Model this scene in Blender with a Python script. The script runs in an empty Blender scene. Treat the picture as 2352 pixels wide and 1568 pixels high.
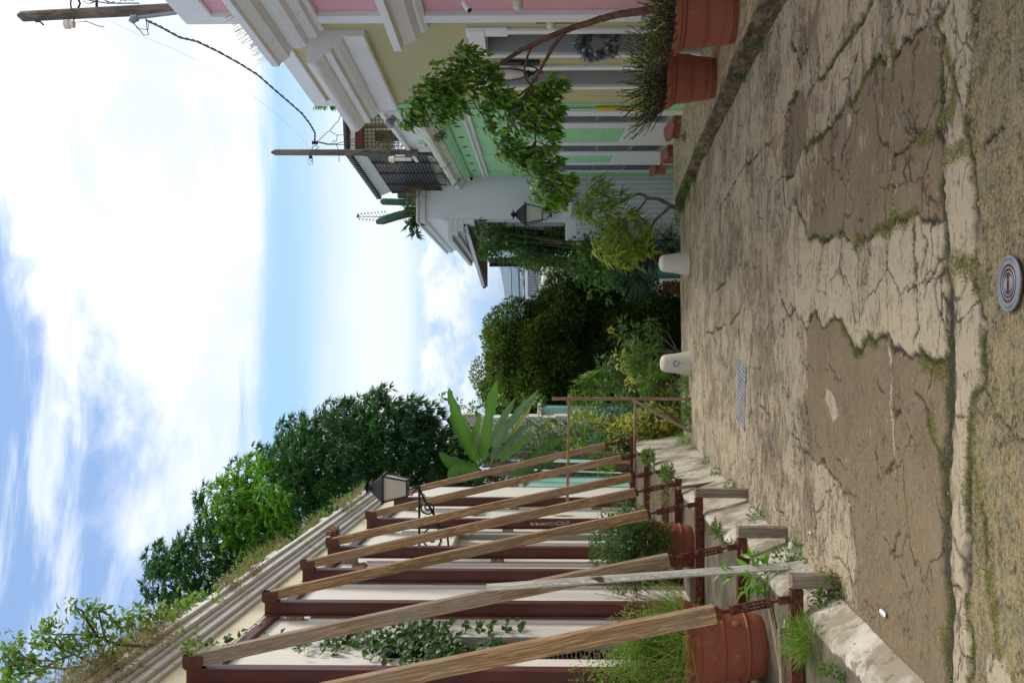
import bpy, math, random
import numpy as np
from mathutils import Vector, Matrix
R = math.radians
rng = np.random.default_rng(7)
random.seed(7)
C = bpy.context.scene.collection
# ---------------------------------------------------------------- camera, world, sun
EYE = 1.65; F = 2287.0; PITCH = math.atan(44/2287)
cp, sp = math.cos(PITCH), math.sin(PITCH)
cam = bpy.data.cameras.new('camera'); camo = bpy.data.objects.new('camera', cam); C.objects.link(camo)
cam.sensor_width = 36.0; cam.lens = 35.0; cam.clip_start = 0.05; cam.clip_end = 30000
fw = Vector((0, cp, sp)); upv = Vector((0, -sp, cp))
# the photograph is stored on its side: picture left is world up, picture top is world right
m = Matrix(((-upv.x, 1, -fw.x), (-upv.y, 0, -fw.y), (-upv.z, 0, -fw.z))).to_4x4()
camo.matrix_world = Matrix.Translation((0, 0, EYE)) @ m
bpy.context.scene.camera = camo
sc = bpy.context.scene
sc.view_settings.view_transform = 'Standard'; sc.view_settings.look = 'None'
sc.view_settings.exposure = 0.30; sc.view_settings.gamma = 1.0
SUN_EL, SUN_AZ = R(52), R(58)      # azimuth clockwise from +Y (view direction): sun ahead on the right
w = bpy.data.worlds.new('World'); sc.world = w; w.use_nodes = True
nt = w.node_tree; nt.nodes.clear()
class NB:
    """tiny node helper"""
    def __init__(s, nt): s.nt = nt
    def n(s, t, **k):
        nd = s.nt.nodes.new(t)
        for a, b in k.items(): setattr(nd, a, b)
        return nd
    def put(s, sock, v):
        if isinstance(v, bpy.types.NodeSocket): s.nt.links.new(v, sock)
        elif v is not None:
            if isinstance(v, (tuple, list)) and len(v) == 3 and len(sock.default_value) == 4: v = (*v, 1)
            sock.default_value = v
    def math(s, op, a, b=None, c=None, clamp=False):
        nd = s.n('ShaderNodeMath', operation=op, use_clamp=clamp)
        s.put(nd.inputs[0], a)
        if b is not None: s.put(nd.inputs[1], b)
        if c is not None: s.put(nd.inputs[2], c)
        return nd.outputs[0]
    def mix(s, f, a, b, mode='MIX'):
        nd = s.n('ShaderNodeMix', data_type='RGBA', blend_type=mode)
        s.put(nd.inputs[0], f); s.put(nd.inputs[6], a); s.put(nd.inputs[7], b)
        return nd.outputs[2]
    def noise(s, vec, scale, detail=4, rough=.55, dist=0):
        nd = s.n('ShaderNodeTexNoise'); s.put(nd.inputs['Vector'], vec)
        nd.inputs['Scale'].default_value = scale; nd.inputs['Detail'].default_value = detail
        nd.inputs['Roughness'].default_value = rough; nd.inputs['Distortion'].default_value = dist
        return nd.outputs[0]
    def ramp(s, f, a, b, smooth=True):
        nd = s.n('ShaderNodeMapRange', interpolation_type='SMOOTHSTEP' if smooth else 'LINEAR')
        s.put(nd.inputs[0], f); nd.inputs[1].default_value = a; nd.inputs[2].default_value = b
        return nd.outputs[0]
    def mapv(s, vec, sc=(1, 1, 1), loc=(0, 0, 0), rot=(0, 0, 0)):
        nd = s.n('ShaderNodeMapping'); s.put(nd.inputs[0], vec)
        nd.inputs['Scale'].default_value = sc; nd.inputs['Location'].default_value = loc; nd.inputs['Rotation'].default_value = rot
        return nd.outputs[0]
    def comb(s, x, y, z):
        nd = s.n('ShaderNodeCombineXYZ'); s.put(nd.inputs[0], x); s.put(nd.inputs[1], y); s.put(nd.inputs[2], z); return nd.outputs[0]
b = NB(nt)
tc = b.n('ShaderNodeTexCoord').outputs['Generated']
sep = b.n('ShaderNodeSeparateXYZ'); b.put(sep.inputs[0], tc)
dx, dy, dz = sep.outputs
hyp = b.math('SQRT', b.math('ADD', b.math('MULTIPLY', dx, dx), b.math('MULTIPLY', dy, dy)))
v = b.math('DIVIDE', dz, b.math('MAXIMUM', hyp, .02))           # tan(elevation)
az = b.math('ARCTAN2', dx, dy)                                   # azimuth from the street's direction, + right
sky = b.n('ShaderNodeTexSky', sky_type='NISHITA'); sky.sun_disc = False
sky.sun_elevation = SUN_EL; sky.sun_rotation = SUN_AZ; sky.air_density = 1.0; sky.dust_density = 1.2; sky.ozone_density = 1.2
# streaky high cloud
pv = b.comb(b.math('MULTIPLY', az, 1.0), b.math('MULTIPLY', v, 1.0), 0)
wisp = b.noise(b.mapv(pv, (1.6, 9, 1), rot=(0, 0, R(9))), 1.9, 7, .62, .4)
wisp2 = b.noise(b.mapv(pv, (3, 5, 1), loc=(3, 1, 0)), 2.3, 6, .6, .3)
# main bright sheet: between v .27 and .5, thinning to the left and top-left
stk = b.noise(b.mapv(pv, (1.3, 16, 1), loc=(2, .5, 0), rot=(0, 0, R(4))), 1.6, 7, .6, .5)
lo = b.ramp(b.math('ADD', b.math('ADD', v, b.math('MULTIPLY', az, .035)), b.math('MULTIPLY', b.math('SUBTRACT', stk, .5), b.math('ADD', .07, b.math('MULTIPLY', b.ramp(b.math('MULTIPLY', az, -1), -.05, .25), .14)))), .262, .290)
hi_edge = b.math('ADD', .50, b.math('MULTIPLY', az, .55))
hi = b.ramp(b.math('SUBTRACT', b.math('ADD', hi_edge, b.math('MULTIPLY', b.math('SUBTRACT', wisp2, .5), .32)), v), -.03, .07)
leftthin = b.ramp(b.math('ADD', az, b.math('MULTIPLY', b.math('SUBTRACT', wisp, .5), .35)), -.24, .0)
sheet = b.math('MULTIPLY', b.math('MULTIPLY', lo, hi), b.math('ADD', .5, b.math('MULTIPLY', leftthin, .5)))
upl = b.math('MULTIPLY', b.ramp(v, .3, .45), b.math('MULTIPLY', b.ramp(wisp, .46, .66), .75))
# pale veil below the blue gap, fading in towards the horizon
veil = b.math('MULTIPLY', b.ramp(b.math('SUBTRACT', .232, b.math('ADD', v, b.math('MULTIPLY', b.math('SUBTRACT', wisp, .5), .05))), -.02, .075), .97)
# cumulus near the horizon
cu = b.noise(b.mapv(pv, (9, 13, 1), loc=(.3, .2, 0)), 2.0, 9, .66, .2)
cumask = b.math('MULTIPLY', b.ramp(cu, .38, .50), b.ramp(b.math('SUBTRACT', .112, b.math('ADD', v, b.math('MULTIPLY', b.math('SUBTRACT', cu, .5), .03))), -.004, .006))
base = b.mix(1.0, sky.outputs[0], (.85, 1.02, 1.22), 'MULTIPLY')
c1 = b.mix(.50, base, (4.4, 6.6, 10.8))
gap = b.math('MULTIPLY', b.ramp(b.math('SUBTRACT', .30, v), -.02, .03), .85)
c1 = b.mix(gap, c1, (4.6, 7.4, 10.6))
c2 = b.mix(b.math('MAXIMUM', veil, upl), c1, (10.2, 10.7, 11.3))
c3 = b.mix(b.ramp(b.math('SUBTRACT', .112, b.math('ADD', v, b.math('MULTIPLY', b.math('SUBTRACT', wisp2, .5), .06))), -.02, .02), c2, (5.4, 7.8, 10.6))
cucol = b.mix(b.ramp(b.noise(b.mapv(pv, (9, 13, 1), loc=(.38, .29, 0)), 1.7, 9, .62, .15), .38, .62), (7.2, 8.5, 10.0), (12.4, 12.4, 12.5))
c4 = b.mix(cumask, c3, cucol)
shc = b.mix(b.ramp(wisp2, .35, .65), (8.9, 9.6, 10.9), (11.8, 11.9, 12.1))
c5 = b.mix(sheet, c4, shc)
c5 = b.mix(b.math('MULTIPLY', b.ramp(v, .60, .85), .8), c5, (9.2, 9.0, 8.7))     # broken overcast overhead and behind
bg = b.n('ShaderNodeBackground'); b.put(bg.inputs[0], c5); bg.inputs[1].default_value = 0.088
wo = b.n('ShaderNodeOutputWorld'); nt.links.new(bg.outputs[0], wo.inputs[0])
sl = bpy.data.lights.new('sun', 'SUN'); sl.energy = 2.5; sl.angle = R(16); sl.color = (1, .95, .87)
so = bpy.data.objects.new('sun', sl); C.objects.link(so)
sd = Vector((math.sin(SUN_AZ)*math.cos(SUN_EL), math.cos(SUN_AZ)*math.cos(SUN_EL), math.sin(SUN_EL)))
so.rotation_euler = sd.to_track_quat('Z', 'Y').to_euler(); so.location = (20, 20, 30)

# ---------------------------------------------------------------- measuring helpers (survey of the photograph -> metres)
def ray(x, y):
    u = (1176-x)/F; r = (784-y)/F; d = cp - u*sp
    return r/d, (u*cp+sp)/d
def P(x, y, Y):
    r, z = ray(x, y); return Vector((r*Y, Y, EYE+z*Y))
def G(x, y, h=0.0):
    r, z = ray(x, y); Y = (EYE-h)/(-z-.06); return Vector((r*Y, Y, -.06*Y+h))
def gz(Y): return -.06*Y
# ---------------------------------------------------------------- mesh helpers
class MB:
    def __init__(s): s.v = []; s.f = []
    def add(s, vs, fs):
        o = len(s.v); s.v += [tuple(p) for p in vs]; s.f += [tuple(i+o for i in f) for f in fs]; return s
    def hexa(s, p):   # 8 corners: bottom 0-3 ccw, top 4-7
        return s.add(p, [(0,3,2,1),(4,5,6,7),(0,1,5,4),(1,2,6,5),(2,3,7,6),(3,0,4,7)])
    def box(s, x0, x1, y0, y1, z0, z1):
        return s.hexa([(x0,y0,z0),(x1,y0,z0),(x1,y1,z0),(x0,y1,z0),(x0,y0,z1),(x1,y0,z1),(x1,y1,z1),(x0,y1,z1)])
    def beam(s, a, c, w, h, side=None, ext=0):
        a = Vector(a); c = Vector(c); d = (c-a).normalized(); a = a-d*ext; c = c+d*ext
        side = Vector(side) if side else (Vector((0,0,1)) if abs(d.z) < .9 else Vector((0,1,0)))
        u = d.cross(side).normalized(); q = u.cross(d).normalized()
        pts = []
        for o in (a, c):
            for i, j in ((-1,-1),(1,-1),(1,1),(-1,1)): pts.append(o+u*i*w/2+q*j*h/2)
        return s.hexa(pts)
    def tube(s, pts, rad, n=8, cap=True):
        pts = [Vector(p) for p in pts]; m_ = len(pts)
        if not hasattr(rad, '__len__'): rad = [rad]*m_
        o = len(s.v); prev = None
        for i, p in enumerate(pts):
            d = (pts[min(i+1, m_-1)]-pts[max(i-1, 0)]).normalized()
            if prev is None:
                a = Vector((0,0,1)) if abs(d.z) < .9 else Vector((1,0,0)); u = d.cross(a).normalized()
            else:
                u = (prev-d*prev.dot(d)).normalized()
            prev = u; q = d.cross(u)
            for k in range(n):
                t = 2*math.pi*k/n; s.v.append(tuple(p+(u*math.cos(t)+q*math.sin(t))*rad[i]))
        for i in range(m_-1):
            for k in range(n):
                k2 = (k+1) % n; s.f.append((o+i*n+k, o+i*n+k2, o+(i+1)*n+k2, o+(i+1)*n+k))
        if cap:
            s.f.append(tuple(o+k for k in reversed(range(n)))); s.f.append(tuple(o+(m_-1)*n+k for k in range(n)))
        return s
    def lathe(s, prof, c, n=40, z=(0,0,1)):
        c = Vector(c); z = Vector(z).normalized(); u = z.orthogonal().normalized(); q = z.cross(u); o = len(s.v)
        for r, h in prof:
            for k in range(n):
                t = 2*math.pi*k/n; s.v.append(tuple(c+z*h+(u*math.cos(t)+q*math.sin(t))*r))
        for i in range(len(prof)-1):
            for k in range(n):
                k2 = (k+1) % n; s.f.append((o+i*n+k, o+i*n+k2, o+(i+1)*n+k2, o+(i+1)*n+k))
        s.f.append(tuple(o+k for k in reversed(range(n)))); s.f.append(tuple(o+(len(prof)-1)*n+k for k in range(n)))
        return s
    def prism(s, poly, d):   # poly: list of points (one plane), extruded by vector d
        n = len(poly); d = Vector(d)
        vs = [Vector(p) for p in poly]+[Vector(p)+d for p in poly]
        fs = [tuple(reversed(range(n))), tuple(range(n, 2*n))]+[(i, (i+1) % n, n+(i+1) % n, n+i) for i in range(n)]
        return s.add(vs, fs)
    def sphere(s, c, r, n=14, sq=(1,1,1)):
        c = Vector(c); o = len(s.v); h = n//2
        for i in range(h+1):
            t = math.pi*i/h
            for k in range(n):
                a = 2*math.pi*k/n
                s.v.append((c.x+r*sq[0]*math.sin(t)*math.cos(a), c.y+r*sq[1]*math.sin(t)*math.sin(a), c.z+r*sq[2]*math.cos(t)))
        for i in range(h):
            for k in range(n):
                k2 = (k+1) % n; s.f.append((o+i*n+k, o+(i+1)*n+k, o+(i+1)*n+k2, o+i*n+k2))
        return s
def link(name, me, mat, parent=None, loc=None):
    o = bpy.data.objects.new(name, me)
    if mat: me.materials.append(mat)
    C.objects.link(o)
    if parent:
        o.parent = parent
        o.matrix_parent_inverse = parent.matrix_world.inverted()
    return o
def obj(name, mb, mat, parent=None, smooth=False, bevel=0):
    me = bpy.data.meshes.new(name); me.from_pydata(mb.v, [], mb.f); me.update(calc_edges=True)
    o = link(name, me, mat, parent)
    if smooth:
        for p in me.polygons: p.use_smooth = True
        try: me.set_sharp_from_angle(angle=R(38))
        except Exception: pass
    if bevel:
        md = o.modifiers.new('bevel', 'BEVEL'); md.width = bevel; md.segments = 2; md.limit_method = 'ANGLE'; md.angle_limit = R(40)
    return o
def tag(o, label, cat, group=None, kind=None):
    if label: o['label'] = label
    if cat: o['category'] = cat
    if group: o['group'] = group
    if kind: o['kind'] = kind
    return o
def thing(name, label, cat, loc=(0,0,0), group=None):
    o = bpy.data.objects.new(name, None); o.empty_display_size = .1; C.objects.link(o); o.location = loc
    o.matrix_world = Matrix.Translation(loc)
    return tag(o, label, cat, group)
# --- leaves: every leaf is a small folded, bent blade of four triangles
def unit(a): return a/np.maximum(np.linalg.norm(a, axis=1, keepdims=True), 1e-9)
class Leaves:
    def __init__(s): s.V = []; s.r = []
    def add(s, pos, d, L, W, fold=.25, bend=.25, up=None, tone=None, wid=.42):
        pos = np.asarray(pos, float); n = len(pos)
        if n == 0: return s
        d = unit(np.asarray(d, float)); L = np.broadcast_to(L, n)[:, None]; W = np.broadcast_to(W, n)[:, None]
        up = np.array([0, 0, 1.])+rng.normal(0, .45, (n, 3)) if up is None else np.asarray(up, float)
        side = unit(np.cross(d, up)); nr = unit(np.cross(side, d))
        mid = pos+d*L*wid
        a = mid-side*W/2+nr*W*fold; c = mid+side*W/2+nr*W*fold
        tip = pos+d*L-nr*L*bend
        s.V.append(np.stack([pos, a, mid, c, tip], 1))
        s.r.append(np.clip((rng.random(n) if tone is None else np.broadcast_to(tone, n)+rng.normal(0, .12, n)), 0, 1)); return s
    def build(s, name, mat, parent=None):
        V = np.concatenate(s.V); r = np.concatenate(s.r); n = len(V)
        tri = np.array([[0,2,1],[0,3,2],[1,2,4],[2,3,4]])
        idx = (np.arange(n)[:, None, None]*5+tri[None]).reshape(-1)
        me = bpy.data.meshes.new(name); me.vertices.add(n*5); me.vertices.foreach_set('co', V.reshape(-1))
        me.loops.add(len(idx)); me.loops.foreach_set('vertex_index', idx.astype(np.int32))
        me.polygons.add(n*4); me.polygons.foreach_set('loop_start', np.arange(0, n*12, 3, dtype=np.int32))
        at = me.attributes.new('tint', 'FLOAT', 'POINT'); at.data.foreach_set('value', np.repeat(r, 5).astype(np.float32))
        me.update(calc_edges=True); me.validate()
        return link(name, me, mat, parent)
def rdir(n): return unit(rng.normal(0, 1, (n, 3)))
def ball(c, r, n, shell=.35, sq=(1,1,1)):
    d = rdir(n); q = rng.random(n)**(shell); return np.asarray(c)+d*(q*r)[:, None]*np.asarray(sq), d
# --- value noise
def vnoise(x, y, seed=0):
    xi = np.floor(x).astype(np.int64); yi = np.floor(y).astype(np.int64); fx = x-xi; fy = y-yi
    def h(a, c):
        k = (a*374761393+c*668265263+seed*974711) & 0xffffffff
        k = ((k ^ (k >> 13))*1274126177) & 0xffffffff
        return ((k ^ (k >> 16)) & 0xffff)/65535.
    fx = fx*fx*(3-2*fx); fy = fy*fy*(3-2*fy)
    return (h(xi, yi)*(1-fx)+h(xi+1, yi)*fx)*(1-fy)+(h(xi, yi+1)*(1-fx)+h(xi+1, yi+1)*fx)*fy
def fbm(x, y, seed=0, o=4):
    s = 0; a = .5; t = 0
    for i in range(o): s = s+a*vnoise(x*2**i, y*2**i, seed+i*17); t += a; a *= .55
    return s/t
# ---------------------------------------------------------------- materials
def newmat(name):
    m_ = bpy.data.materials.new(name); m_.use_nodes = True; m_.node_tree.nodes.clear()
    return m_, NB(m_.node_tree)
def finish(m_, b, col, rough=.8, bump=None, bstr=.3, bdist=.01, metal=0, spec=.3, trans=None):
    p = b.n('ShaderNodeBsdfPrincipled'); b.put(p.inputs['Base Color'], col); b.put(p.inputs['Roughness'], rough)
    p.inputs['Metallic'].default_value = metal; p.inputs['Specular IOR Level'].default_value = spec
    if bump is not None:
        bn = b.n('ShaderNodeBump'); bn.inputs['Strength'].default_value = bstr; bn.inputs['Distance'].default_value = bdist
        b.put(bn.inputs['Height'], bump); m_.node_tree.links.new(bn.outputs[0], p.inputs['Normal'])
    o = b.n('ShaderNodeOutputMaterial'); out = p.outputs[0]
    if trans is not None:
        t = b.n('ShaderNodeBsdfTranslucent'); b.put(t.inputs[0], trans); mx = b.n('ShaderNodeMixShader'); mx.inputs[0].default_value = .38
        m_.node_tree.links.new(out, mx.inputs[1]); m_.node_tree.links.new(t.outputs[0], mx.inputs[2]); out = mx.outputs[0]
    m_.node_tree.links.new(out, o.inputs[0]); return m_
def geo(b): return b.n('ShaderNodeNewGeometry').outputs['Position']
def ocoord(b): return b.n('ShaderNodeTexCoord').outputs['Object']
def stucco(name, col, dirt=(.25,.22,.17), amt=.35, rough=.85, streak=1.0, chip=None):
    m_, b = newmat(name); g = geo(b)
    n1 = b.noise(g, 1.1, 5, .6); n2 = b.noise(b.mapv(g, (6, 6, .7)), 1.3, 5, .65); n3 = b.noise(g, 38, 3, .6)
    c = b.mix(b.math('MULTIPLY', b.ramp(n1, .35, .75), .25), col, tuple(x*.78 for x in col))
    c = b.mix(b.math('MULTIPLY', b.ramp(n2, .56, .78), amt*streak), c, dirt)
    c = b.mix(b.math('MULTIPLY', b.ramp(n3, .6, .75), amt*.35), c, dirt)
    if chip:
        n4 = b.noise(g, 2.6, 7, .7, .2); c = b.mix(b.ramp(n4, .655, .665), c, chip)
    h = b.math('ADD', b.math('MULTIPLY', n1, .8), b.math('MULTIPLY', b.noise(g, 55, 4, .7), .35))
    return finish(m_, b, c, rough, h, .35, .012)
def simple(name, col, rough=.6, metal=0, var=.25, scale=6, bs=.15, spec=.3):
    m_, b = newmat(name); g = ocoord(b)
    n1 = b.noise(g, scale, 5, .6)
    c = b.mix(b.ramp(n1, .3, .7), tuple(x*(1-var) for x in col), tuple(min(1, x*(1+var)) for x in col))
    return finish(m_, b, c, rough, b.noise(g, scale*7, 4, .6), bs, .005, metal, spec)
def wood(name, a, c, grey=.3, axis=0, rough=.75):
    m_, b = newmat(name); g = ocoord(b); oi = b.n('ShaderNodeObjectInfo').outputs['Random']
    off = b.comb(b.math('MULTIPLY', oi, 37), b.math('MULTIPLY', oi, 11), b.math('MULTIPLY', oi, 23))
    va = b.n('ShaderNodeVectorMath', operation='ADD'); b.put(va.inputs[0], g); b.put(va.inputs[1], off); g2 = va.outputs[0]
    s = [14, 14, 14]; s[axis] = .9
    n = b.noise(b.mapv(g2, tuple(s)), 1.0, 3, .5, 1.2)
    rings = b.math('SINE', b.math('MULTIPLY', n, 46)); f = [90, 90, 90]; f[axis] = 2
    fine = b.noise(b.mapv(g2, tuple(f)), 1, 3, .6)
    k = [5, 9, 9]; 
    if axis == 2: k = [9, 9, 5]
    knot = b.noise(b.mapv(g2, tuple(k)), .55, 2, .5)
    col = b.mix(b.ramp(rings, -.1, .8), tuple(x*.9 for x in a), tuple(min(1, x*1.12) for x in c))
    col = b.mix(b.math('MULTIPLY', b.ramp(fine, .35, .75), .65), col, tuple(x*.45 for x in a))
    col = b.mix(b.math('MULTIPLY', b.ramp(b.noise(g2, 1.7, 4, .6), .4, .65), grey), col, (.27, .245, .21))
    col = b.mix(b.ramp(knot, .74, .78), col, (.07, .035, .015))
    return finish(m_, b, col, rough, b.math('ADD', rings, b.math('MULTIPLY', fine, 2)), .18, .003)
def leafmat(name, dark, light, hot=None, rough=.42, trans=1.0, spec=.45):
    m_, b = newmat(name)
    t = b.n('ShaderNodeAttribute', attribute_name='tint').outputs['Fac']
    c = b.mix(b.ramp(t, .1, .85, False), dark, light)
    if hot: c = b.mix(b.ramp(t, .9, .98, False), c, hot)
    tr = b.mix(.5, c, (c if False else tuple(min(1, x*1.9) for x in light)))
    return finish(m_, b, c, rough, None, trans=b.mix(1-trans, tr, (0, 0, 0)), spec=spec)
M = {}
M['white_r'] = stucco('white_plaster', (.72,.72,.72), amt=.38, dirt=(.40,.38,.33))
M['white_l'] = stucco('cream_white_plaster', (.80,.765,.70), dirt=(.55,.50,.36), amt=.35, chip=None)
M['cornice'] = stucco('weathered_white_cornice', (.78,.75,.69), dirt=(.20,.17,.12), amt=.75, chip=(.55,.45,.28))
M['cream_y'] = stucco('yellowed_plaster', (.76,.69,.48), dirt=(.4,.3,.15), amt=.6)
M['olive'] = stucco('olive_plaster', (.45,.42,.23), dirt=(.26,.24,.13), amt=.42)
M['pink'] = stucco('pink_plaster', (.66,.36,.40), amt=.35, dirt=(.5,.3,.3))
M['green'] = stucco('mint_green_plaster', (.33,.62,.33), amt=.42, dirt=(.25,.42,.2))
M['greenwhite'] = stucco('dirty_white_plaster', (.66,.67,.66), amt=.45, dirt=(.4,.45,.38))
M['mint'] = stucco('pale_turquoise_plaster', (.36,.66,.58), amt=.25, dirt=(.5,.62,.55))
M['teal'] = simple('dark_teal_paint', (.035,.17,.155), .6)
M['riser'] = stucco('whitewashed_riser', (.66,.62,.54), dirt=(.30,.26,.18), amt=.75)
M['greyreveal'] = stucco('grey_plaster_reveal', (.40,.40,.38), amt=.25)
M['greyjamb'] = stucco('grey_painted_jamb', (.40,.40,.395), amt=.1)
M['oxide'] = simple('red_oxide_steel', (.105,.024,.018), .45, 0, .2, 4, .05, .5)
M['rust'] = simple('rusty_steel', (.11,.035,.022), .75, .2, .5, 30, .4)
M['black'] = simple('black_iron', (.018,.018,.022), .45, .3, .3, 9, .1, .5)
M['glass_milk'] = simple('milky_glass', (.62,.58,.50), .25, 0, .06, 3, .02, .5)
M['terra'] = stucco('terracotta_plastic', (.285,.090,.050), dirt=(.33,.20,.145), amt=.55, rough=.6)
M['brick'] = simple('red_clay_brick', (.27,.11,.075), .85, 0, .35, 11, .5)
M['greymetal'] = simple('grey_painted_metal', (.22,.24,.26), .5, .2, .15)
M['darkgrey'] = simple('dark_grey_door', (.035,.04,.045), .5)
M['bollard'] = stucco('cast_concrete', (.60,.57,.50), dirt=(.20,.20,.13), amt=.85)
M['pine'] = wood('fresh_pine', (.30,.175,.085), (.43,.285,.155), .3)
M['pine_grey'] = wood('greyed_pine', (.27,.185,.115), (.38,.28,.185), .6)
M['oldwood'] = wood('weathered_grey_wood', (.17,.125,.085), (.28,.225,.16), .5)
M['oldwood_z'] = wood('weathered_grey_post', (.20,.165,.12), (.31,.265,.205), .7, axis=2)
M['pole'] = wood('utility_pole_wood', (.085,.07,.05), (.17,.145,.105), .3, axis=2)
M['whitewood'] = wood('white_painted_wood', (.60,.59,.52), (.68,.67,.60), .15)
M['door_wood'] = wood('varnished_door', (.16,.045,.015), (.25,.085,.03), 0, axis=2)
M['bark'] = simple('brown_bark', (.13,.07,.045), .85, 0, .4, 14, .6)
M['bark2'] = simple('grey_green_bark', (.16,.14,.09), .85, 0, .4, 12, .6)
M['thorn'] = simple('thorny_stem', (.075,.05,.04), .8, 0, .35, 20, .3)
M['drystem'] = simple('dry_stem', (.28,.18,.09), .85, 0, .4, 12, .3)
M['soil'] = simple('dark_soil', (.05,.035,.025), .95, 0, .5, 20, .8)
M['cactus'] = simple('cactus_green', (.045,.10,.055), .5, 0, .3, 6, .2)
M['grille'] = simple('rusty_grille', (.10,.06,.045), .6, .3)
M['void'] = simple('dark_interior', (.006,.006,.006), .9)
M['zinc'] = simple('galvanised_steel', (.21,.205,.23), .45, .6, .25, 12, .2, .5)
M['litter'] = simple('white_litter', (.75,.75,.73), .7)
M['l_mango'] = leafmat('mango_leaf', (.012,.045,.010), (.05,.15,.022), rough=.3)
M['l_mango2'] = leafmat('young_mango_leaf', (.06,.20,.012), (.17,.38,.03), rough=.35)
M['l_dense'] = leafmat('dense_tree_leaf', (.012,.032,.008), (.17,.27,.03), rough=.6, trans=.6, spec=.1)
M['l_ficus'] = leafmat('ficus_leaf', (.015,.055,.008), (.16,.33,.018), (.35,.38,.05), rough=.3)
M['l_banana2'] = leafmat('pale_banana_leaf', (.03,.09,.025), (.17,.27,.12), rough=.3)
M['l_banana'] = leafmat('banana_leaf', (.008,.035,.012), (.10,.24,.025), rough=.35)
M['l_vine'] = leafmat('climbing_vine_leaf', (.02,.07,.010), (.12,.24,.03), (.35,.40,.05), rough=.4)
M['l_shrub'] = leafmat('shrub_leaf', (.018,.055,.013), (.11,.22,.04), rough=.45)
M['l_varieg'] = leafmat('variegated_leaf', (.05,.11,.012), (.50,.50,.09), rough=.5)
M['l_mangolike'] = leafmat('garden_tree_leaf', (.05,.14,.02), (.26,.34,.03), (.45,.42,.03), rough=.4)
M['l_palm'] = leafmat('palm_leaf', (.03,.11,.015), (.19,.35,.035), (.5,.42,.06), rough=.35)
M['l_yucca'] = leafmat('yucca_leaf', (.015,.05,.03), (.05,.11,.06), rough=.4)
M['l_grass'] = leafmat('green_grass_blade', (.06,.16,.015), (.22,.34,.05), (.5,.38,.14), rough=.5)
M['l_weed'] = leafmat('dry_weed_blade', (.06,.11,.018), (.34,.25,.12), (.50,.30,.2), rough=.7)
M['l_ivy'] = leafmat('ivy_leaf', (.016,.055,.010), (.10,.21,.025), (.25,.28,.04), rough=.35, spec=.3, trans=.7)
M['l_sap'] = leafmat('sapling_leaf', (.035,.10,.012), (.22,.34,.04), (.45,.42,.06), rough=.4)
M['l_moss'] = leafmat('moss_blade', (.05,.075,.010), (.20,.22,.03), rough=.8)
M['l_silver'] = leafmat('frosted_wreath_leaf', (.03,.045,.04), (.38,.42,.44), rough=.5)
# ================================================================ GROUND
def zA(*p): return [(1493+.3662*x, .3662*y) for x, y in p]
def zB(*p): return [(1493+.3662*x, 516.8+.3662*y) for x, y in p]
def zC(*p): return [(1493+.3662*x, 994+.3662*y) for x, y in p]
def gpl(pts): return np.array([[q.x, q.y] for q in (G(x, y) for x, y in pts)])
fineX = np.arange(-1.9, 4.6, .0105)
ys = [3.3]
while ys[-1] < 18.3: ys.append(ys[-1]+max(.011, ys[-1]**2/3400))
PLE = ys[-1]
GX = np.concatenate([[-60, -30, -14, -7, -4, -2.6], fineX, [5.2, 6.5, 9, 16, 30, 60]])
GY = np.concatenate([[-60, -30, -14, -6, -2, 0, 1.6, 2.6], ys])
X, Y = np.meshgrid(GX, GY); X = X.ravel(); Y = Y.ravel()
wx = X+(fbm(X*3, Y*3, 1)-.5)*.16+(fbm(X*17, Y*17, 2)-.5)*.05; wy = Y+(fbm(X*3, Y*3, 3)-.5)*.22+(fbm(X*17, Y*17, 4)-.5)*.07
def inside(poly, x, y):
    r = np.zeros(x.shape, bool); n = len(poly)
    for i in range(n):
        x1, y1 = poly[i]; x2, y2 = poly[(i+1) % n]
        if y1 == y2: continue
        cnd = ((y1 > y) != (y2 > y)) & (x < (x2-x1)*(y-y1)/(y2-y1)+x1); r ^= cnd
    return r
def dist(pl, x, y):
    d = np.full(x.shape, 9e9)
    for (x1, y1), (x2, y2) in zip(pl[:-1], pl[1:]):
        vx, vy = x2-x1, y2-y1; l = vx*vx+vy*vy+1e-12
        t = np.clip(((x-x1)*vx+(y-y1)*vy)/l, 0, 1)
        d = np.minimum(d, np.hypot(x-x1-t*vx, y-y1-t*vy))
    return d
E1 = zA((2060,-80),(2045,330),(2030,560),(1995,760),(2000,1100),(2050,1350),(2060,1568))+zB((2060,100),(2085,420),(2082,900),(2060,1010),(2030,1100))+zC((2020,180),(2010,500),(2015,900),(2020,1350),(2060,1900))
E2 = zA((1890,-80),(1860,60),(1800,130),(1850,260),(1830,420),(1835,650),(1800,760),(1850,1050),(1860,1350),(1880,1568))+zB((1860,180),(1875,400),(1865,650),(1870,880),(1880,1080),(1880,1200),(1872,1500))+zC((1880,200),(1885,400),(1888,650),(1878,900),(1890,1150),(1892,1400),(1905,1568),(1960,1900))
E3 = zA((1540,250),(1520,500),(1508,700),(1512,900),(1520,1000),(1508,1150),(1530,1360))
E3b = zB((1500,780),(1525,860),(1530,1050),(1530,1200),(1535,1560))+zC((1545,250),(1560,450),(1560,650),(1580,900),(1610,1200))
LB = zA((900,1250),(950,1340),(980,1500),(1080,1520),(1150,1490),(1220,1450),(1290,1520),(1380,1510),(1440,1450),(1500,1440),(1530,1360),(1600,1370),(1680,1370),(1720,1420),(1790,1420),(1860,1360))
UB = zB((830,490),(870,560),(910,530),(950,590),(980,680),(1020,560),(1070,640),(1140,600),(1210,620),(1270,760),(1295,825),(1340,760),(1370,700),(1430,720),(1500,700),(1530,800),(1620,830),(1700,800),(1780,850),(1865,840))
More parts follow.
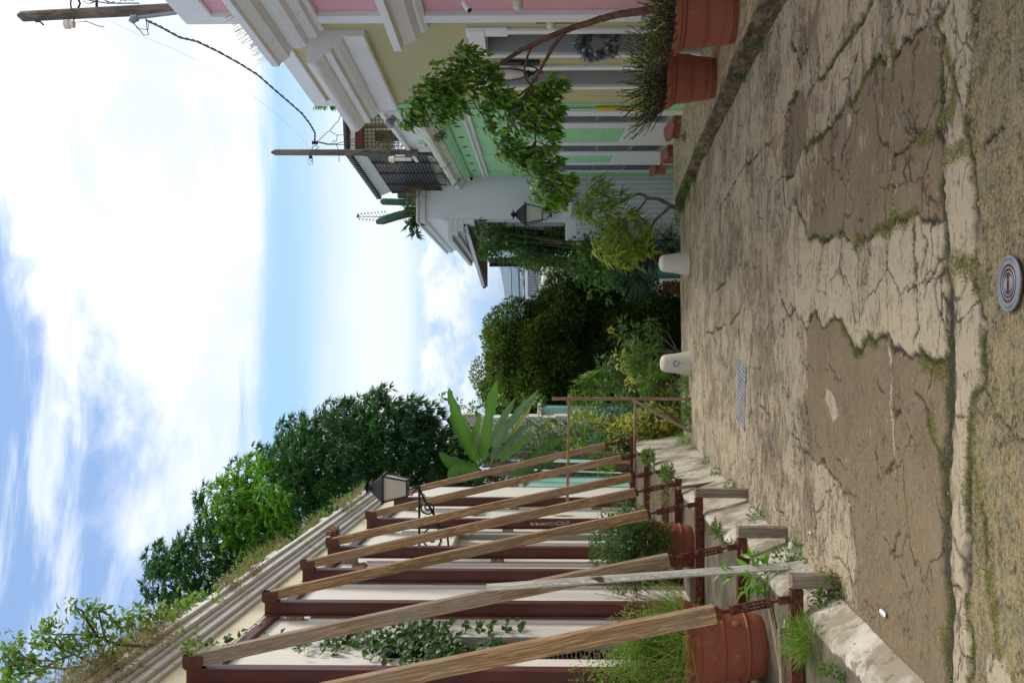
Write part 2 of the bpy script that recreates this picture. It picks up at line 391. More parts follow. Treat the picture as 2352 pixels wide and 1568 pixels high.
diag1 = zA((1440,-40),(1360,100),(1290,170),(1200,280),(1120,400),(1090,470),(1020,540),(980,600),(975,700))
diag2 = zA((1755,150),(1700,190),(1600,290),(1545,370),(1520,490))
diag3 = zA((1480,400),(1420,430),(1360,500),(1290,600),(1210,670),(1160,740),(1130,800),(1080,860),(990,910),(930,970),(900,1050),(850,1120))
dug = zA((940,540),(985,640),(975,860),(955,950),(900,1080),(850,1130),(828,1000),(840,850),(868,650),(900,560))
dugc = zA((890,250),(940,430),(905,560),(862,650),(842,800),(822,950),(828,1100),(845,1300))
cr = [diag1, diag2, diag3, LB, UB, dugc,
      zA((770,860),(700,940),(600,1040),(560,1090),(500,1220),(430,1310)), zA((1390,600),(1400,750),(1430,860),(1440,880)),
      zA((1440,980),(1436,880),(1480,900),(1515,960)), zA((1640,500),(1655,790),(1690,860),(1640,900),(1610,960),(1540,1000)),
      zA((1790,620),(1740,780),(1700,850)), zA((940,420),(960,330),(1000,300)), zA((1655,560),(1660,340),(1700,250)),
      zA((550,560),(540,800),(542,1000),(530,1200),(525,1400)), zA((1900,0),(1940,180),(1930,330),(1920,480),(1980,620),(2010,760)),
      zB((600,200),(592,480),(540,580),(500,620)), zB((290,60),(300,200),(310,400),(290,560)), zB((330,740),(345,1100),(340,1560)),
      zB((410,400),(460,370),(480,330)), zB((355,690),(430,650),(475,630)), zB((680,450),(680,800),(690,1150),(735,1200)),
      zB((1810,240),(1840,320),(1780,380),(1800,560),(1840,700),(1820,880)), zB((1700,40),(1740,140),(1700,240),(1720,330),(1840,250)),
      zB((1320,150),(1310,300)), zB((1500,60),(1490,500),(1495,690)), zB((1665,0),(1668,280),(1672,560),(1660,720)),
      zB((1650,1030),(1720,1120),(1760,1290),(1830,1430)), zB((1880,1190),(1930,1170),(1960,1200),(2010,1180)),
      zC((880,0),(950,80),(1010,150),(1090,180),(1150,300),(1240,430),(1275,620),(1290,860),(1310,1000)), zC((1890,650),(1950,680),(2005,740)),
      zC((1890,990),(1940,950),(1980,960)), zC((1560,560),(1535,700),(1500,760)), zC((650,300),(640,420),(660,520),(680,600)), zC((800,480),(860,540),(870,690)),
      zC((1150,760),(1230,830),(1290,960),(1310,1150)), zB((2060,1000),(2110,1060),(2160,1150),(2230,1190),(2290,1270),(2380,1330)),
      zB((2090,1040),(2080,1300),(2060,1480))+zC((2040,180),(2100,330),(2130,800)), zA((2100,870),(2180,820),(2230,780)), zB((1530,1210),(1580,1225)),
      zC((1480,190),(1510,170),(1535,180)), zB((830,490),(800,300),(830,120),(780,0))]
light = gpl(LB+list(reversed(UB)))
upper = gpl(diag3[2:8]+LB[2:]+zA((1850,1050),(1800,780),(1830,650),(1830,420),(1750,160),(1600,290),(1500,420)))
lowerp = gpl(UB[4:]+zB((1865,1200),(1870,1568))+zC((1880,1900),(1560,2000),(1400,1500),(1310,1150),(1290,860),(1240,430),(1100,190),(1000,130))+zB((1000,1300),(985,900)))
near = gpl(E1+[(2500, 1900), (2900, 1900), (2900, -300), (2500, -300)])
band = gpl(E1+list(reversed(E2)))
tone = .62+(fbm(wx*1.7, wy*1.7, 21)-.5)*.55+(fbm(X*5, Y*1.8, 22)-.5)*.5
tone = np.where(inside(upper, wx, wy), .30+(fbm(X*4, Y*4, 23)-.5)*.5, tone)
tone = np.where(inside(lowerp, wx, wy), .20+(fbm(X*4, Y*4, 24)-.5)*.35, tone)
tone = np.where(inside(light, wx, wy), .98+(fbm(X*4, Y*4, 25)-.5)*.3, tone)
isdug = inside(gpl(dug), wx, wy); tone = np.where(isdug, .05, tone)
for pl, tv in ((zA((1170,560),(1165,680),(1215,640),(1250,480),(1240,330),(1200,400)), .95), (zA((1360,200),(1350,330),(1370,430),(1385,300),(1385,200)), .9),
               (zA((1240,700),(1245,800),(1275,760),(1278,660)), .8), (zB((1110,1020),(1150,1060),(1185,1190),(1160,1260),(1110,1120)), .85), (zA((1525,60),(1590,60),(1600,200),(1580,300),(1530,200)), .95),
               (zB((545,700),(605,900),(610,1200),(590,1420),(570,1300),(540,1050)), .85), (zA((1820,90),(1850,60),(1870,240),(1840,260)), .7), (zA((1700,440),(1730,560),(1800,700),(1840,500),(1820,300),(1740,350)), .12)):
    tone = np.where(inside(gpl(pl), wx, wy), tv+(fbm(X*6, Y*6, 26)-.5)*.2, tone)
isband = inside(band, X+(fbm(X*9, Y*9, 31)-.5)*.05, Y+(fbm(X*9, Y*9, 32)-.5)*.06)
tone = np.where(isband, .78+(fbm(X*3, Y*3, 27)-.5)*.25, tone)
nearv = np.where(inside(near, wx, wy) | (Y < 3.9), 1., 0.)
scrape = gpl(zC((2120,1568),(2150,1420),(2250,1460),(2300,1700)))
sm = inside(scrape, wx, wy); nearv = np.where(sm, 0, nearv); tone = np.where(sm, .85, tone)
crack = np.zeros_like(X); moss = np.zeros_like(X)
fi = (X > -2.2) & (X < 4.7) & (Y > 3)
xf, yf = wx[fi], wy[fi]; cf = np.zeros(xf.shape)
wv = .6+1.1*fbm(X[fi]*2.3, Y[fi]*2.3, 41)
for ci, pl in enumerate(cr):
    cw = 1.5 if ci < 6 else 1.0; d = dist(gpl(pl), xf, yf); w_ = (.0035+.0007*yf)*wv*cw; cf = np.maximum(cf, np.clip(1.6-d/w_, 0, 1)*np.clip((fbm(X[fi]*1.9+7, Y[fi]*1.9, 43)-.30)*8, .25, 1))
# fine random crazing
cz = np.abs(fbm(X[fi]*1.3+5, Y[fi]*1.3, 51, 5)-.5); cf = np.maximum(cf, np.clip(1-cz/.0022, 0, 1)*.55*(fbm(X[fi]*.8, Y[fi]*.8, 53) > .5))
# edge gap beside the pale slab
d2 = dist(gpl(E2), X[fi]+(fbm(X[fi]*9, Y[fi]*9, 31)-.5)*.05, yf); gapw = .018+.045*(fbm(X[fi]*1.1, Y[fi]*0+1, 61) > .45)*np.clip((-X[fi]+.9), 0, 1)
cf = np.maximum(cf, np.clip(1.6-d2/gapw, 0, 1)); d1 = dist(gpl(E1), xf, yf); cf = np.maximum(cf, np.clip(1.1-d1/.02, 0, 1)*.9)
crack[fi] = cf
ml = [(E1, .05, .52), (E2, .06, .5), (diag1, .05, .55), (diag3, .045, .5), (LB, .07, .58), (UB[8:14], .075, .3), (zB((1900,350),(1925,240),(1960,215),(2050,225),(2075,300),(2085,380)), .085, .0), (zB((1665,0),(1668,300)), .035, .4),
      (zB((1700,820),(1760,880),(1830,900)), .09, .2), (zB((1840,860),(1860,1100)), .07, .1), (zB((1745,1100),(1770,1280),(1830,1430),(1860,1560)), .055, .2), (zA((1840,1150),(1860,1350),(1870,1500)), .05, .1),
      (zC((2060,300),(2110,560),(2130,800),(2170,1000),(2190,1300),(2210,1400)), .06, .2), (zC((2030,0),(2020,250),(2005,600)), .04, .3), (zC((1870,1200),(1880,1400),(1840,1300)), .09, .3), (E3, .035, .4), (zC((1545,200),(1570,900)), .02, .45),
      (zA((1880,300),(1940,560),(1900,720),(1830,800)), .07, .35), (zA((2000,900),(1940,960),(1860,1020)), .07, .2), (zA((1520,300),(1545,380)), .06, .2), (zB((980,1040),(988,1140)), .04, .0), (zA((1700,870),(1760,860),(1790,880)), .06, .1)]
mf = np.zeros(xf.shape)
for pl, w_, th in ml:
    d = dist(gpl(pl), xf, yf); q = np.clip(1.3-d/(w_*.62), 0, 1)*(fbm(X[fi]*2.1, Y[fi]*2.1, 71) > th-.02)
    mf = np.maximum(mf, q)
mf *= np.clip(fbm(X[fi]*24, Y[fi]*24, 73)*2.2-.25, 0, 1)
moss[fi] = mf
wl = np.zeros_like(X); wl[fi] = np.maximum(np.clip(1.2-dist(gpl(E3), xf, yf)/.016, 0, 1)*(fbm(X[fi]*5, Y[fi]*5, 81) > .35), np.clip(1.2-dist(gpl(E3b[:5]), xf, yf)/.013, 0, 1)*(fbm(X[fi]*5, Y[fi]*5, 82) > .35))
tone = np.where(wl > .3, 1.0, tone)
Z = gz(Y)-.016*crack-.03*isdug+(fbm(X*.9, Y*.9, 91)-.5)*.03+(fbm(X*14, Y*14, 92)-.5)*.008+.006*moss+.012*isband
Z = np.where(fi, Z, gz(Y))
X_f, Y_f, Z_f = X[fi], Y[fi], Z[fi]
nxx, nyy = len(GX), len(GY)
ii = (np.arange(nyy-1)[:, None]*nxx+np.arange(nxx-1)[None]).ravel()
quads = np.stack([ii, ii+1, ii+nxx+1, ii+nxx], 1)
def gridmesh(name, X, Y, Z, quads, attrs, mat):
    me = bpy.data.meshes.new(name); me.vertices.add(len(X)); me.vertices.foreach_set('co', np.stack([X, Y, Z], 1).ravel())
    me.loops.add(quads.size); me.loops.foreach_set('vertex_index', quads.ravel().astype(np.int32))
    me.polygons.add(len(quads)); me.polygons.foreach_set('loop_start', np.arange(0, quads.size, 4, dtype=np.int32))
    me.polygons.foreach_set('use_smooth', np.ones(len(quads), bool))
    for k, a in attrs.items():
        at = me.attributes.new(k, 'FLOAT', 'POINT'); at.data.foreach_set('value', a.astype(np.float32))
    me.update(calc_edges=True); return link(name, me, mat)
m_, b = newmat('old_concrete_paving'); g = geo(b)
A = lambda n_: b.n('ShaderNodeAttribute', attribute_name=n_).outputs['Fac']
n_big = b.noise(g, 1.6, 7, .65); n_mid = b.noise(g, 9, 8, .72, .4); n_f = b.noise(g, 48, 6, .75); n_ff = b.noise(g, 190, 4, .8)
flake = b.noise(b.mapv(g, (4.2, 7.5, 4)), 1.6, 10, .74, .5); flake2 = b.noise(b.mapv(g, (3, 7, 3), loc=(5, 2, 0)), 2.6, 9, .72, .3)
th = b.math('ADD', flake, b.math('MULTIPLY', b.math('SUBTRACT', A('tone'), .54), .42))
skin = b.ramp(th, .46, .53)
pale = b.mix(b.ramp(n_big, .32, .68), (.52,.445,.31), (.45,.39,.285)); pale = b.mix(b.ramp(flake2, .5, .68), pale, (.345,.30,.225)); pale = b.mix(b.math('MULTIPLY', b.ramp(n_mid, .55, .7), .5), pale, (.33,.265,.19))
dark = b.mix(b.ramp(n_big, .3, .7), (.165,.122,.066), (.24,.178,.10)); dark = b.mix(b.math('MULTIPLY', b.ramp(n_f, .46, .62), .65), dark, (.31,.24,.145)); dark = b.mix(b.math('MULTIPLY', b.ramp(n_ff, .50, .62), .8), dark, (.085,.065,.045))
c = b.mix(b.math('ADD', b.math('MULTIPLY', skin, .60), b.math('MULTIPLY', b.math('ADD', A('tone'), b.math('MULTIPLY', b.math('SUBTRACT', flake2, .5), 2.2), clamp=True), .38)), dark, pale)
c = b.mix(b.math('MULTIPLY', b.math('MULTIPLY', b.ramp(flake2, .53, .58), b.ramp(n_f, .44, .56)), .7), c, (.12,.10,.085))
c = b.mix(b.math('MULTIPLY', b.ramp(n_mid, .64, .665), .8), c, (.08,.066,.05))
stn = b.noise(b.mapv(g, (1.4, 2.6, 1), loc=(8, 3, 0)), 1.0, 9, .68, .3); c = b.mix(b.math('MULTIPLY', b.ramp(stn, .50, .66), .55), c, (.155,.125,.088))
pit = b.noise(b.mapv(g, (22, 46, 20)), 1.0, 6, .72); c = b.mix(b.math('MULTIPLY', b.ramp(pit, .60, .66), .75), c, (.075,.06,.045)); c = b.mix(b.math('MULTIPLY', b.ramp(pit, .40, .34), .40), c, (.60,.52,.40))
vn = b.n('ShaderNodeVectorMath', operation='ADD'); b.put(vn.inputs[0], g)
nv = b.n('ShaderNodeTexNoise'); b.put(nv.inputs['Vector'], g); nv.inputs['Scale'].default_value = 3.0; nv.inputs['Detail'].default_value = 6; nv.inputs['Roughness'].default_value = .6
vs = b.n('ShaderNodeVectorMath', operation='SCALE'); b.put(vs.inputs[0], nv.outputs['Color']); vs.inputs['Scale'].default_value = .34; b.put(vn.inputs[1], vs.outputs[0])
vor = b.n('ShaderNodeTexVoronoi', feature='DISTANCE_TO_EDGE'); b.put(vor.inputs['Vector'], vn.outputs[0]); vor.inputs['Scale'].default_value = 1.7
vor2 = b.n('ShaderNodeTexVoronoi', feature='DISTANCE_TO_EDGE'); b.put(vor2.inputs['Vector'], vn.outputs[0]); vor2.inputs['Scale'].default_value = 7
hair = b.math('MULTIPLY', b.ramp(vor.outputs['Distance'], .016, .005), b.ramp(n_big, .45, .55))
hair2 = b.math('MULTIPLY', b.ramp(vor2.outputs['Distance'], .05, .012), b.ramp(stn, .53, .60))
c = b.mix(b.math('MULTIPLY', b.math('MAXIMUM', hair, hair2), .85), c, (.05,.04,.03))
c = b.mix(b.math('MULTIPLY', b.ramp(n_ff, .62, .70), .45), c, (.07,.06,.05))
c = b.mix(b.math('MULTIPLY', b.ramp(n_ff, .36, .30), .5), c, (.62,.55,.45))
nb = b.mix(b.ramp(n_mid, .40, .58), (.060,.050,.025), (.30,.235,.115)); nb = b.mix(b.math('MULTIPLY', b.ramp(pit, .52, .60), .7), nb, (.05,.045,.028)); nb = b.mix(b.math('MULTIPLY', b.ramp(stn, .48, .60), .5), nb, (.12,.10,.06)); nb = b.mix(b.math('MULTIPLY', b.ramp(n_f, .42, .58), .75), nb, (.36,.30,.155))
nb = b.mix(b.math('MULTIPLY', b.ramp(n_ff, .50, .60), .85), nb, (.045,.04,.03)); nb = b.mix(b.math('MULTIPLY', b.ramp(flake, .50, .62), .6), nb, (.17,.155,.12)); nb = b.mix(b.math('MULTIPLY', b.ramp(n_ff, .38, .30), .5), nb, (.50,.44,.30))
c = b.mix(1.0, c, (.86,.85,.83), 'MULTIPLY')
c = b.mix(A('near'), c, nb)
mm = b.math('MULTIPLY', A('moss'), b.ramp(n_f, .36, .5)); c = b.mix(b.math('MULTIPLY', mm, .85), c, b.mix(n_f, (.055,.060,.010), (.17,.17,.03)))
c = b.mix(b.math('MULTIPLY', A('crack'), .95), c, (.030,.024,.017))
h = b.math('SUBTRACT', b.math('ADD', b.math('MULTIPLY', skin, .55), b.math('MULTIPLY', n_mid, .8)), b.math('MULTIPLY', b.math('MAXIMUM', hair, hair2), .8)); h = b.math('ADD', h, b.math('MULTIPLY', n_f, .8)); h = b.math('ADD', h, b.math('MULTIPLY', n_ff, .35))
M['paving'] = finish(m_, b, c, .85, h, .7, .012)
gr = gridmesh('street', X, Y, Z, quads, dict(tone=tone, near=nearv, crack=crack, moss=moss), M['paving']); gr['kind'] = 'structure'
# riser under the far edge of the street and the lower ground that runs to the shore
mb = MB(); mb.box(-60, 60, PLE-.3, PLE, -6.5, gz(PLE)-.05)
o = obj('retaining_wall', mb, M['riser']); o['kind'] = 'structure'
m_, b = newmat('lower_ground'); g = geo(b)
c = b.mix(b.ramp(b.noise(g, .12, 5, .6), .4, .6), (.10,.12,.04), (.24,.21,.16)); M['lower'] = finish(m_, b, c, .9)
mb = MB(); mb.add([(-160,18.2,-5.6),(160,18.2,-5.6),(160,60,-8),(-160,60,-8),(160,620,-24.2),(-160,620,-24.2),(-2500,700,-40),(2500,700,-40)], [(0,1,2,3),(3,2,4,5),(5,4,7,6)])
o = obj('lower_ground', mb, M['lower']); o['kind'] = 'structure'
# ---- right-hand sidewalk with its kerb
kerb = [(2.95, 3.0, .20), (2.93, 5.5, .20), (2.87, 8.37, .20), (2.86, 9.63, .19), (2.80, 11.07, .18), (2.73, 12.7, .16), (2.68, 14.7, .15), (2.58, 16.6, .14), (2.46, 18.0, .13), (2.46, 18.34, .13)]
ky = np.arange(3.0, 18.34, .045); kx = np.interp(ky, [k[1] for k in kerb], [k[0] for k in kerb]); kh = np.interp(ky, [k[1] for k in kerb], [k[2] for k in kerb])
rows = []; prof = [(-.005, -.03), (.012, .25), (.03, .55), (.045, .8), (.075, .96), (.12, 1.0), (.17, 1.0), (.26, 1.0), (.4, 1.0), (.6, 1.0), (.85, 1.0), (1.15, 1.0), (2.2, 1.0), (5, 1.0)]
V = []
for i, y_ in enumerate(ky):
    for j, (ox, hh) in enumerate(prof):
        wob = (fbm(np.array([y_*2.2]), np.array([j*.7+3]), 101)[0]-.5)*(.07 if j < 6 else .02)+(fbm(np.array([y_*11]), np.array([j*1.7]), 103)[0]-.5)*(.03 if j < 6 else 0)
        V.append((kx[i]+ox*(1.0)+wob, y_, gz(y_)+kh[i]*hh+(wob*.3 if 0 < j < 6 else 0)))
V = np.array(V); nj = len(prof); ii = (np.arange(len(ky)-1)[:, None]*nj+np.arange(nj-1)[None]).ravel()
q = np.stack([ii, ii+1, ii+nj+1, ii+nj], 1)
kf = np.tile(np.array([1 if j < 5 else 0 for j in range(nj)]), len(ky)).astype(float)
m_, b = newmat('mossy_sidewalk'); g = geo(b); n1 = b.noise(g, 3.2, 6, .65); n2 = b.noise(b.mapv(g, (9, 2.5, 9)), 1.5, 5, .7); n3 = b.noise(g, 45, 4, .7)
c = b.mix(b.ramp(n1, .35, .65), (.34,.265,.15), (.40,.35,.25)); c = b.mix(b.math('MULTIPLY', b.ramp(n2, .46, .62), .75), c, (.17,.125,.055)); n5 = b.noise(b.mapv(g, (12, 3, 9), rot=(0,0,.1)), 1.2, 7, .75); c = b.mix(b.math('MULTIPLY', b.ramp(n5, .52, .60), .7), c, (.12,.095,.055)); c = b.mix(b.math('MULTIPLY', b.ramp(n5, .44, .36), .5), c, (.50,.43,.30)); c = b.mix(b.math('MULTIPLY', b.ramp(n1, .55, .66), .5), c, (.30,.27,.05))
kc = b.mix(b.ramp(n2, .40, .66), (.045,.033,.020), (.19,.14,.085)); kc = b.mix(b.math('MULTIPLY', b.ramp(n3, .58, .72), .5), kc, (.32,.25,.16))
c = b.mix(A('kf'), c, kc); c = b.mix(b.math('MULTIPLY', b.ramp(n3, .6, .72), .5), c, (.09,.07,.05))
M['walk'] = finish(m_, b, c, .85, b.math('ADD', n2, b.math('MULTIPLY', n3, .7)), .8, .015)
o = gridmesh('sidewalk', V[:, 0], V[:, 1], V[:, 2], q, dict(kf=kf), M['walk']); o['kind'] = 'structure'
mb = MB(); mb.box(2.5, 8, 18.3, 18.42, -6, gz(18.34)+.12); o = obj('sidewalk_end', mb, M['riser']); o['kind'] = 'structure'
def sz(Y): return gz(Y)+float(np.interp(Y, [k[1] for k in kerb], [k[2] for k in kerb]))
# ---- raised walkway on the left: level top, whitewashed riser that grows as the street drops
WT = EYE-1.83; WX = -1.72
yy = np.arange(2.5, 18.31, .035); V = []
prof = [(0, 0), (-.022, .25), (-.045, .5), (-.075, .8), (-.095, .93), (-.115, 1), (-.15, 1), (-.20, 1), (-.3, 1), (-.5, 1), (-.8, 1), (-1.3, 1)]
for i, y_ in enumerate(yy):
    e = (fbm(np.array([y_*1.6]), np.array([.5]), 111)[0]-.5)
    brk = float(np.interp(y_, [4.9, 5.0, 5.35, 5.45, 6.85, 6.92, 7.35, 7.45, 8.9, 8.96, 9.1, 9.2], [0, .8, .5, 0, 0, 1, 1, 0, 0, .6, .6, 0]))
    for j, (ox, hh) in enumerate(prof):
        n_ = (fbm(np.array([y_*4]), np.array([j*.9]), 113)[0]-.5)*.035; n2_ = (fbm(np.array([y_*19]), np.array([j*1.9]), 115)[0]-.5)*.028
        zz = gz(y_)*(1-hh)+WT*hh - (.10*brk if 3 < j < 8 else 0)
        V.append((WX+.03+ox*1.3+e*.025+(n_*.35+n2_*.5 if 2 < j < 9 else n2_*.25)-(.10*brk if 3 < j < 8 else 0), y_, zz+(n2_*.35 if j > 3 else 0)))
V = np.array(V); nj = len(prof); ii = (np.arange(len(yy)-1)[:, None]*nj+np.arange(nj-1)[None]).ravel()
q = np.stack([ii, ii+nj, ii+nj+1, ii+1], 1)
kf = np.tile(np.array([0, 0, 0, 0, 0, .1, .55, 1, 1, 1, 1, 1]), len(yy)).astype(float)
m_, b = newmat('stained_walkway'); g = geo(b); n1 = b.noise(g, 2.1, 6, .65); n2 = b.noise(b.mapv(g, (2, 5, 2)), 1.5, 5, .7); n3 = b.noise(g, 40, 4, .75)
top = b.mix(b.ramp(n1, .35, .65), (.070,.060,.042), (.165,.140,.10)); top = b.mix(b.math('MULTIPLY', b.ramp(n3, .70, .73), .85), top, (.6,.58,.5))
fc = b.mix(b.math('MULTIPLY', b.ramp(n2, .48, .72), .75), (.53,.495,.425), (.28,.23,.15)); fc = b.mix(b.math('MULTIPLY', b.ramp(n1, .44, .62), .85), fc, (.22,.185,.125)); lowd = b.noise(b.mapv(g, (3, 3, 3)), 2.2, 8, .75); fc = b.mix(b.math('MULTIPLY', b.ramp(lowd, .56, .60), .7), fc, (.13,.11,.08))
fc = b.mix(b.math('MULTIPLY', b.ramp(n3, .60, .68), .5), fc, (.2,.17,.12))
kk = b.math('ADD', A('kf'), b.math('MULTIPLY', b.math('SUBTRACT', b.noise(g, 9, 5, .7), .5), 1.1)); c = b.mix(b.ramp(kk, .42, .5), fc, top)
M['walkway'] = finish(m_, b, c, .85, b.math('ADD', b.math('MULTIPLY', n1, .25), b.math('MULTIPLY', n3, .6)), .6, .008)
o = gridmesh('raised_walkway', V[:, 0], V[:, 1], V[:, 2], q, dict(kf=kf), M['walkway']); o['kind'] = 'structure'
mb = MB(); mb.box(-6, WX-.02, 18.27, 18.4, -6, WT-.01); o = obj('walkway_end', mb, M['riser']); o['kind'] = 'structure'

# ================================================================ planks in their own frame (grain runs along local X)
def plank(name, a, c, w, h, mat, parent=None, side=(0,0,1), bevel=.004, warp=0):
    a = Vector(a); c = Vector(c); L = (c-a).length; x = (c-a).normalized(); s = Vector(side)
    y = s.cross(x).normalized(); z = x.cross(y)
    mb = MB(); n = 8 if L > 1 else 1; pts = []
    for i in range(n+1):
        t = i/n; bo = warp*math.sin(math.pi*t)
        for j, k in ((-1,-1),(1,-1),(1,1),(-1,1)): pts.append((L*t, j*w/2, k*h/2+bo))
    fs = [(3,2,1,0), (4*n, 4*n+1, 4*n+2, 4*n+3)]
    for i in range(n):
        for j in range(4): fs.append((4*i+j, 4*i+(j+1) % 4, 4*i+4+(j+1) % 4, 4*i+4+j))
    mb.add(pts, fs); me = bpy.data.meshes.new(name); me.from_pydata(mb.v, [], mb.f); me.update(calc_edges=True)
    o = bpy.data.objects.new(name, me); me.materials.append(mat); C.objects.link(o)
    mw = Matrix((x, y, z)).transposed().to_4x4(); mw.translation = a
    if parent: o.parent = parent; o.matrix_parent_inverse = parent.matrix_world.inverted()
    o.matrix_world = mw
    if bevel:
        md = o.modifiers.new('bevel', 'BEVEL'); md.width = bevel; md.segments = 1; md.limit_method = 'ANGLE'
    return o

# ================================================================ LEFT BUILDING (shored-up facade)
WF = -2.97          # wall face
def ct(Y): return EYE+3.42-.055*Y         # column-top height, falls with the street
bl = thing('old_house', 'old cream-white one-storey house with weathered cornice held up by timber braces', 'house', (-3.5, 12, WT))
mb = MB(); open_ = [(9.32, 10.02, EYE+1.42), (14.3, 15.65, EYE+1.16), (16.9, 18.3, EYE+1.02)]
def wz(Y): return ct(Y)+.72
prev = 2.0; YE = 20.3
def wseg(y0, y1, z0a, z0b, z1a, z1b, x0=WF-.35, x1=WF):
    mb.hexa([(x0,y0,z0a),(x1,y0,z0a),(x1,y1,z0b),(x0,y1,z0b),(x0,y0,z1a),(x1,y0,z1a),(x1,y1,z1b),(x0,y1,z1b)])
for (a, c, t) in open_+[(YE, None, None)]:
    wseg(prev, a, -5, -5, wz(prev), wz(a))
    if c: wseg(a, c, t, t-.02, wz(a), wz(c)); prev = c
obj('wall', mb, M['white_l'], bl)
for k, (a, c, t) in enumerate(open_):
    if k == 0:
        mb = MB(); mb.box(WF-.34, WF-.16, a, c, WT-.2, t); op = obj('window', mb, M['void'], bl)
        mb = MB()
        for z_ in np.arange(WT+.03, t-.02, .045): mb.box(WF-.13, WF-.115, a+.02, c-.06, z_, z_+.012)
        for y_ in (a+.02, (a+c)/2, c-.08): mb.box(WF-.135, WF-.11, y_, y_+.02, WT, t-.01)
        obj('grille', mb, M['grille'], op)
        mb = MB(); mb.box(WF-.15, WF-.003, c-.012, c-.001, WT-.1, t-.003); mb.box(WF-.15, WF-.003, a, c-.02, t-.02, t-.001); obj('frame', mb, M['greyreveal'], op)
    else:
        mb = MB(); mb.box(WF-.34, WF-.14, a-.01, c+.01, WT-.5, t+.01); op = obj('window', mb, M['white_l'], bl)
        mb = MB(); mb.box(WF-.139, WF-.003, c-.014, c-.001, WT-.1, t-.003); obj('frame', mb, M['greyreveal'], op)
# cornice: stepped mouldings that follow the falling roofline
def slopebar(mb, y0, y1, x0, x1, f0, f1, n=1, jag=0):
    for i in range(n):
        a = y0+(y1-y0)*i/n; c = y0+(y1-y0)*(i+1)/n; j = random.uniform(-jag, jag); k = random.uniform(-jag, jag)*.7
        z = [f0(a), f0(c), f1(a)+j, f1(c)+j]
        mb.hexa([(x0,a,z[0]),(x1+k,a,z[0]),(x1+k,c,z[1]),(x0,c,z[1]),(x0,a,z[2]),(x1+k,a,z[2]),(x1+k,c,z[3]),(x0,c,z[3])])
mb = MB()
L_ = lambda o_: (lambda Y: ct(Y)+o_)
slopebar(mb, 2, YE, WF-.01, WF+.045, L_(.30), L_(.36)); slopebar(mb, 2, YE, WF-.01, WF+.09, L_(.362), L_(.44)); slopebar(mb, 2, YE, WF-.01, WF+.12, L_(.442), L_(.49))
slopebar(mb, 2, YE, WF-.01, WF+.17, L_(.492), L_(.58)); slopebar(mb, 2, YE, WF-.01, WF+.21, L_(.582), L_(.64))
obj('cornice', mb, M['cornice'], bl, bevel=.012)
mb = MB(); slopebar(mb, 2, YE, WF-.35, WF+.18, L_(.642), L_(.70), 90, .028); obj('parapet', mb, M['cornice'], bl)
mb = MB(); slopebar(mb, 2, YE-.01, WF-.004, WF+.006, L_(.06), L_(.30)); obj('frieze', mb, M['cream_y'], bl)
# broken patch of cornice showing brick, peeled paint
mb = MB()
for i in range(22):
    y_ = 14.7+.02*i; z_ = ct(y_)+.33+random.random()*.07; mb.box(WF, WF+.06+random.random()*.10, y_, y_+.06, z_-.02, z_+.06)
obj('exposed_brick', mb, M['brick'], bl)
mb = MB()
def blob(mb, c, ry, rz, x, n=14, t=.012):
    pts = []
    for k in range(n):
        a = 2*math.pi*k/n; r = .6+.5*random.random(); pts.append((x, c[0]+ry*r*math.cos(a), c[1]+rz*r*math.sin(a)))
    mb.prism(pts, (t, 0, 0))
blob(mb, (13.1, ct(13.1)-.42), .25, .11, WF); obj('paint_peel', mb, M['brick'], bl)
mb = MB(); q = P(1143, 1222, 14.7); blob(mb, (q.y, q.z), .45, .11, WF-.139, t=.02); obj('bare_patch', mb, M['rust'], bl)
mb = MB(); mb.box(WF-.3, WF-.0, YE-.02, YE+.02, -5, EYE+2.0); obj('end_pilaster', mb, M['white_l'], bl)
mb = MB(); mb.hexa([(-9,2,EYE+2.2),(WF-.2,2,EYE+2.2),(WF-.2,YE,EYE+1.4),(-9,YE,EYE+1.4),(-9,2,EYE+3.3),(WF-.2,2,EYE+3.3),(WF-.2,YE,EYE+2.3),(-9,YE,EYE+2.3)]); obj('roof', mb, M['cornice'], bl)
mb = MB(); mb.box(WF-.003, WF+.015, 14.05, 14.2, EYE+.38, EYE+.4)
q = P(1022, 1216, 15.3)
obj('nail', mb, M['rust'], bl)
for dz_ in (0, -.22):
    mb = MB(); mb.box(WF, WF+.05, q.y-.05, q.y+.05, EYE+1.18+dz_, EYE+1.21+dz_); mb.box(WF+.03, WF+.09, q.y-.03, q.y+.03, EYE+1.16+dz_, EYE+1.24+dz_); obj('pipe_clamp', mb, M['cream_y'], bl)

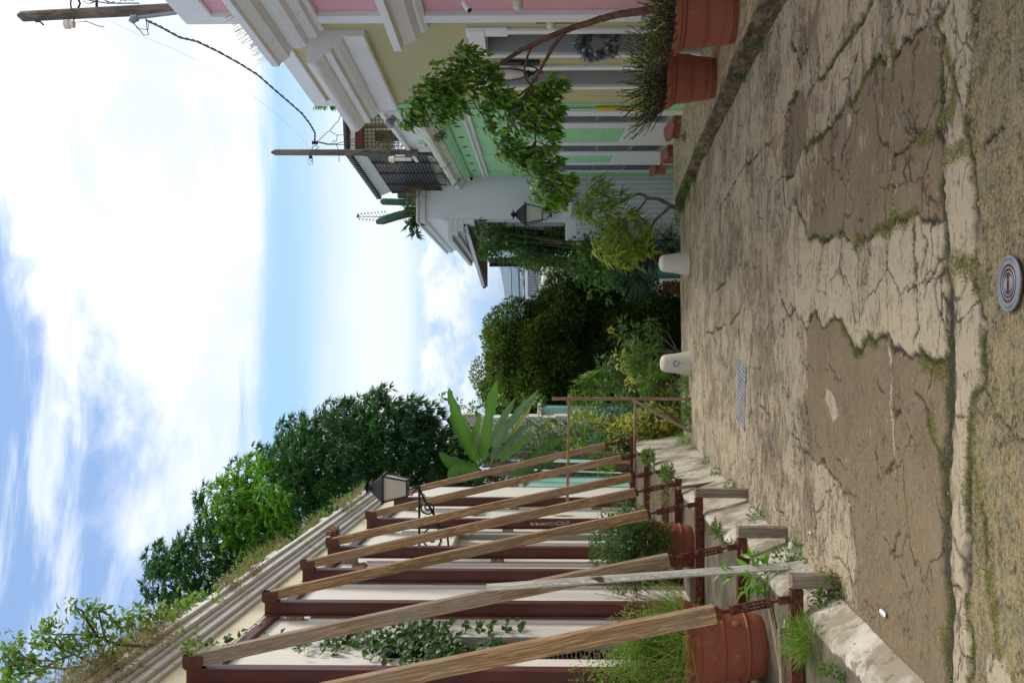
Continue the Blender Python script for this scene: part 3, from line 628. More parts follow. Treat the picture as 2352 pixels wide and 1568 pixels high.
# steel columns and their timber braces
cols = [6.72, 8.44, 10.6, 12.1, 13.3, 15.4, 17.5]
topz = {6.72: 3.05, 8.44: 2.94, 10.6: 2.85, 12.1: 2.79, 13.3: 2.73, 15.4: 2.55, 17.5: 2.42}
names = ['nearest the camera, cut by the picture edge', 'in front of the grilled window, its cap near the ivy', 'between the grilled window and the plaster bays', 'behind the upright white plank', 'just nearer than the wall lantern', 'with white scrawled graffiti', 'farthest, beside the turquoise wall']
for i, (Yc, nm) in enumerate(zip(cols, names)):
    zt = EYE+topz[Yc]; xf = -2.77 if i < 4 else -2.74
    t = thing('steel_column', 'dark red steel column against the wall, '+nm, 'steel column', (xf-.07, Yc, WT), 'dark red steel columns along the wall')
    mb = MB(); w_ = .125
    mb.box(xf-.010, xf, Yc-w_/2, Yc+w_/2, WT, zt); mb.box(xf-.15, xf-.14, Yc-w_/2, Yc+w_/2, WT, zt); mb.box(xf-.14, xf-.010, Yc-.006, Yc+.006, WT, zt)
    obj('i_beam', mb, M['oxide'], t)
    mb = MB(); mb.box(xf+.001, xf+.10, Yc-.055, Yc-.047, zt-.15, zt+.01); mb.box(xf+.001, xf+.10, Yc+.047, Yc+.055, zt-.15, zt+.01); mb.box(xf+.001, xf+.11, Yc-.055, Yc+.055, zt+.011, zt+.018)
    mb.tube([(xf+.05, Yc-.065, zt-.06), (xf+.05, Yc+.065, zt-.06)], .008, 6); obj('bracket', mb, M['oxide'], t)
    for f in (.16, .50, .93):
        z0 = WT+(zt-WT)*f; sb = plank('spacer_block', (xf-.151, Yc+.0, z0), (WF+.001, Yc+.0, z0), .10, .17, M['pine_grey'], t, bevel=0)
    mb = MB(); mb.box(WF+.001, WF+.026, Yc-.09, Yc+.09, WT, zt-.45-.02*i); obj('backing_board', mb, M['white_l'], t)
    # base beam lying across the walkway, posts at its street end
    t2 = thing('steel_base_beam', 'rusty steel base beam across the raised walkway, foot of the column '+nm, 'steel beam', (-2.2, Yc, WT), 'steel base beams across the walkway')
    mb = MB(); bz = WT+.012; hb = .08
    mb.box(xf-.16, WX+.06, Yc-.04, Yc-.034, bz, bz+hb); mb.box(xf-.16, WX+.06, Yc+.034, Yc+.04, bz, bz+hb); mb.box(xf-.16, WX+.06, Yc-.034, Yc+.034, bz+hb-.008, bz+hb); mb.box(WX+.052, WX+.06, Yc-.034, Yc+.034, bz, bz+hb-.008)
    obj('channel', mb, M['rust'], t2)
    if i in (0, 1, 2):
        yb = Yc; o = plank('timber_post', (WX+.115, yb+.0, gz(yb)-.01), (WX+.115, yb, bz+hb-.0), .10, .09, M['oldwood'], None, side=(1,0,0))
        tag(o, ['short grey timber post under the base beam, nearest the camera', 'short grey timber post propping the beam beside the cracked white riser', 'short grey timber post, farthest of the three against the riser'][i], 'timber post', 'short timber posts against the riser')
    # brace
    foot = Vector((WX-.01, Yc, bz+hb+.03)); head = Vector((xf+.055, Yc, zt-.07)); dr = (head-foot).normalized(); L = (head-foot).length
    frac = [.115, .135, .105, .10, .075, .06, .09][i]*1.0
    low = foot+dr*L*{0:.100, 1:.118, 2:.105, 3:.10, 4:.085, 5:.075, 6:.10}[i]
    wood_ = ['pine', 'pine_grey', 'pine', 'pine', 'pine', 'pine', 'pine'][i]
    lab = ['yellow pine brace crossing the lower corner, nearest the camera', 'greyed pine brace crossed by the white plank', 'pine brace passing just above the farther terracotta pot', 'pine brace with wavy grain crossing the lantern bracket', 'pine brace above the graffiti on the column', 'pine brace rising beneath the iron wall lantern', 'farthest pine brace, its head hidden behind the lantern'][i]
    t3 = thing('timber_brace', lab, 'timber brace', low, 'timber braces from walkway to column tops')
    pl_ = plank('beam', low, head, .085 if i < 2 else .08, .115 if i < 2 else .105, M[wood_], t3, side=(0,1,0) if False else (1,0,0), warp=.012)
    # turnbuckle: screw rods, two side bars and collars
    mb = MB(); mb.tube([foot, low], .009, 6); a = foot+dr*L*.022; c = low-dr*L*.012
    u = Vector((0,1,0)); q_ = dr.cross(u)
    for s_ in (-1, 1): mb.tube([a+q_*s_*.024, c+q_*s_*.024-dr*.07], .0085, 6)
    for t_ in np.linspace(.03, .22, 9): mb.tube([a+dr*(L*t_*.25), a+dr*(L*t_*.25+.009)], .017, 8)
    for t_ in np.linspace(.0, .16, 12): mb.tube([c-dr*(t_*.7), c-dr*(t_*.7-.005)], .0165, 8)
    for p_ in (a, c-dr*.07, (a+c)/2): mb.tube([p_, p_+dr*.03], .034, 6)
    obj('turnbuckle', mb, M['rust'], t3)
    mb = MB(); mb.beam(foot-Vector((0,0,.03)), foot+dr*.05, .05, .03); obj('foot_plate', mb, M['rust'], t3); mb = MB(); mb.beam(low-dr*.03, low+dr*.002, .08, .07); obj('end_plate', mb, M['rust'], t3)
mb = MB(); slopebar(mb, 2, 18.2, WF+.002, WF+.05, L_(-.12), L_(-.02)); o = obj('steel_wale', mb, M['oxide']); tag(o, 'red-brown steel rail running along the wall behind the column tops', 'steel rail')
# lath and plank leaning on the riser, upright white plank
o = plank('lath', G(1665, 1105)+Vector((0,0,.02)), P(1555, 1121, 12.0), .045, .03, M['oldwood'], side=(1,0,0)); tag(o, 'thin weathered lath leaning against the white riser', 'lath')
wp = thing('white_plank', 'long white-painted plank standing against the greyed brace', 'plank', G(1850, 1308))
pa = Vector((WX+.015, 7.65, gz(7.65))); pb_ = P(1119, 1349, 8.2); o = plank('board', pa, pb_, .04, .055, M['whitewood'], wp, side=(1,.5,0), bevel=.002)
dv = (pb_-pa).normalized()
mb = MB()
for s0 in (.26, .34, .44, .52, .66, .75):   # faded black scribbles
    pt = pa+(pb_-pa)*s0; random.seed(int(s0*100)); pts = []
    for k in range(11): pts.append(pt+dv*(k*.022)+Vector((.0252*0+.052*(random.random()-.5)*0, 0, 0))+Vector((.05*.5, -.0, 0))*0)
    for k, p_ in enumerate(pts): pts[k] = p_+Vector((.0, -.0, .0))
    sidev = Vector((0,1,0)).cross(dv).normalized()
    nrm = dv.cross(sidev)
    zz = [p_+sidev*(random.random()-.5)*.05+nrm*.0 for p_ in pts]
    for off in (-.0275, .0275): mb.tube([z_+nrm*off for z_ in zz], .0011, 4)
    obj('scribble', mb, M['darkgrey'], wp); mb = MB()
# graffiti tag on column with scrawl, traced strokes, painted letters stand 1 mm proud of the web
strokes = [[(575,655),(580,700),(595,740)],[(635,655),(640,700),(655,750)],[(580,735),(720,728)],[(590,690),(650,690)],
 [(720,670),(745,660),(770,690),(760,730),(740,745)],[(725,675),(760,740),(860,670)],[(770,655),(800,745)],[(760,742),(850,745)],[(880,665),(900,745)],[(880,690),(1000,690)],[(985,640),(975,700),(1000,745)],[(890,745),(960,730)],
 [(1060,650),(1010,690),(1030,740),(1080,710),(1080,660),(1060,650)],[(1100,650),(1120,720),(1160,750),(1190,720),(1170,640),(1125,630)],
 [(1170,645),(1350,655),(1205,740),(1340,735)],[(1360,640),(1385,735)],[(1365,650),(1430,625),(1500,605),(1550,640),(1570,700),(1530,735)],[(1365,730),(1560,725)],
 [(1640,630),(1585,625),(1580,680),(1640,740),(1690,640),(1750,590),(1775,640),(1710,715)],[(1800,680),(1815,690)]]
gcol = [o_ for o_ in bpy.data.objects if o_.name.startswith('steel_column') and 'graffiti' in o_['label']][0]
mb = MB(); Yg = 15.4-.0635; 
def gpos(x, y):   # letters sit on the near flange-side face of the column
    return P((2050+x*.12755)*.5742, (2000+y*.12755)*.5742, 15.39)
cen = gpos(1200, 690)
for s_ in strokes:
    pts = []
    for x, y in s_:
        p_ = gpos(x, y); pts.append(Vector((-2.81+(p_.x-cen.x)*.82, 15.392, p_.z)))
    mb.tube(pts, .0045, 5)
obj('graffiti', mb, simple('white_marker', (.75,.73,.68), .6), gcol)
mb = MB(); q = P(1267, 1150, 17.9); mb.box(WF+.002, WF+.012, 17.7, 17.95, q.z-.17, q.z+.17); o = obj('notice', mb, simple('yellow_paper', (.6,.5,.05), .6)); tag(o, 'small yellow and red notice stuck on the wall behind the braces', 'notice')
mb = MB()
for k in (-.1, 0, .1): mb.box(WF+.012, WF+.015, 17.69, 17.955, q.z+k-.012, q.z+k+.012)
obj('red_print', mb, simple('red_print', (.5,.05,.03), .6), o)

# ---- turquoise house beyond
tq = thing('turquoise_house', 'low pale turquoise house beyond the braces on the left', 'house', (-3.2, 24, -3))
mb = MB(); mb.hexa([(-3.4,20.32,-5),(-2.95,20.32,-5),(-2.95,27,-5),(-3.4,27,-5),(-3.4,20.32,EYE+.16),(-2.95,20.32,EYE+.16),(-2.95,27,EYE-.75),(-3.4,27,EYE-.75)]); obj('wall', mb, M['mint'], tq)
mb = MB(); mb.hexa([(-3.45,20.33,EYE+.165),(-2.9,20.33,EYE+.165),(-2.9,27,EYE-.745),(-3.45,27,EYE-.745),(-3.45,20.33,EYE+.25),(-2.9,20.33,EYE+.25),(-2.9,27,EYE-.68),(-3.45,27,EYE-.68)]); obj('coping', mb, M['cornice'], tq)
mb = MB(); a = P(1245, 1050, 28); c = P(1245, 935, 28); mb.box(a.x-2, c.x, 28, 31, -6, a.z); obj('rear_wing', mb, M['mint'], tq)
mb = MB(); mb.box(a.x-2, c.x+.08, 27.9, 31, a.z+.003, a.z+.12); obj('roof_edge', mb, M['cornice'], tq)
mb = MB(); a = P(1412, 1090, 24); mb.box(-2.948, -2.9, 20.4, 27, -2.2, a.z); obj('base_band', mb, M['brick'], tq)
rn = thing('ruined_wall', 'crumbling grey masonry wall end behind the banana plant', 'wall', P(1050, 1000, 27))
mb = MB(); a = P(1000, 1035, 27); c = P(1000, 955, 27)
for k in range(9): mb.box(a.x-.2+random.random()*.1, c.x+random.random()*.12-.05, 27, 28, EYE-1+k*.36, EYE-1+k*.36+.355)
obj('masonry', mb, M['cornice'], rn)
mb = MB(); a = P(1060, 1010, 26.9); mb.box(a.x-.5, a.x+.15, 26.7, 26.95, EYE-.5, a.z); obj('boarding', mb, M['greyreveal'], rn)

# ---- iron wall lantern (lamp over the braces)
def lantern(root, top, h, w, mats=('black', 'glass_milk')):
    """four-sided tapering street lantern hanging below 'top' (finial), total height h"""
    bk, gl = M[mats[0]], M[mats[1]]; x, y, z = top
    mb = MB(); mb.sphere((x, y, z-.02*h), .035*h*1.6, 10, (1,1,.6)); mb.lathe([(.012, -.04*h),(.11*w/.4,-.05*h),(.10*w/.4,-.07*h),(.055,-.10*h),(.055,-.14*h),(.07*w/.4,-.17*h)], (x,y,z), 14); obj('finial', mb, bk, root, True)
    def ring(wd, zz): return [(x-wd/2,y-wd/2,zz),(x+wd/2,y-wd/2,zz),(x+wd/2,y+wd/2,zz),(x-wd/2,y+wd/2,zz)]
    mb = MB(); mb.hexa(ring(w*1.06, z-.42*h)+ring(w*.36, z-.17*h)); obj('roof', mb, bk, root)
    mb = MB(); mb.hexa(ring(w*1.14, z-.455*h)+ring(w*1.14, z-.421*h)); 
    for sx in (-1,1):
        for sy in (-1,1): mb.beam((x+sx*w*.5,y+sy*w*.5,z-.45*h), (x+sx*w*.31,y+sy*w*.31,z-.92*h), .022, .022); mb.tube([(x+sx*w*.57,y+sy*w*.57,z-.44*h),(x+sx*w*.57,y+sy*w*.57,z-.38*h)], .008, 6)
    mb.hexa(ring(w*.68, z-.95*h)+ring(w*.68, z-.92*h)); obj('frame', mb, bk, root)
    mb = MB(); mb.hexa(ring(w*.60, z-.919*h)+ring(w*.96, z-.456*h)); obj('glass', mb, gl, root)
YL = 14.15; tl = P(837, 1119, YL)
sl_ = thing('wall_lantern', 'large black iron street lantern with milky panes on a scrolled wall bracket', 'street lantern', (WF, YL, EYE+1.1))
xc = tl.x; hL = .66; lantern(sl_, (xc, YL, tl.z), hL, .36)
zb = P(963, 1190, YL).z
def scroll(mb, c, r0, turns, a0, rad, yy, s=1, n=22):
    pts = []
    for k in range(n):
        t = k/(n-1); a = a0+s*turns*2*math.pi*t; r = r0*(1-.82*t); pts.append((c[0]+r*math.cos(a), yy, c[1]+r*math.sin(a)))
    mb.tube(pts, rad, 6)
mb = MB(); mb.tube([(WF, YL, zb), (xc-.02, YL, zb)], .017, 8); mb.tube([(WF+.01, YL, zb+.1), (WF+.01, YL, zb-.5)], .02, 6)
arm = xc-WF
mb.tube([(WF+.02, YL, zb-.42), (WF+arm*.25, YL, zb-.40), (WF+arm*.45, YL, zb-.24), (WF+arm*.62, YL, zb-.20), (WF+arm*.8, YL, zb-.07), (WF+arm*.95, YL, zb-.02)], .016, 6)
scroll(mb, (WF+arm*.18, zb-.2), .17, 1.6, 0, .013, YL); scroll(mb, (WF+arm*.45, zb-.11), .09, 1.4, 2, .011, YL, -1); scroll(mb, (WF+arm*.68, zb-.13), .11, 1.6, 1, .012, YL); scroll(mb, (WF+arm*.33, zb-.33), .08, 1.3, 4, .010, YL)
scroll(mb, (WF+arm*.86, zb-.05), .05, 1.2, 3, .008, YL, -1)
obj('bracket', mb, M['black'], sl_, True)
mb = MB(); zc_ = tl.z-.95*hL
for s_ in (-1, 1): mb.tube([(xc+s_*.10, YL, zc_), (xc+s_*.11, YL, zc_-.05), (xc+s_*.04, YL, zc_-.09), (xc, YL, zc_-.16)], .011, 6)
for s_ in (-1, 1): mb.tube([(xc, YL+s_*.10, zc_), (xc, YL+s_*.11, zc_-.05), (xc, YL+s_*.04, zc_-.09), (xc, YL, zc_-.16)], .011, 6)
mb.sphere((xc, YL, zb+.01), .035, 10); obj('cradle', mb, M['black'], sl_, True)
mb = MB(); mb.tube([(xc-.02, YL-.02, zb-.01), (xc-.2, YL-.02, zb-.10), (xc-.42, YL-.02, zb-.22), (xc-.6, YL-.02, zb-.27), (WF+.12, YL-.02, zb-.33), (WF+.01, YL-.02, zb-.25)], .008, 6); obj('cable', mb, M['black'], sl_, True)

# ---- timber frame barrier at the head of the steps
tf = thing('timber_barrier', 'rough timber frame of upright, rails and props at the far edge of the street', 'timber frame', G(1585, 916))
Yt = 16.6; up = G(1586, 916)
plank('upright', up+Vector((0,0,-.02)), Vector((up.x, up.y, P(1268, 909, Yt).z)), .07, .05, M['pine_grey'], tf, side=(1,0,0))
ra = P(1308, 905, Yt); rb = P(1303, 1181, Yt); plank('rail', Vector((ra.x, Yt+.06, ra.z)), Vector((WF+.15, Yt+.05, rb.z)), .07, .045, M['pine'], tf)
ra = P(1460, 920, Yt); rb = P(1459, 1084, Yt); plank('rail', Vector((ra.x, Yt+.06, ra.z)), Vector((rb.x, Yt+.06, rb.z)), .06, .04, M['oldwood'], tf)
ra = P(1453, 918, Yt); rb = G(1590, 992); plank('prop', Vector((ra.x, Yt-.05, ra.z)), Vector((rb.x, Yt-.2, gz(Yt)+.03)), .05, .14, M['pine_grey'], tf, side=(0,-1,0))
ra = P(1500, 925, Yt); rb = P(1583, 978, Yt+.3); plank('prop', Vector((ra.x, Yt+.08, ra.z)), Vector((rb.x, Yt+.35, gz(Yt)+.03)), .04, .07, M['oldwood'], tf, side=(0,-1,0))
# ================================================================ RIGHT-HAND HOUSES
class Fr:
    """facade frame: s along the facade (by depth Y), d outward (towards the street), z up"""
    def __init__(s, x0, k): s.x0 = x0; s.k = k; n = math.hypot(1, k); s.t = Vector((k/n, 1/n, 0)); s.n = Vector((-1/n, k/n, 0)); s.q = n
    def p(s, Y, d, z): return Vector((s.x0+s.k*Y, Y, z))+s.n*d
    def box(s, mb, y0, y1, d0, d1, z0, z1, z0b=None, z1b=None):
        z0b = z0 if z0b is None else z0b; z1b = z1 if z1b is None else z1b
        return mb.hexa([s.p(y0,d0,z0), s.p(y0,d1,z0), s.p(y1,d1,z0b), s.p(y1,d0,z0b), s.p(y0,d0,z1), s.p(y0,d1,z1), s.p(y1,d1,z1b), s.p(y1,d0,z1b)])
    def prof(s, mb, y0, y1, pr, wob=0, n=1):
        """extrude a closed (d,z) profile along the facade, with hand-made waver"""
        m_ = len(pr); vs = []
        for i in range(n+1):
            Y = y0+(y1-y0)*i/n
            for j, (d, z) in enumerate(pr):
                vs.append(s.p(Y, d+(random.uniform(-wob, wob) if d > .03 else 0), z+random.uniform(-wob, wob)))
        fs = [tuple(reversed(range(m_))), tuple(n*m_+k for k in range(m_))]
        for i in range(n):
            for j in range(m_): fs.append((i*m_+j, i*m_+(j+1) % m_, (i+1)*m_+(j+1) % m_, (i+1)*m_+j))
        mb.add(vs, [tuple(reversed(f)) for f in fs])
def E(z): return EYE+z
fo = Fr(4.815, -.064); fg = Fr(3.30, .03)
# ---- olive house
ol = thing('olive_house', 'olive-green house with white cornice and two white-framed openings', 'house', (4.3, 14, 0))
O1, O2 = (12.83, 13.60), (14.22, 14.98); ot = E(.60)
mb = MB()
for a, c in ((12.60, 12.83), (13.60, 14.22), (14.98, 15.86)): fo.box(mb, a, c, -.32, 0, -1.4, E(3.45))
for a, c in (O1, O2): fo.box(mb, a, c, -.32, 0, ot, E(3.45))
fo.box(mb, 12.36, 12.60, -.32, 0, -1.4, E(-.72)); fo.box(mb, 12.36, 12.60, -.32, 0, E(-.06), E(3.45)); fo.box(mb, 12.36, 12.42, -.32, 0, E(-.719), E(-.061)); fo.box(mb, 12.42, 12.60, -.32, -.09, E(-.719), E(-.061))
fo.box(mb, 15.5, 15.86, -4, -.321, -1.4, E(3.4))
obj('wall', mb, M['olive'], ol)
mb = MB()
for a, c in (O1, O2):
    fo.box(mb, a-.13, a, 0, .045, -1.4, ot); fo.box(mb, c, c+.10, 0, .045, -1.4, ot); fo.box(mb, a-.13, c+.10, 0, .05, ot+.001, E(.82)); fo.box(mb, a-.17, a+.1, 0, .035, E(.30), E(.84))
obj('door_surround', mb, M['white_r'], ol, bevel=.008)
for i, (a, c) in enumerate((O1, O2)):
    mb = MB(); fo.box(mb, a, c-.02, -.31, -.27, -1.4, ot-.01); d_ = obj('door', mb, M['darkgrey'], ol)
    mb = MB(); fo.box(mb, c-.02, c-.001, -.30, -.002, -1.4, ot-.002); fo.box(mb, a+.001, c-.02, -.30, -.002, ot-.02, ot-.002); obj('reveal', mb, M['greyjamb'], d_)
    mb = MB(); fo.box(mb, a+.04, a+.08, -.27, -.24, -1.2, ot-.05); fo.box(mb, c-.12, c-.08, -.27, -.24, -1.2, ot-.05); obj('leaf_edge', mb, M['black'], d_)
pr = [(0,E(2.14)),(.07,E(2.14)),(.09,E(2.16)),(.09,E(2.42)),(.14,E(2.44)),(.20,E(2.50)),(.22,E(2.56)),(.30,E(2.57)),(.30,E(2.66)),(.34,E(2.68)),(.42,E(2.76)),(.44,E(2.80)),(.44,E(2.88)),(0,E(2.90))]
mb = MB(); fo.prof(mb, 12.75, 15.93, pr, .004, 9); obj('cornice', mb, M['white_r'], ol)
mb = MB(); fo.box(mb, 12.5, 15.86, 0, .05, E(3.22), E(3.46)); fo.box(mb, 12.5, 12.85, 0, .045, E(2.901), E(3.219)); fo.box(mb, 15.60, 15.86, 0, .045, E(2.901), E(3.219)); obj('parapet', mb, M['white_r'], ol, bevel=.015)
mb = MB(); q = fo.p(12.5, -.06, E(-.25)); mb.lathe([(.055, 0),(.055,.13),(.035,.16)], q, 14, fo.n); obj('meter_glass', mb, M['glass_milk'], ol, True)
# ---- pink house
pk = thing('pink_house', 'pink house with heavy white cornice at the picture edge', 'house', (4.5, 9, 0))
mb = MB(); fo.box(mb, 4, 12.28, -.3, .0, -1.4, E(4.25), None, E(4.25)); fo.box(mb, 4, 12.3, -5, -.301, -1.4, E(3.9)); obj('wall', mb, M['pink'], pk)
mb = MB(); fo.box(mb, 12.14, 12.37, -.32, .07, -1.4, E(4.30)); obj('corner_pilaster', mb, M['white_r'], pk, bevel=.01)
pr = [(0,E(1.30)),(.05,E(1.30)),(.10,E(1.36)),(.10,E(1.40)),(.19,E(1.46)),(.24,E(1.58)),(.24,E(1.62)),(.33,E(1.64)),(.33,E(1.74)),(0,E(1.76))]
mb = MB(); fo.prof(mb, 7.5, 12.62, pr, .004, 9); obj('string_course', mb, M['white_r'], pk)
pr = [(0,E(2.62)),(.07,E(2.62)),(.09,E(2.68)),(.16,E(2.70)),(.20,E(2.80)),(.28,E(2.84)),(.31,E(2.92)),(.31,E(3.02)),(.43,E(3.06)),(.50,E(3.16)),(.55,E(3.18)),(.55,E(3.27)),(0,E(3.30))]
mb = MB(); fo.prof(mb, 7.5, 12.55, pr, .004, 9); obj('cornice', mb, M['white_r'], pk)
mb = MB(); fo.box(mb, 7.5, 12.37, 0, .06, E(3.92), E(4.32)); fo.box(mb, 12.16, 12.37, 0.001, .065, E(3.301), E(3.919)); obj('parapet', mb, M['white_r'], pk, bevel=.02)
mb = MB(); q = P(1060, -2, 11.6); s_ = [(q.x, 11.6+.16*(1 if k % 2 else .45)*math.cos(k*math.pi/5), q.z+.16*(1 if k % 2 else .45)*math.sin(k*math.pi/5)) for k in range(10)]
q = P(1190, 1, 11.75); mb = MB(); mb.lathe([(.06, 0),(.06,.14),(.04,.17)], fo.p(11.72, 0, q.z), 14, fo.n); obj('meter_glass', mb, M['glass_milk'], pk, True)
sp_ = thing('bird_spikes', 'row of thin pale spikes standing on the pink house cornice', 'spikes', fo.p(11, .4, E(3.3)))
mb = MB()
for k in range(46):
    Y = 11.0+k*.034; a = fo.p(Y, .30+random.random()*.15, E(3.27)); mb.tube([a, a+Vector((-.10+random.random()*.03, random.random()*.04, .13+random.random()*.08))], .0035, 4)
obj('wires', mb, simple('ivory_plastic', (.55,.52,.38), .5), sp_)
def cam_cctv(name, label, p, d, s=1.0, parent=None):
    p = Vector(p); d = Vector(d).normalized(); t = thing(name, label, 'security camera', p)
    mb = MB(); mb.lathe([(.03*s, 0),(.036*s,.02*s),(.036*s,.13*s),(.030*s,.15*s)], p, 16, d); obj('housing', mb, M['white_r'], t, True)
    mb = MB(); mb.lathe([(.028*s,.1501*s),(.026*s,.156*s),(.012*s,.157*s)], p, 14, d); obj('lens', mb, M['black'], t, True)
    mb = MB(); mb.tube([p+d*.05*s, p+d*.03*s+Vector((.10*s, 0, .05*s))], .012*s, 6); obj('mount', mb, M['white_r'], t)
cam_cctv('security_camera', 'white security camera on the pink wall', P(1065, 5, 10.9), (-.75, -.45, -.45))
cam_cctv('security_camera', 'small white security camera high on the corner of the white house', P(1076, 407, 24.0), (-.3, -.85, -.35), 1.5)
# ---- green house
gh = thing('green_house', 'mint-green house with dark grilled doors and weedy white cornice', 'house', (3.8, 19, 0))
D = [(16.72, 17.37, -2.32, .12), (19.69, 20.55, -2.62, .03), (22.3, 23.3, -2.75, .0)]
mb = MB(); prev = 15.87
for a, c, z0, z1 in D+[(24.3, None, 0, 0)]:
    fg.box(mb, prev, a, -.3, 0, -6, E(2.2))
    if c: fg.box(mb, a, c, -.3, 0, E(z1), E(2.2)); fg.box(mb, a, c, -.3, 0, -6, E(z0)); prev = c
fg.box(mb, 24.0, 24.3, -5, -.301, -6, E(2.1)); obj('wall', mb, M['green'], gh)
for a, c in ((15.95, 16.30), (17.85, 19.30), (20.96, 21.88), (23.45, 24.28)):    # rusticated panels
    mb = MB(); z = -1.70
    while z < .95:
        fg.box(mb, a, c, 0, .012, E(z+.012), E(z+.34)); z += .352
    obj('quoin_panel', mb, M['green'], gh, bevel=.004)
mb = MB()
fg.box(mb, 16.36, 16.715, 0, .03, -6, E(.2)); fg.box(mb, 17.375, 17.83, 0, .03, -6, E(.2)); fg.box(mb, 19.34, 19.685, 0, .03, -6, E(.15)); fg.box(mb, 20.555, 20.94, 0, .03, -6, E(.15)); fg.box(mb, 21.92, 22.295, 0, .03, -6, E(.1)); fg.box(mb, 23.305, 23.43, 0, .03, -6, E(.1))
fg.box(mb, 17.831, 19.339, 0, .028, -6, E(-1.70)); fg.box(mb, 20.941, 21.919, 0, .028, -6, E(-1.75)); fg.box(mb, 16.36, 17.83, 0, .034, E(.201), E(.42)); fg.box(mb, 19.34, 20.94, 0, .034, E(.151), E(.36)); fg.box(mb, 21.92, 23.43, 0, .034, E(.101), E(.3))
obj('plaster_band', mb, M['greenwhite'], gh, bevel=.006)
for i, (a, c, z0, z1) in enumerate(D):
    mb = MB(); fg.box(mb, a, c, -.05, -.012, E(z0), E(z1)); dd = obj('door', mb, M['darkgrey'], gh)
    mb = MB()
    hh = (z1-z0)
    for f in (0, .22, .48, .74, .97): fg.box(mb, a+.01, c-.03, -.01, .012, E(z0+hh*f), E(z0+hh*f)+.05)
    for k in range(4): 
        y_ = a+.03+(c-a-.12)*k/3; fg.box(mb, y_, y_+.02, -.010, .010, E(z0), E(z1))
    for k in range(44):
        z_ = E(z0)+hh*(.24+.73*k/44); fg.box(mb, a+.02, c-.04, -.008, .006, z_, z_+.014)
    obj('grille', mb, M['greymetal'], dd)
    mb = MB(); fg.box(mb, c-.03, c-.001, -.010, .02, E(z0), E(z1)-.002); obj('jamb', mb, M['greyjamb'] if i < 1 else M['white_r'], dd)
pr = [(0,E(1.02)),(.04,E(1.02)),(.05,E(1.06)),(.03,E(1.09)),(.07,E(1.11)),(.07,E(1.15)),(.04,E(1.17)),(0,E(1.18))]
mb = MB(); fg.prof(mb, 15.9, 24.3, pr, .004, 14); obj('string_course', mb, M['greenwhite'], gh)
pr = [(0,E(1.46)),(.05,E(1.46)),(.09,E(1.52)),(.11,E(1.56)),(.11,E(1.62))]
mb = MB(); fg.prof(mb, 15.9, 24.36, pr+[(0,E(1.62))], .004, 14); obj('moulding', mb, M['green'], gh)
pr = [(0,E(1.621)),(.13,E(1.63)),(.20,E(1.70)),(.30,E(1.74)),(.32,E(1.80)),(.32,E(1.86)),(0,E(1.90))]
mb = MB(); fg.prof(mb, 15.9, 24.4, pr, .007, 22); obj('cornice', mb, M['cornice'], gh)
mb = MB(); fg.box(mb, 15.9, 24.3, -.25, .0, E(2.201), E(2.42)); 
for k in range(3): fg.box(mb, 17+k*2.5, 19+k*2.5, 0, .02, E(1.98), E(2.30))
obj('parapet', mb, M['greenwhite'], gh)
mb = MB(); fg.box(mb, 15.9, 24.3, -.3, .07, E(2.421), E(2.50)); obj('coping', mb, M['white_r'], gh, bevel=.012)
for k in range(7): mb = MB(); q = fg.p(16.6+k*1.1, .012, E(1.32)); mb.sphere(q, .03, 8, (.3,.9,2.0)); obj('vent_slot', mb, M['void'], gh)
dp = thing('conduit', 'thin grey conduit with a yellow lower sleeve at the corner of the green house', 'pipe', fg.p(15.98, .05, 0))
q = P(1370, 242, 16); mb = MB(); mb.tube([fg.p(15.98, .04, E(2.4)), fg.p(15.98, .04, q.z)], .014, 8); obj('pipe', mb, M['greymetal'], dp, True)
mb = MB(); mb.tube([fg.p(15.98, .05, q.z+.02), fg.p(15.98, .05, P(1500, 242, 16).z)], .034, 10); obj('sleeve', mb, simple('yellow_plastic', (.55,.33,.02), .5), dp, True)
# clay pot finial and vase on the parapet corner
dc = thing('parapet_urn', 'small grey urn on the near corner of the green house parapet', 'urn', fg.p(16.1, 0, E(2.5)))
mb = MB(); mb.lathe([(.06,0),(.075,.03),(.045,.06),(.08,.12),(.095,.16),(.06,.19)], fg.p(16.35, .1, E(2.25)), 18, (-.7,-.2,.5)); obj('body', mb, M['zinc'], dc, True)
mb = MB(); mb.sphere(fg.p(15.98, -.02, E(2.40)), .15, 14, (1,.8,1)); obj('cap', mb, M['greenwhite'], dc, True)
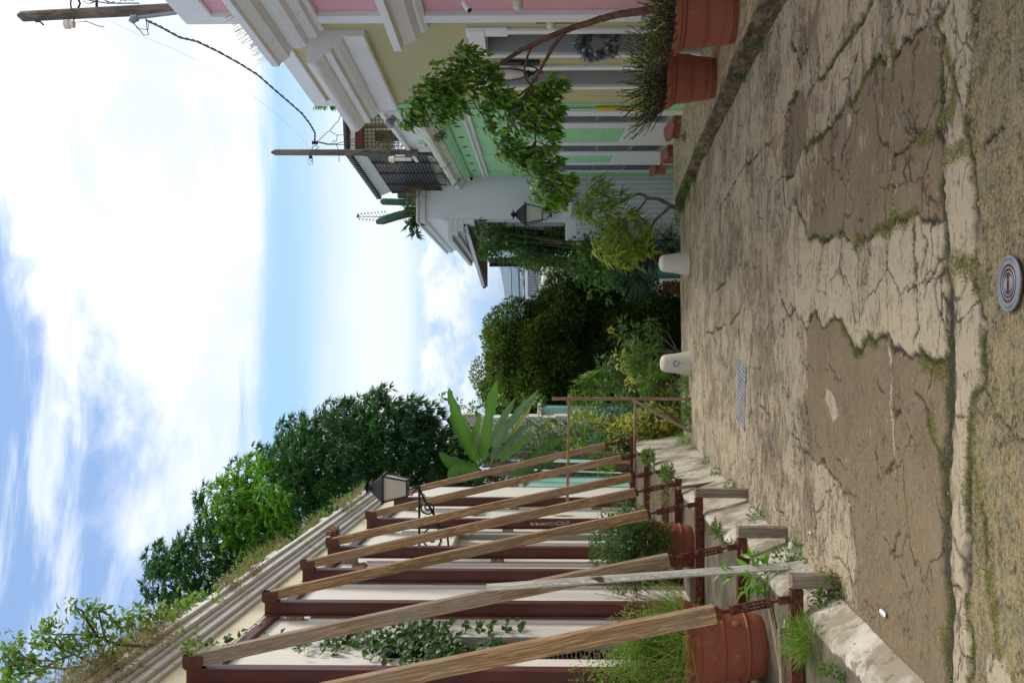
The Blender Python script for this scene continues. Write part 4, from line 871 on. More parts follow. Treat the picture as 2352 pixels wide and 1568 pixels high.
# brick doorsteps
def brickstep(label, yc, w, d, z0, z1, rnd=True):
    t = thing('doorstep', label, 'doorstep', fg.p(yc, d/2, z0), 'brick doorsteps of the green house'); nl = max(1, int((z1-z0)/.055)); 
    for part, (a, c) in (('brick_base', (z0, z1-.06)), ('brick_tread', (z1-.055, z1))):
        mb = MB()
        if part == 'brick_base':
            k = int((c-a)/.045)+1
            for i in range(k):
                pts = [fg.p(yc+w/2*math.cos(th)*(1 if rnd else (1 if abs(math.cos(th)) > .3 else .0)), d*(math.sin(th) if rnd else (1 if math.sin(th) > .1 else 0)), a+(c-a)*i/k) for th in np.linspace(0, math.pi, 13)] if rnd else [fg.p(yc+w/2, .04, a+(c-a)*i/k), fg.p(yc+w/2, d, a+(c-a)*i/k), fg.p(yc-w/2, d, a+(c-a)*i/k), fg.p(yc-w/2, .04, a+(c-a)*i/k)]
                sc_ = 1-.02*(i % 2); cen_ = sum(pts, Vector())/len(pts); pts = [cen_+(p_-cen_)*sc_ for p_ in pts]; mb.prism(pts, (0, 0, (c-a)/k-.004))
            obj('brick_base', mb, M['brick'], t)
        else:
            pts = [fg.p(yc+w/2*1.03*math.cos(th), .04+d*1.04*math.sin(th), a) for th in np.linspace(0, math.pi, 15)] if rnd else [fg.p(yc+w/2+.02, .04, a), fg.p(yc+w/2+.02, d+.02, a), fg.p(yc-w/2-.02, d+.02, a), fg.p(yc-w/2-.02, .04, a)]
            mb.prism(pts, (0, 0, .05)); obj('brick_tread', mb, M['brick'], t, bevel=.008)
brickstep('rounded brick doorstep of two tiers beside the terracotta pot', 17.25, 1.15, .30, sz(17.0)-.1, E(-2.36))
mb = MB(); mb.hexa([(2.55,18.42,-6),(6,18.42,-6),(6,24.44,-6),(2.55,24.44,-6),(2.9,18.42,EYE-2.62),(6,18.42,EYE-2.62),(6,24.44,EYE-3.50),(2.9,24.44,EYE-3.50)]); o = obj('side_path', mb, M['walk']); o['kind'] = 'structure'
brickstep('square brick doorstep under the middle door', 20.1, 1.0, .26, -2.2, E(-2.66), False)
brickstep('small rounded brick step high at the farthest door', 22.8, .9, .16, E(-3.05), E(-2.74))
# ---- white house, its face across the view
YW = 24.45; wh = thing('white_house', 'white house with stepped cornice seen face on, cactus on its roof', 'house', (3, YW, 0))
xa = P(1000, 396, YW).x; xb = P(1000, 503, YW).x; xl = P(1400, 548, YW).x
mb = MB(); mb.box(xb, xa+2.5, YW, YW+8.5, -7, EYE+2.72); obj('wall', mb, M['white_r'], wh)
mb = MB(); mb.box(xb-.06, xa+2.5, YW-.06, YW+8.6, EYE+2.60, EYE+2.76); mb.box(xb-.10, xa+2.5, YW-.10, YW+8.6, EYE+2.761, EYE+2.82); obj('coping', mb, M['greenwhite'], wh, bevel=.012)
mb = MB(); mb.box(xb-.52, xb, YW+.02, YW+8.3, EYE+1.93, EYE+2.05); mb.box(xb-.40, xb, YW+.02, YW+8.3, EYE+1.80, EYE+1.929); mb.box(xb-.30, xb, YW+.02, YW+8.3, EYE+1.66, EYE+1.799); mb.box(xb-.12, xb, YW+.02, YW+8.3, EYE+1.40, EYE+1.659); mb.box(xb-.05, xb, YW+.02, YW+8.2, EYE+2.05, EYE+2.18)
obj('side_cornice', mb, M['greenwhite'], wh, bevel=.01)
mb = MB(); mb.box(xl, xb-.001, YW+.25, YW+.45, -7, EYE-.85); obj('lower_wall', mb, M['white_r'], wh)
mb = MB()
for k, y_ in enumerate(np.arange(412, 562, 11)):
    a = P(1400, y_, YW).x; mb.box(a-.05, a-.0, YW-.03+(.25 if a < xb else 0), YW-.002+(.25 if a < xb else 0), -7, EYE-1.1)
obj('siding', mb, stucco('bluish_white_boards', (.50,.58,.60), amt=.2), wh)
mb = MB(); a = P(1306, 462, YW); c = P(1306, 502, YW); mb.box(c.x, a.x, YW-.55, YW-.001, EYE-.98, EYE-.84); mb.box(c.x+.04, a.x-.04, YW-.48, YW-.001, EYE-1.06, EYE-.981); obj('door_hood', mb, M['white_r'], wh, bevel=.01)
mb = MB(); a = P(1400, 549, YW); c = P(1400, 569, YW); mb.box(c.x, a.x, YW+.1, YW+.2, -7, EYE-2.1); obj('blue_panel', mb, simple('navy_paint', (.03,.07,.13), .5), wh)
# ---- veranda covered in vine
ve = thing('veranda', 'dark timber veranda with tiled lean-to roof overgrown by vines', 'veranda', (2, 27, -4))
mb = MB(); a = P(1066, 493, YW+.1); c = P(1127, 641, 33)
mb.hexa([(a.x+.9,YW+.1,a.z-.1),(a.x-.25,YW+.1,a.z-.10),(c.x-.25,33,c.z+.1),(c.x+1.2,33,c.z+.1),(a.x+.9,YW+.1,a.z+.3),(a.x-.25,YW+.1,a.z-.01),(c.x-.25,33,c.z+.19),(c.x+1.2,33,c.z+.5)]); 
obj('roof_deck', mb, M['rust'], ve)
mb = MB(); mb.beam((a.x-.27, YW+.1, a.z-.03), (c.x-.27, 32, c.z+.2), .05, .10); obj('fascia', mb, M['white_r'], ve)
mb = MB()
for k in range(16): 
    f = k/15; pa_ = Vector((a.x-.3, YW+.1, a.z+.01)).lerp(Vector((c.x-.3, 33, c.z+.2)), f); mb.tube([pa_, pa_+Vector((1.2,0,.33))], .06, 6)
obj('tiles', mb, M['rust'], ve)
for (y_, YY) in ((504, 24.9), (537, 26.5), (569, 28.2), (597, 30.2), (607, 31.0)):
    mb = MB(); p_ = P(1200, y_, YY); mb.box(p_.x-.07, p_.x+.07, YY-.07, YY+.07, -7, EYE+1.3); obj('post', mb, M['black'] if y_ > 560 else M['white_r'], ve)
mb = MB()
for (y_, YY) in ((512, 25.2), (519, 25.6), (526, 26), (546, 27), (553, 27.4)): p_ = P(1200, y_, YY); mb.box(p_.x-.09, p_.x+.02, YY-.02, YY+.02, EYE-3, EYE+.95)
obj('louvre', mb, M['greyreveal'], ve)
mb = MB(); p0 = P(1330, 492, 24.8); p1 = P(1330, 610, 31); mb.beam((p0.x, 24.8, EYE-1.25), (p1.x, 31, EYE-1.25), .12, .1); mb.beam((p0.x, 24.8, EYE-.3), (p1.x, 31, EYE-.3), .06, .06); obj('railing', mb, M['black'], ve)
mb = MB(); mb.box(p0.x-.2, p0.x+3, 25.0, 34, -7, EYE-1.35); obj('base_wall', mb, M['greyreveal'], ve)
for nm, (x, y), r, cl, lab in (('eye_balloon', (1226, 597), 12.5, (.75,.42,.02), 'yellow bird-scaring eye balloon hanging among the vines'), ('eye_balloon', (1231, 611), 14, (.02,.02,.03), 'black bird-scaring balloon with a yellow and red eye')):
    YY = 29.5; c_ = P(x, y, YY); rr = r*YY/F; t = thing(nm, lab, 'balloon', c_, 'eye balloons hung on the veranda')
    mb = MB(); mb.sphere(c_, rr, 20, (.9,.9,1)); obj('ball', mb, simple('balloon_skin', cl, .3), t, True)
    n_ = Vector((-.1, -1, 0)).normalized(); e_ = c_+n_*rr*.80
    for k, (q_, cc) in enumerate(((.52, (.03,.02,.02) if cl[0] > .5 else (.7,.62,.03)), (.38, (.45,.03,.02)), (.16, (.7,.65,.6)))):
        mb = MB(); mb.lathe([(rr*q_*1.0, 0),(rr*q_*.9, .02+.012*k)], e_+n_*(.01+.022*k), 18, n_); obj('eye_ring', mb, simple('eye_paint', cc, .5), t)
    mb = MB(); mb.tube([c_+Vector((0,0,rr)), c_+Vector((0,.0,rr+.9))], .006, 4); obj('cord', mb, M['black'], t)
# small lantern on the white house
lt = P(1174, 493, 23.9); ll = thing('wall_lantern', 'smaller weathered grey lantern hanging by the white house', 'street lantern', lt)
lantern(ll, (lt.x, 23.9, lt.z), .80, .46)
mb = MB(); zc_ = lt.z-.76
for s_ in (-1, 1): mb.tube([(lt.x+s_*.12, 23.9, zc_), (lt.x+s_*.14, 23.9, zc_-.08), (lt.x+s_*.04, 23.9, zc_-.14), (lt.x, 23.9, zc_-.2)], .014, 6)
mb.tube([(lt.x, 23.9, zc_-.2), (lt.x+.0, YW, zc_-.2)], .018, 6); scroll(mb, (lt.x+.16, zc_-.32), .12, 1.5, 1, .014, 24.1); mb.tube([(lt.x, 24.1, zc_-.2), (lt.x+.7, 24.1, zc_-.2)], .018, 6); obj('bracket', mb, M['black'], ll, True)
# carriage lantern between the olive openings
wl_ = thing('wall_lantern', 'black carriage lantern with bell-shaped glass on the olive wall', 'lantern', fo.p(14.0, 0, E(.3)))
b0 = fo.p(13.95, 0, E(.25)); tip = P(1172, 170, 13.9)
mb = MB(); fo.box(mb, 13.88, 14.02, 0, .04, E(-.12), E(.42)); obj('backplate', mb, M['black'], wl_, bevel=.01)
q0 = P(1147, 170, 13.85); x_, y_ = q0.x, q0.y; z_ = q0.z
mb = MB(); a = fo.p(13.95, .04, z_-.28); 
mb.tube([a, a+Vector((-.04, 0, -.20)), a+Vector((-.12, 0, -.32)), (x_+.05, y_, z_-.52), (x_, y_, z_-.47)], .012, 7); mb.sphere((x_, y_, z_-.46), .025, 8); mb.lathe([(.02,-.45),(.06,-.40),(.035,-.36)], (x_,y_,z_), 8)
for k in range(4):
    a_ = k*math.pi/2+.4; mb.tube([(x_+.10*math.cos(a_), y_+.10*math.sin(a_), z_+.0), (x_+.11*math.cos(a_), y_+.11*math.sin(a_), z_-.14), (x_+.085*math.cos(a_), y_+.085*math.sin(a_), z_-.28), (x_+.045*math.cos(a_), y_+.045*math.sin(a_), z_-.37)], .008, 6)
mb.lathe([(.14, 0),(.145,.02),(.10,.09),(.05,.15),(.02,.20)], (x_,y_,z_), 16); obj('frame', mb, M['black'], wl_, True)
mb = MB(); mb.lathe([(.035,-.36),(.07,-.28),(.09,-.16),(.095,-.02)], (x_,y_,z_), 18); obj('glass', mb, M['glass_milk'], wl_, True)
# ---- roof shed
sh = thing('roof_shed', 'brown roof-top shelter of wire mesh with corrugated roof', 'shed', (4, 21, E(2.5)))
xa_ = P(800, 225, 20.5).x; xb_ = P(800, 345, 20.5).x; zt = P(808, 300, 20.5).z; zm = P(836, 300, 20.5).z; c_ = P(880, 440, 24.6)
mb = MB(); mb.box(xb_, xa_, 20.4, 20.5, zm, zt); obj('front_fascia', mb, M['rust'], sh)
mb = MB(); mb.hexa([(xb_,20.5,zm),(xa_+1,20.5,zm),(xa_+1,24.6,zm),(c_.x,24.6,zm),(xb_-.05,20.35,zt+.001),(xa_+1,20.35,zt+.001),(xa_+1,24.7,zt+.05),(c_.x-.1,24.7,zt+.05)]); obj('side_fascia', mb, M['greenwhite'], sh)
mb = MB()
for k in range(24): f = k/23; p_ = Vector((xb_-.12, 20.35, zt+.06)).lerp(Vector((c_.x-.17, 24.7, zt+.08)), f); mb.tube([p_, p_+Vector((2.2,0,.1))], .07, 6)
obj('corrugated_roof', mb, M['black'], sh)
def mesh_panel(name, p0, p1, z0, z1, step, r, mat, parent):
    mb = MB(); p0 = Vector(p0); p1 = Vector(p1); L = (p1-p0).length; n = int(L/step)
    for i in range(n+1): a = p0.lerp(p1, i/n); mb.beam((a.x,a.y,z0), (a.x,a.y,z1), r, r)
    nz = int((z1-z0)/step)
    for i in range(nz+1): z = z0+(z1-z0)*i/nz; mb.beam((p0.x,p0.y,z), (p1.x,p1.y,z), r, r)
    return obj(name, mb, mat, parent)
mesh_panel('front_mesh', (xb_,20.5,0), (xa_,20.5,0), EYE+2.2, zm, .075, .014, M['grille'], sh)
mesh_panel('side_mesh', (xb_,20.5,0), (c_.x,24.6,0), EYE+2.2, zm, .075, .03, M['black'], sh)
def post_(f_): mb = MB(); f_(mb); obj('post', mb, M['grille'], sh)
for y_ in (262, 290): p_ = P(900, y_, 20.45); post_(lambda mb: mb.beam((p_.x,20.45,EYE+2.0), (p_.x,20.45,zm), .05, .05))
post_(lambda mb: mb.beam((P(900,345,20.45).x-.05,20.5,EYE+2.0), (P(900,345,20.45).x-.05,20.5,zm), .12, .10))
post_(lambda mb: mb.tube([(P(900,312,22).x,22,EYE+2),(P(900,312,22).x,22,zm)], .12, 10))
for f in (.25,.5,.78,1): p_ = Vector((xb_-.03,20.5,0)).lerp(Vector((c_.x-.03,24.6,0)), f); post_(lambda mb: mb.beam((p_.x,p_.y,EYE+2.0), (p_.x,p_.y,zm), .03, .03))
# ---- utility poles and wires
p1 = thing('utility_pole', 'tall dark wooden utility pole rising behind the pink house', 'utility pole', P(450, 20, 14.5))
mb = MB(); mb.tube([P(1100, 12, 14.5), P(406, 20, 14.5), P(52, 38, 14.5), P(41, 34, 14.5)], [.10, .082, .078, .03], 12); obj('shaft', mb, M['pole'], p1, True)
mb = MB(); 
mb.tube([P(148, 44, 14.5), P(148, 56, 14.4)], .008, 6); obj('crossarm_pin', mb, M['rust'], p1); mb = MB(); mb.tube([P(170, 44, 14.5), P(168, 64, 14.4)], .010, 6); obj('crossarm_pin', mb, M['rust'], p1); mb = MB(); mb.tube([P(82, 50, 14.5), P(92, 50, 14.4), P(100, 58, 14.4)], .014, 6); obj('hook', mb, M['rust'], p1); mb = MB()
obj('hook', mb, M['rust'], p1) if mb.v else None; mb = MB(); mb.tube([P(165, 24, 14.5), P(162, 12, 14.4), P(163, -2, 14.4)], .012, 6); obj('hook', mb, M['rust'], p1); mb = MB(); mb.tube([P(179, 20, 14.5), P(184, 8, 14.4), P(180, 0, 14.4)], .016, 6); obj('hook', mb, M['rust'], p1); mb = MB(); mb.tube([P(222, 16, 14.5), P(222, 0, 14.4)], .02, 6); obj('hardware', mb, M['rust'], p1); mb = MB()
for k in range(7): mb.tube([P(190+k*17, 2+4*math.sin(k*2.), 14.4), P(205+k*17, 5+5*math.cos(k*1.7), 14.35), P(222+k*14, 3+4*math.sin(k), 14.4)], .0055, 5)
mb.tube([P(200+0, 0, 14.4), P(246, 8, 14.3), P(320, 8, 14.4)], .009, 5)
obj('loose_wire', mb, M['black'], p1)
mb = MB(); q = P(161, 56, 14.4); mb.tube([P(170, 56, 14.4), P(160, 56, 14.4)], .055, 12); mb.tube([P(160, 56, 14.4), P(149, 56, 14.4)], .07, 12); obj('insulator', mb, M['glass_milk'], p1, True)
mb = MB(); mb.tube([P(406, 30, 14.3), P(316, 41, 14.3)], .026, 10); mb.tube([P(316, 41, 14.3), P(305, 44, 14.3), P(301, 52, 14.3)], [.05,.06,.045], 10); obj('riser_pipe', mb, M['greymetal'], p1, True)
mb = MB()
mb.tube([P(305, 52, 14.3), P(318, 66, 14.3), P(330, 81, 14.3), P(341, 80, 14.3), P(337, 62, 14.3), P(336, 47, 14.3)], .007, 5); mb.tube([P(306, 52, 14.3), P(316, 66, 14.3), P(340, 69, 14.3), P(341, 50, 14.3)], .006, 5)
mb.tube([P(148, 56, 14.4), P(185, 50, 14.4), P(200, 50, 14.4)], .004, 4); mb.tube([P(195, 48, 14.4), P(225, 60, 14.4), P(238, 62, 14.4)], .006, 4); obj('loose_wire', mb, M['black'], p1)
p2 = thing('utility_pole', 'slimmer weathered utility pole standing behind the green house', 'utility pole', P(930, 350, 20))
Y2_ = 20.0; mb = MB(); mb.tube([P(960, 351, Y2_), P(632, 350, Y2_), P(623, 350, Y2_)], [.070,.062,.02], 12); obj('shaft', mb, M['pole'], p2, True)
mb = MB(); mb.tube([P(717, 359, 19.9), P(717, 372, 19.9)], .009, 5); obj('bolt', mb, M['rust'], p2); mb = MB(); mb.tube([P(717, 346, 19.9), P(717, 338, 19.85), P(725, 334, 19.85), P(733, 338, 19.85), P(724, 344, 19.9)], .008, 5)
obj('bracket', mb, M['rust'], p2); mb = MB()
for k in range(4): q = P(718+k*3.5, 328, 19.85); mb.sphere(q, .045, 8, (1,1,.35))
obj('insulator', mb, M['rust'], p2); mb = MB(); q = P(713, 361, 19.9); mb.sphere(q, .04, 8); obj('insulator', mb, M['rust'], p2)
mb = MB(); random.seed(5)
def wire(mb, pts, r, Y=19.8): mb.tube([P(x, y, Y+random.uniform(-.05,.05)) for x, y in pts], r, 5)
wire(mb, [(730,326),(752,330),(770,331),(790,326),(806,322),(820,318)], .008); wire(mb, [(730,327),(755,333),(768,332),(790,333),(812,334),(835,340)], .008); wire(mb, [(730,325),(750,305),(757,301),(775,311),(798,309),(806,306)], .007)
wire(mb, [(758,300),(770,285),(778,277),(782,265)], .008); wire(mb, [(772,332),(778,345),(779,372)], .007); wire(mb, [(790,324),(800,330),(812,325),(830,338),(848,352)], .008); wire(mb, [(775,311),(772,325),(765,322),(762,327),(770,326)], .007)
wire(mb, [(798,360),(830,350),(850,345),(870,330),(880,325)], .012); wire(mb, [(880,352),(900,340),(903,325),(892,322),(890,340)], .011); wire(mb, [(706,372),(712,380),(720,376),(714,370),(705,366)], .005)
for k in range(7): wire(mb, [(893+k*4,356),(897+k*4,345),(900+k*4,352)], .007)
obj('tangled_wire', mb, M['black'], p2)
sv = thing('service_mast', 'white weatherhead conduit standing on the green parapet', 'pipe', P(920, 362, 19.6))
mb = MB(); mb.tube([P(945, 366, 19.6), P(905, 366, 19.6)], .035, 10); mb.tube([P(905, 366, 19.6), P(893, 366, 19.6)], [.07,.05], 12); mb.tube([P(930, 358, 19.6), P(908, 358, 19.6)], .02, 8); obj('pipe', mb, M['glass_milk'], sv, True)
cb = MB(); pts = []; ctrl = [(335,46),(369,62),(413,86),(452,95),(500,118),(552,147),(592,172),(627,203),(662,233),(694,261),(713,286),(724,306),(723,326)]
for i, (x, y) in enumerate(ctrl): pts.append(P(x, y, 14.3+(19.85-14.3)*(i/12)**1.0))
cp_ = []
for i in range(len(pts)-1):
    for k in range(10): cp_.append(pts[i].lerp(pts[i+1], k/10))
for ph in (0, math.pi):
    cb.tube([p_+Vector((math.cos(i*.9+ph)*.012, 0, math.sin(i*.9+ph)*.012)) for i, p_ in enumerate(cp_)], .010, 5)
o = obj('service_cable', cb, M['black']); tag(o, 'thick twisted black cable sagging between the two utility poles', 'cable')
cb = MB(); cb.tube([P(x, y, 14.4+i*.55) for i, (x, y) in enumerate([(245,45),(330,85),(415,120),(480,155),(545,195),(605,238),(650,275),(680,305),(700,325),(712,345)])], .0022, 4); o = obj('thin_wire', cb, M['greymetal']); tag(o, 'hair-thin wire spanning below the twisted cable', 'wire')

# ================================================================ POTS, BOLLARDS, COVERS
def pot_fancy(label, c, s, rb, rt, h, mats='terra'):
    t = thing('terracotta_pot', label, 'plant pot', c, 'terracotta pots'); x, y, z = c
    mb = MB(); pr = [(rb*.96,0),(rb,.02*h)]
    def R_(f): return rb+(rt*.88-rb)*f**.9
    for i in range(1, 9):
        f = i/10; pr.append((R_(f), f*h))
        if s == 'double' and i in (1, 5): 
            for k in range(3): pr += [(R_(f)+.006, f*h+h*(.012+.03*k)), (R_(f)+.014, f*h+h*(.022+.03*k)), (R_(f)+.006, f*h+h*(.034+.03*k))]
        if s == 'ornate' and i in (2, 5): pr += [(R_(f)+.012, f*h+h*.012), (R_(f)+.014, f*h+h*.03), (R_(f)+.002, f*h+h*.04)]
    if s == 'double': pr += [(rt*.90,h*.83),(rt*.93,h*.85),(rt*.92,h*.88),(rt*.985,h*.90),(rt,h*.93),(rt,h*.99),(rt*.985,h),(rt*.9,h),(rt*.88,h*.93)]
    else: pr += [(rt*.87,h*.80),(rt*.89,h*.83),(rt*.90,h*.87),(rt*.94,h*.89),(rt*.96,h*.93),(rt,h*.95),(rt*1.01,h*.975),(rt,h),(rt*.92,h*1.0),(rt*.90,h*.93)]
    mb.lathe(pr, c, 56); obj('body', mb, M['terra'], t, True)
    mb = MB(); mb.lathe([(rt*.87, 0),(rt*.87,.01)], (x,y,z+h*.93), 24); obj('soil', mb, M['soil'], t)
    if s == 'ornate':
        mb = MB()
        for k in range(14):
            a = -2.9+k*.45
            f = .36; r = R_(f)+.0; mb.lathe([(.045*h,-.004),(.045*h,.010),(.034*h,.014),(.02*h,.016)], (x+r*math.cos(a), y+r*math.sin(a), z+f*h), 12, (math.cos(a), math.sin(a), .1)) if k % 2 else None
            if k % 2: obj('rosette', mb, M['terra'], t, True); mb = MB()
            for i in range(16):
                tt = i/15; a2 = a-.2+.4*tt; f2 = .70-.08*math.sin(tt*math.pi)+random.uniform(-.012,.012); r = R_(f2)-.007
                mb.sphere((x+r*math.cos(a2), y+r*math.sin(a2), z+f2*h), .028*h*(.6+.5*random.random()), 7, (1,1,1.1))
            obj('garland', mb, M['terra'], t, True); mb = MB()
    return t
c1 = P(1689, 26, 10.0); z1 = sz(10.0)
pot_fancy('large terracotta pot at the kerb, cut by the picture edge, with the leaning fig tree', (3.31, 10.15, sz(10.15)), 'double', .28, .40, .66)
pot_fancy('terracotta pot with triple ribs on the right kerb, second from the camera', (3.14, 11.95, sz(11.95)), 'double', .23, .36, .615)
pot_fancy('big ornate terracotta pot on the raised walkway nearest the camera', (-2.42, 7.95, WT), 'ornate', .245, .375, .655)
pot_fancy('smaller ornate terracotta pot on the raised walkway, behind two braces', (-2.33, 11.4, WT), 'ornate', .23, .33, .61)
for lab, (x, y), s in (('white concrete bollard on the right of the steps, small red paint dot', (1583, 603), 0), ('white concrete bollard on the left with a blue sprayed ring', (1589, 835), 1)):
    g_ = G(x, y); g_.y += .15; g_.z = gz(g_.y); h = .50 if s == 0 else .51; t = thing('bollard', lab, 'bollard', g_, 'concrete bollards at the head of the steps')
    mb = MB(); mb.lathe([(.215,-.05),(.212,.0),(.20,.06),(.165,h*.5),(.145,h*.84),(.135,h*.9),(.10,h*.965),(.04,h*.995),(.0,h)], g_, 36); obj('body', mb, M['bollard'], t, True)
    mb = MB(); r_ = .165
    if s:
        pts = []
        for k in range(22):
            a = k/21*2*math.pi*.92; dx_ = .045*math.cos(a)*(1+.1*math.sin(3*a)); dz_ = .045*math.sin(a); zz = h*.52+dz_; rr = .165+.004-(zz-h*.5)*.08; pts.append(g_+Vector((dx_, -math.sqrt(max(rr*rr-dx_*dx_, 0)), zz)))
        mb.tube(pts, .008, 6); mb.tube([g_+Vector((.005, -.172, h*.42)), g_+Vector((.007, -.186, h*.28))], .004, 5); obj('paint_mark', mb, simple('blue_spray', (.05,.22,.50), .7), t)
    else:
        mb.sphere(g_+Vector((.0, -.142, h*.80)), .013, 8, (1,.5,1)); obj('paint_mark', mb, simple('red_spray', (.5,.02,.05), .7), t)
# meter cover with concentric rings
g_ = G(2324, 651); g_.z += .004; mc = thing('meter_cover', 'round grey metal cover with concentric rings in the near pavement', 'access cover', g_)
nrm = Vector((0, .06, 1)).normalized(); R0 = .112
def ringy(mb, r0, r1, z0, z1): 
    n = 56; u = Vector((1,0,0)); q_ = nrm.cross(u); o_ = len(mb.v)
    for r, z in ((r0, z0), (r0, z1), (r1, z1), (r1, z0)):
        for k in range(n): a = 2*math.pi*k/n; mb.v.append(tuple(g_+nrm*z+(u*math.cos(a)+q_*math.sin(a))*r))
    for i in range(3):
        for k in range(n): k2 = (k+1) % n; mb.f.append((o_+i*n+k, o_+i*n+k2, o_+(i+1)*n+k2, o_+(i+1)*n+k))
mb = MB(); mb.lathe([(R0*.985, 0),(R0*.985,.006)], g_, 56, nrm); obj('plate', mb, M['rust'], mc)
mb = MB()
for a, c in ((.86, 1.0), (.68, .845), (.53, .60), (.385, .45)): ringy(mb, R0*a, R0*c, .004, .011)
for k in range(2):   # two half-moon segments with a rusty band of raised letters between them
    s = 1 if k == 0 else -1; pts = []
    for i in range(13): a = R(20)+R(140)*i/12; pts.append(g_+nrm*.006+Vector((R0*.30*math.cos(a), s*(R0*.30*math.sin(a)), 0)))
    if s < 0: pts.reverse()
    mb.prism(pts, nrm*.005)
obj('raised_ring', mb, M['zinc'], mc, bevel=.0015)
mb = MB()
def stroke(pts, r=.0012): mb.tube([g_+nrm*.0085+Vector((x_*R0, y_*R0, -.06*y_*R0)) for x_, y_ in pts], r, 4)
for x0 in (-.24, -.13, -.02, .09, .19): stroke([(x0, -.07), (x0+.03, .07), (x0+.07, -.07)]) if x0 != .09 else stroke([(x0+.06, .06), (x0, .02), (x0+.06, -.02), (x0, -.07)])
obj('raised_letters', mb, M['zinc'], mc)
# floor grate
ga = G(1696, 905); u_rot = R(9); gr_ = thing('drain_grate', 'steel drain grate set in a pale concrete apron in the street', 'drain grate', ga)
mb = MB(); n2 = Vector((math.sin(u_rot), math.cos(u_rot), -.06)).normalized(); u = Vector((math.cos(u_rot), -math.sin(u_rot), .06*math.sin(u_rot))); cg = G(1703, 903)+Vector((0,0,.004))
for k in range(13): q_ = -.30+.05*k; mb.beam(cg+n2*q_-u*.35, cg+n2*q_+u*.35, .012, .012)
for k in range(15): q_ = -.35+.05*k; mb.beam(cg-n2*.30+u*q_, cg+n2*.30+u*q_, .012, .012)
obj('bars', mb, simple('pale_grate_steel', (.34,.34,.35), .6, .2), gr_)
mb = MB(); mb.hexa([cg-n2*.31-u*.36+Vector((0,0,-.009)), cg-n2*.31+u*.36+Vector((0,0,-.009)), cg+n2*.31+u*.36+Vector((0,0,-.009)), cg+n2*.31-u*.36+Vector((0,0,-.009)), cg-n2*.31-u*.36+Vector((0,0,-.004)), cg-n2*.31+u*.36+Vector((0,0,-.004)), cg+n2*.31+u*.36+Vector((0,0,-.004)), cg+n2*.31-u*.36+Vector((0,0,-.004))]); obj('pit', mb, M['void'], gr_)
# wreath on the first olive doorway
wr = thing('wreath', 'silvery evergreen wreath with pale baubles hung in the first olive doorway', 'wreath', fo.p(13.0, .1, E(-1.0)))
wc = P(1372, 100, 13.0); wc = Vector((wc.x, wc.y, wc.z))
lv = Leaves(); n = 4200; a = rng.random(n)*2*math.pi; rr = .20+rng.normal(0, .045, n)+.02*np.sin(a*5)
pos = np.stack([wc.x+rr*np.cos(a)*.75, wc.y+.02+rng.normal(0, .05, n), wc.z+rr*np.sin(a)], 1); d = np.stack([np.cos(a), -np.abs(rng.normal(0, .6, n)), np.sin(a)], 1)+rng.normal(0, .5, (n, 3))
lv.add(pos, d, .055, .012, tone=.25); k = 260; i_ = rng.integers(0, n, k); lv.add(pos[i_], d[i_]+rng.normal(0, .3, (k, 3)), .10, .03, tone=.95); lv.build('foliage', M['l_silver'], wr)
bmat_ = simple('champagne_bauble', (.60,.47,.25), .3, .3)
for k in range(9): mb = MB(); a = k*.75; mb.sphere((wc.x+.22*math.cos(a)*.75, wc.y-.06, wc.z+.23*math.sin(a)), .026, 10); obj('bauble', mb, bmat_, wr, True)

# ================================================================ litter, stones
random.seed(11)
for lab, (x, y), s in (('broken grey stone lying at the foot of the second timber post', (1826, 1258), .065), ('lump of reddish rubble by the broken kerb edge', (1920, 1345), .075), ('small brown stone at the base of the white riser', (1764, 1231), .04)):
    g_ = G(x, y); mb = MB(); mb.sphere((0,0,0), s, 10, (1.3,.8,.55)); vs = [Vector(p_)*(1+random.uniform(-.22,.22)) for p_ in mb.v]; mb.v = [tuple(g_+Vector((p_.x,p_.y,p_.z+s*.35))) for p_ in vs]
    tag(obj('stone', mb, M['brick'] if 'red' in lab else M['bollard']), lab, 'stone', 'loose stones by the riser')
mb = MB()
for k in range(600):
    x = random.uniform(1700, 2010); y = 1521+(x-2064)*1.02+random.uniform(-110, -8)*random.random()**.6
    g_ = G(x, y, .004); s = random.uniform(.0025, .009); mb.sphere(g_, s, 5, (random.uniform(.6,1.6),1,.5))
o = obj('gravel', mb, simple('brown_gravel', (.26,.16,.10), .9, 0, .5, 3)); tag(o, None, None, None, 'stuff')
for lab, (x, y), pts in (('white scrap of paper lying mid-street near the walkway', (1780, 1168), 5), ('white crumpled scrap between the rubble and the moss', (1862, 1222), 5), ('white wrapper lying at the near foot of the riser', (2010, 1470), 6), ('torn white-green carton lying by the near moss', (2030, 1408), 6)):
    g_ = G(x, y, .012); mb = MB(); n = 7; poly = []
    for k in range(n): a = 2*math.pi*k/n; r = .035*(.5+random.random()*.7)*(1.2 if 'carton' in lab else .7); poly.append(g_+Vector((r*math.cos(a)*.5, r*math.sin(a)*1.3, random.uniform(-.004, .010))))
    mb.prism(poly, (0, 0, .003)); tag(obj('litter', mb, M['litter']), lab, 'litter', 'scraps of litter in the street')
q = Vector((-2.0, 7.1, WT)); mb = MB()
for k in range(9): a = q+Vector((random.uniform(-.14,.05), random.uniform(-.12,.12), .01)); mb.beam(a, a+Vector((random.uniform(-.16,-.05), random.uniform(-.05,.05), .02)), .03, .008)
tag(obj('wood_scraps', mb, M['whitewood']), 'splintered white wood scraps on the walkway beside the big pot', 'wood scraps')
o = plank('timber_offcut', (-2.02, 7.05, WT+.05), (-2.55, 6.75, WT+.10), .07, .08, M['oldwood']); tag(o, 'dark broken timber offcut leaning on the big ornate pot', 'timber offcut')
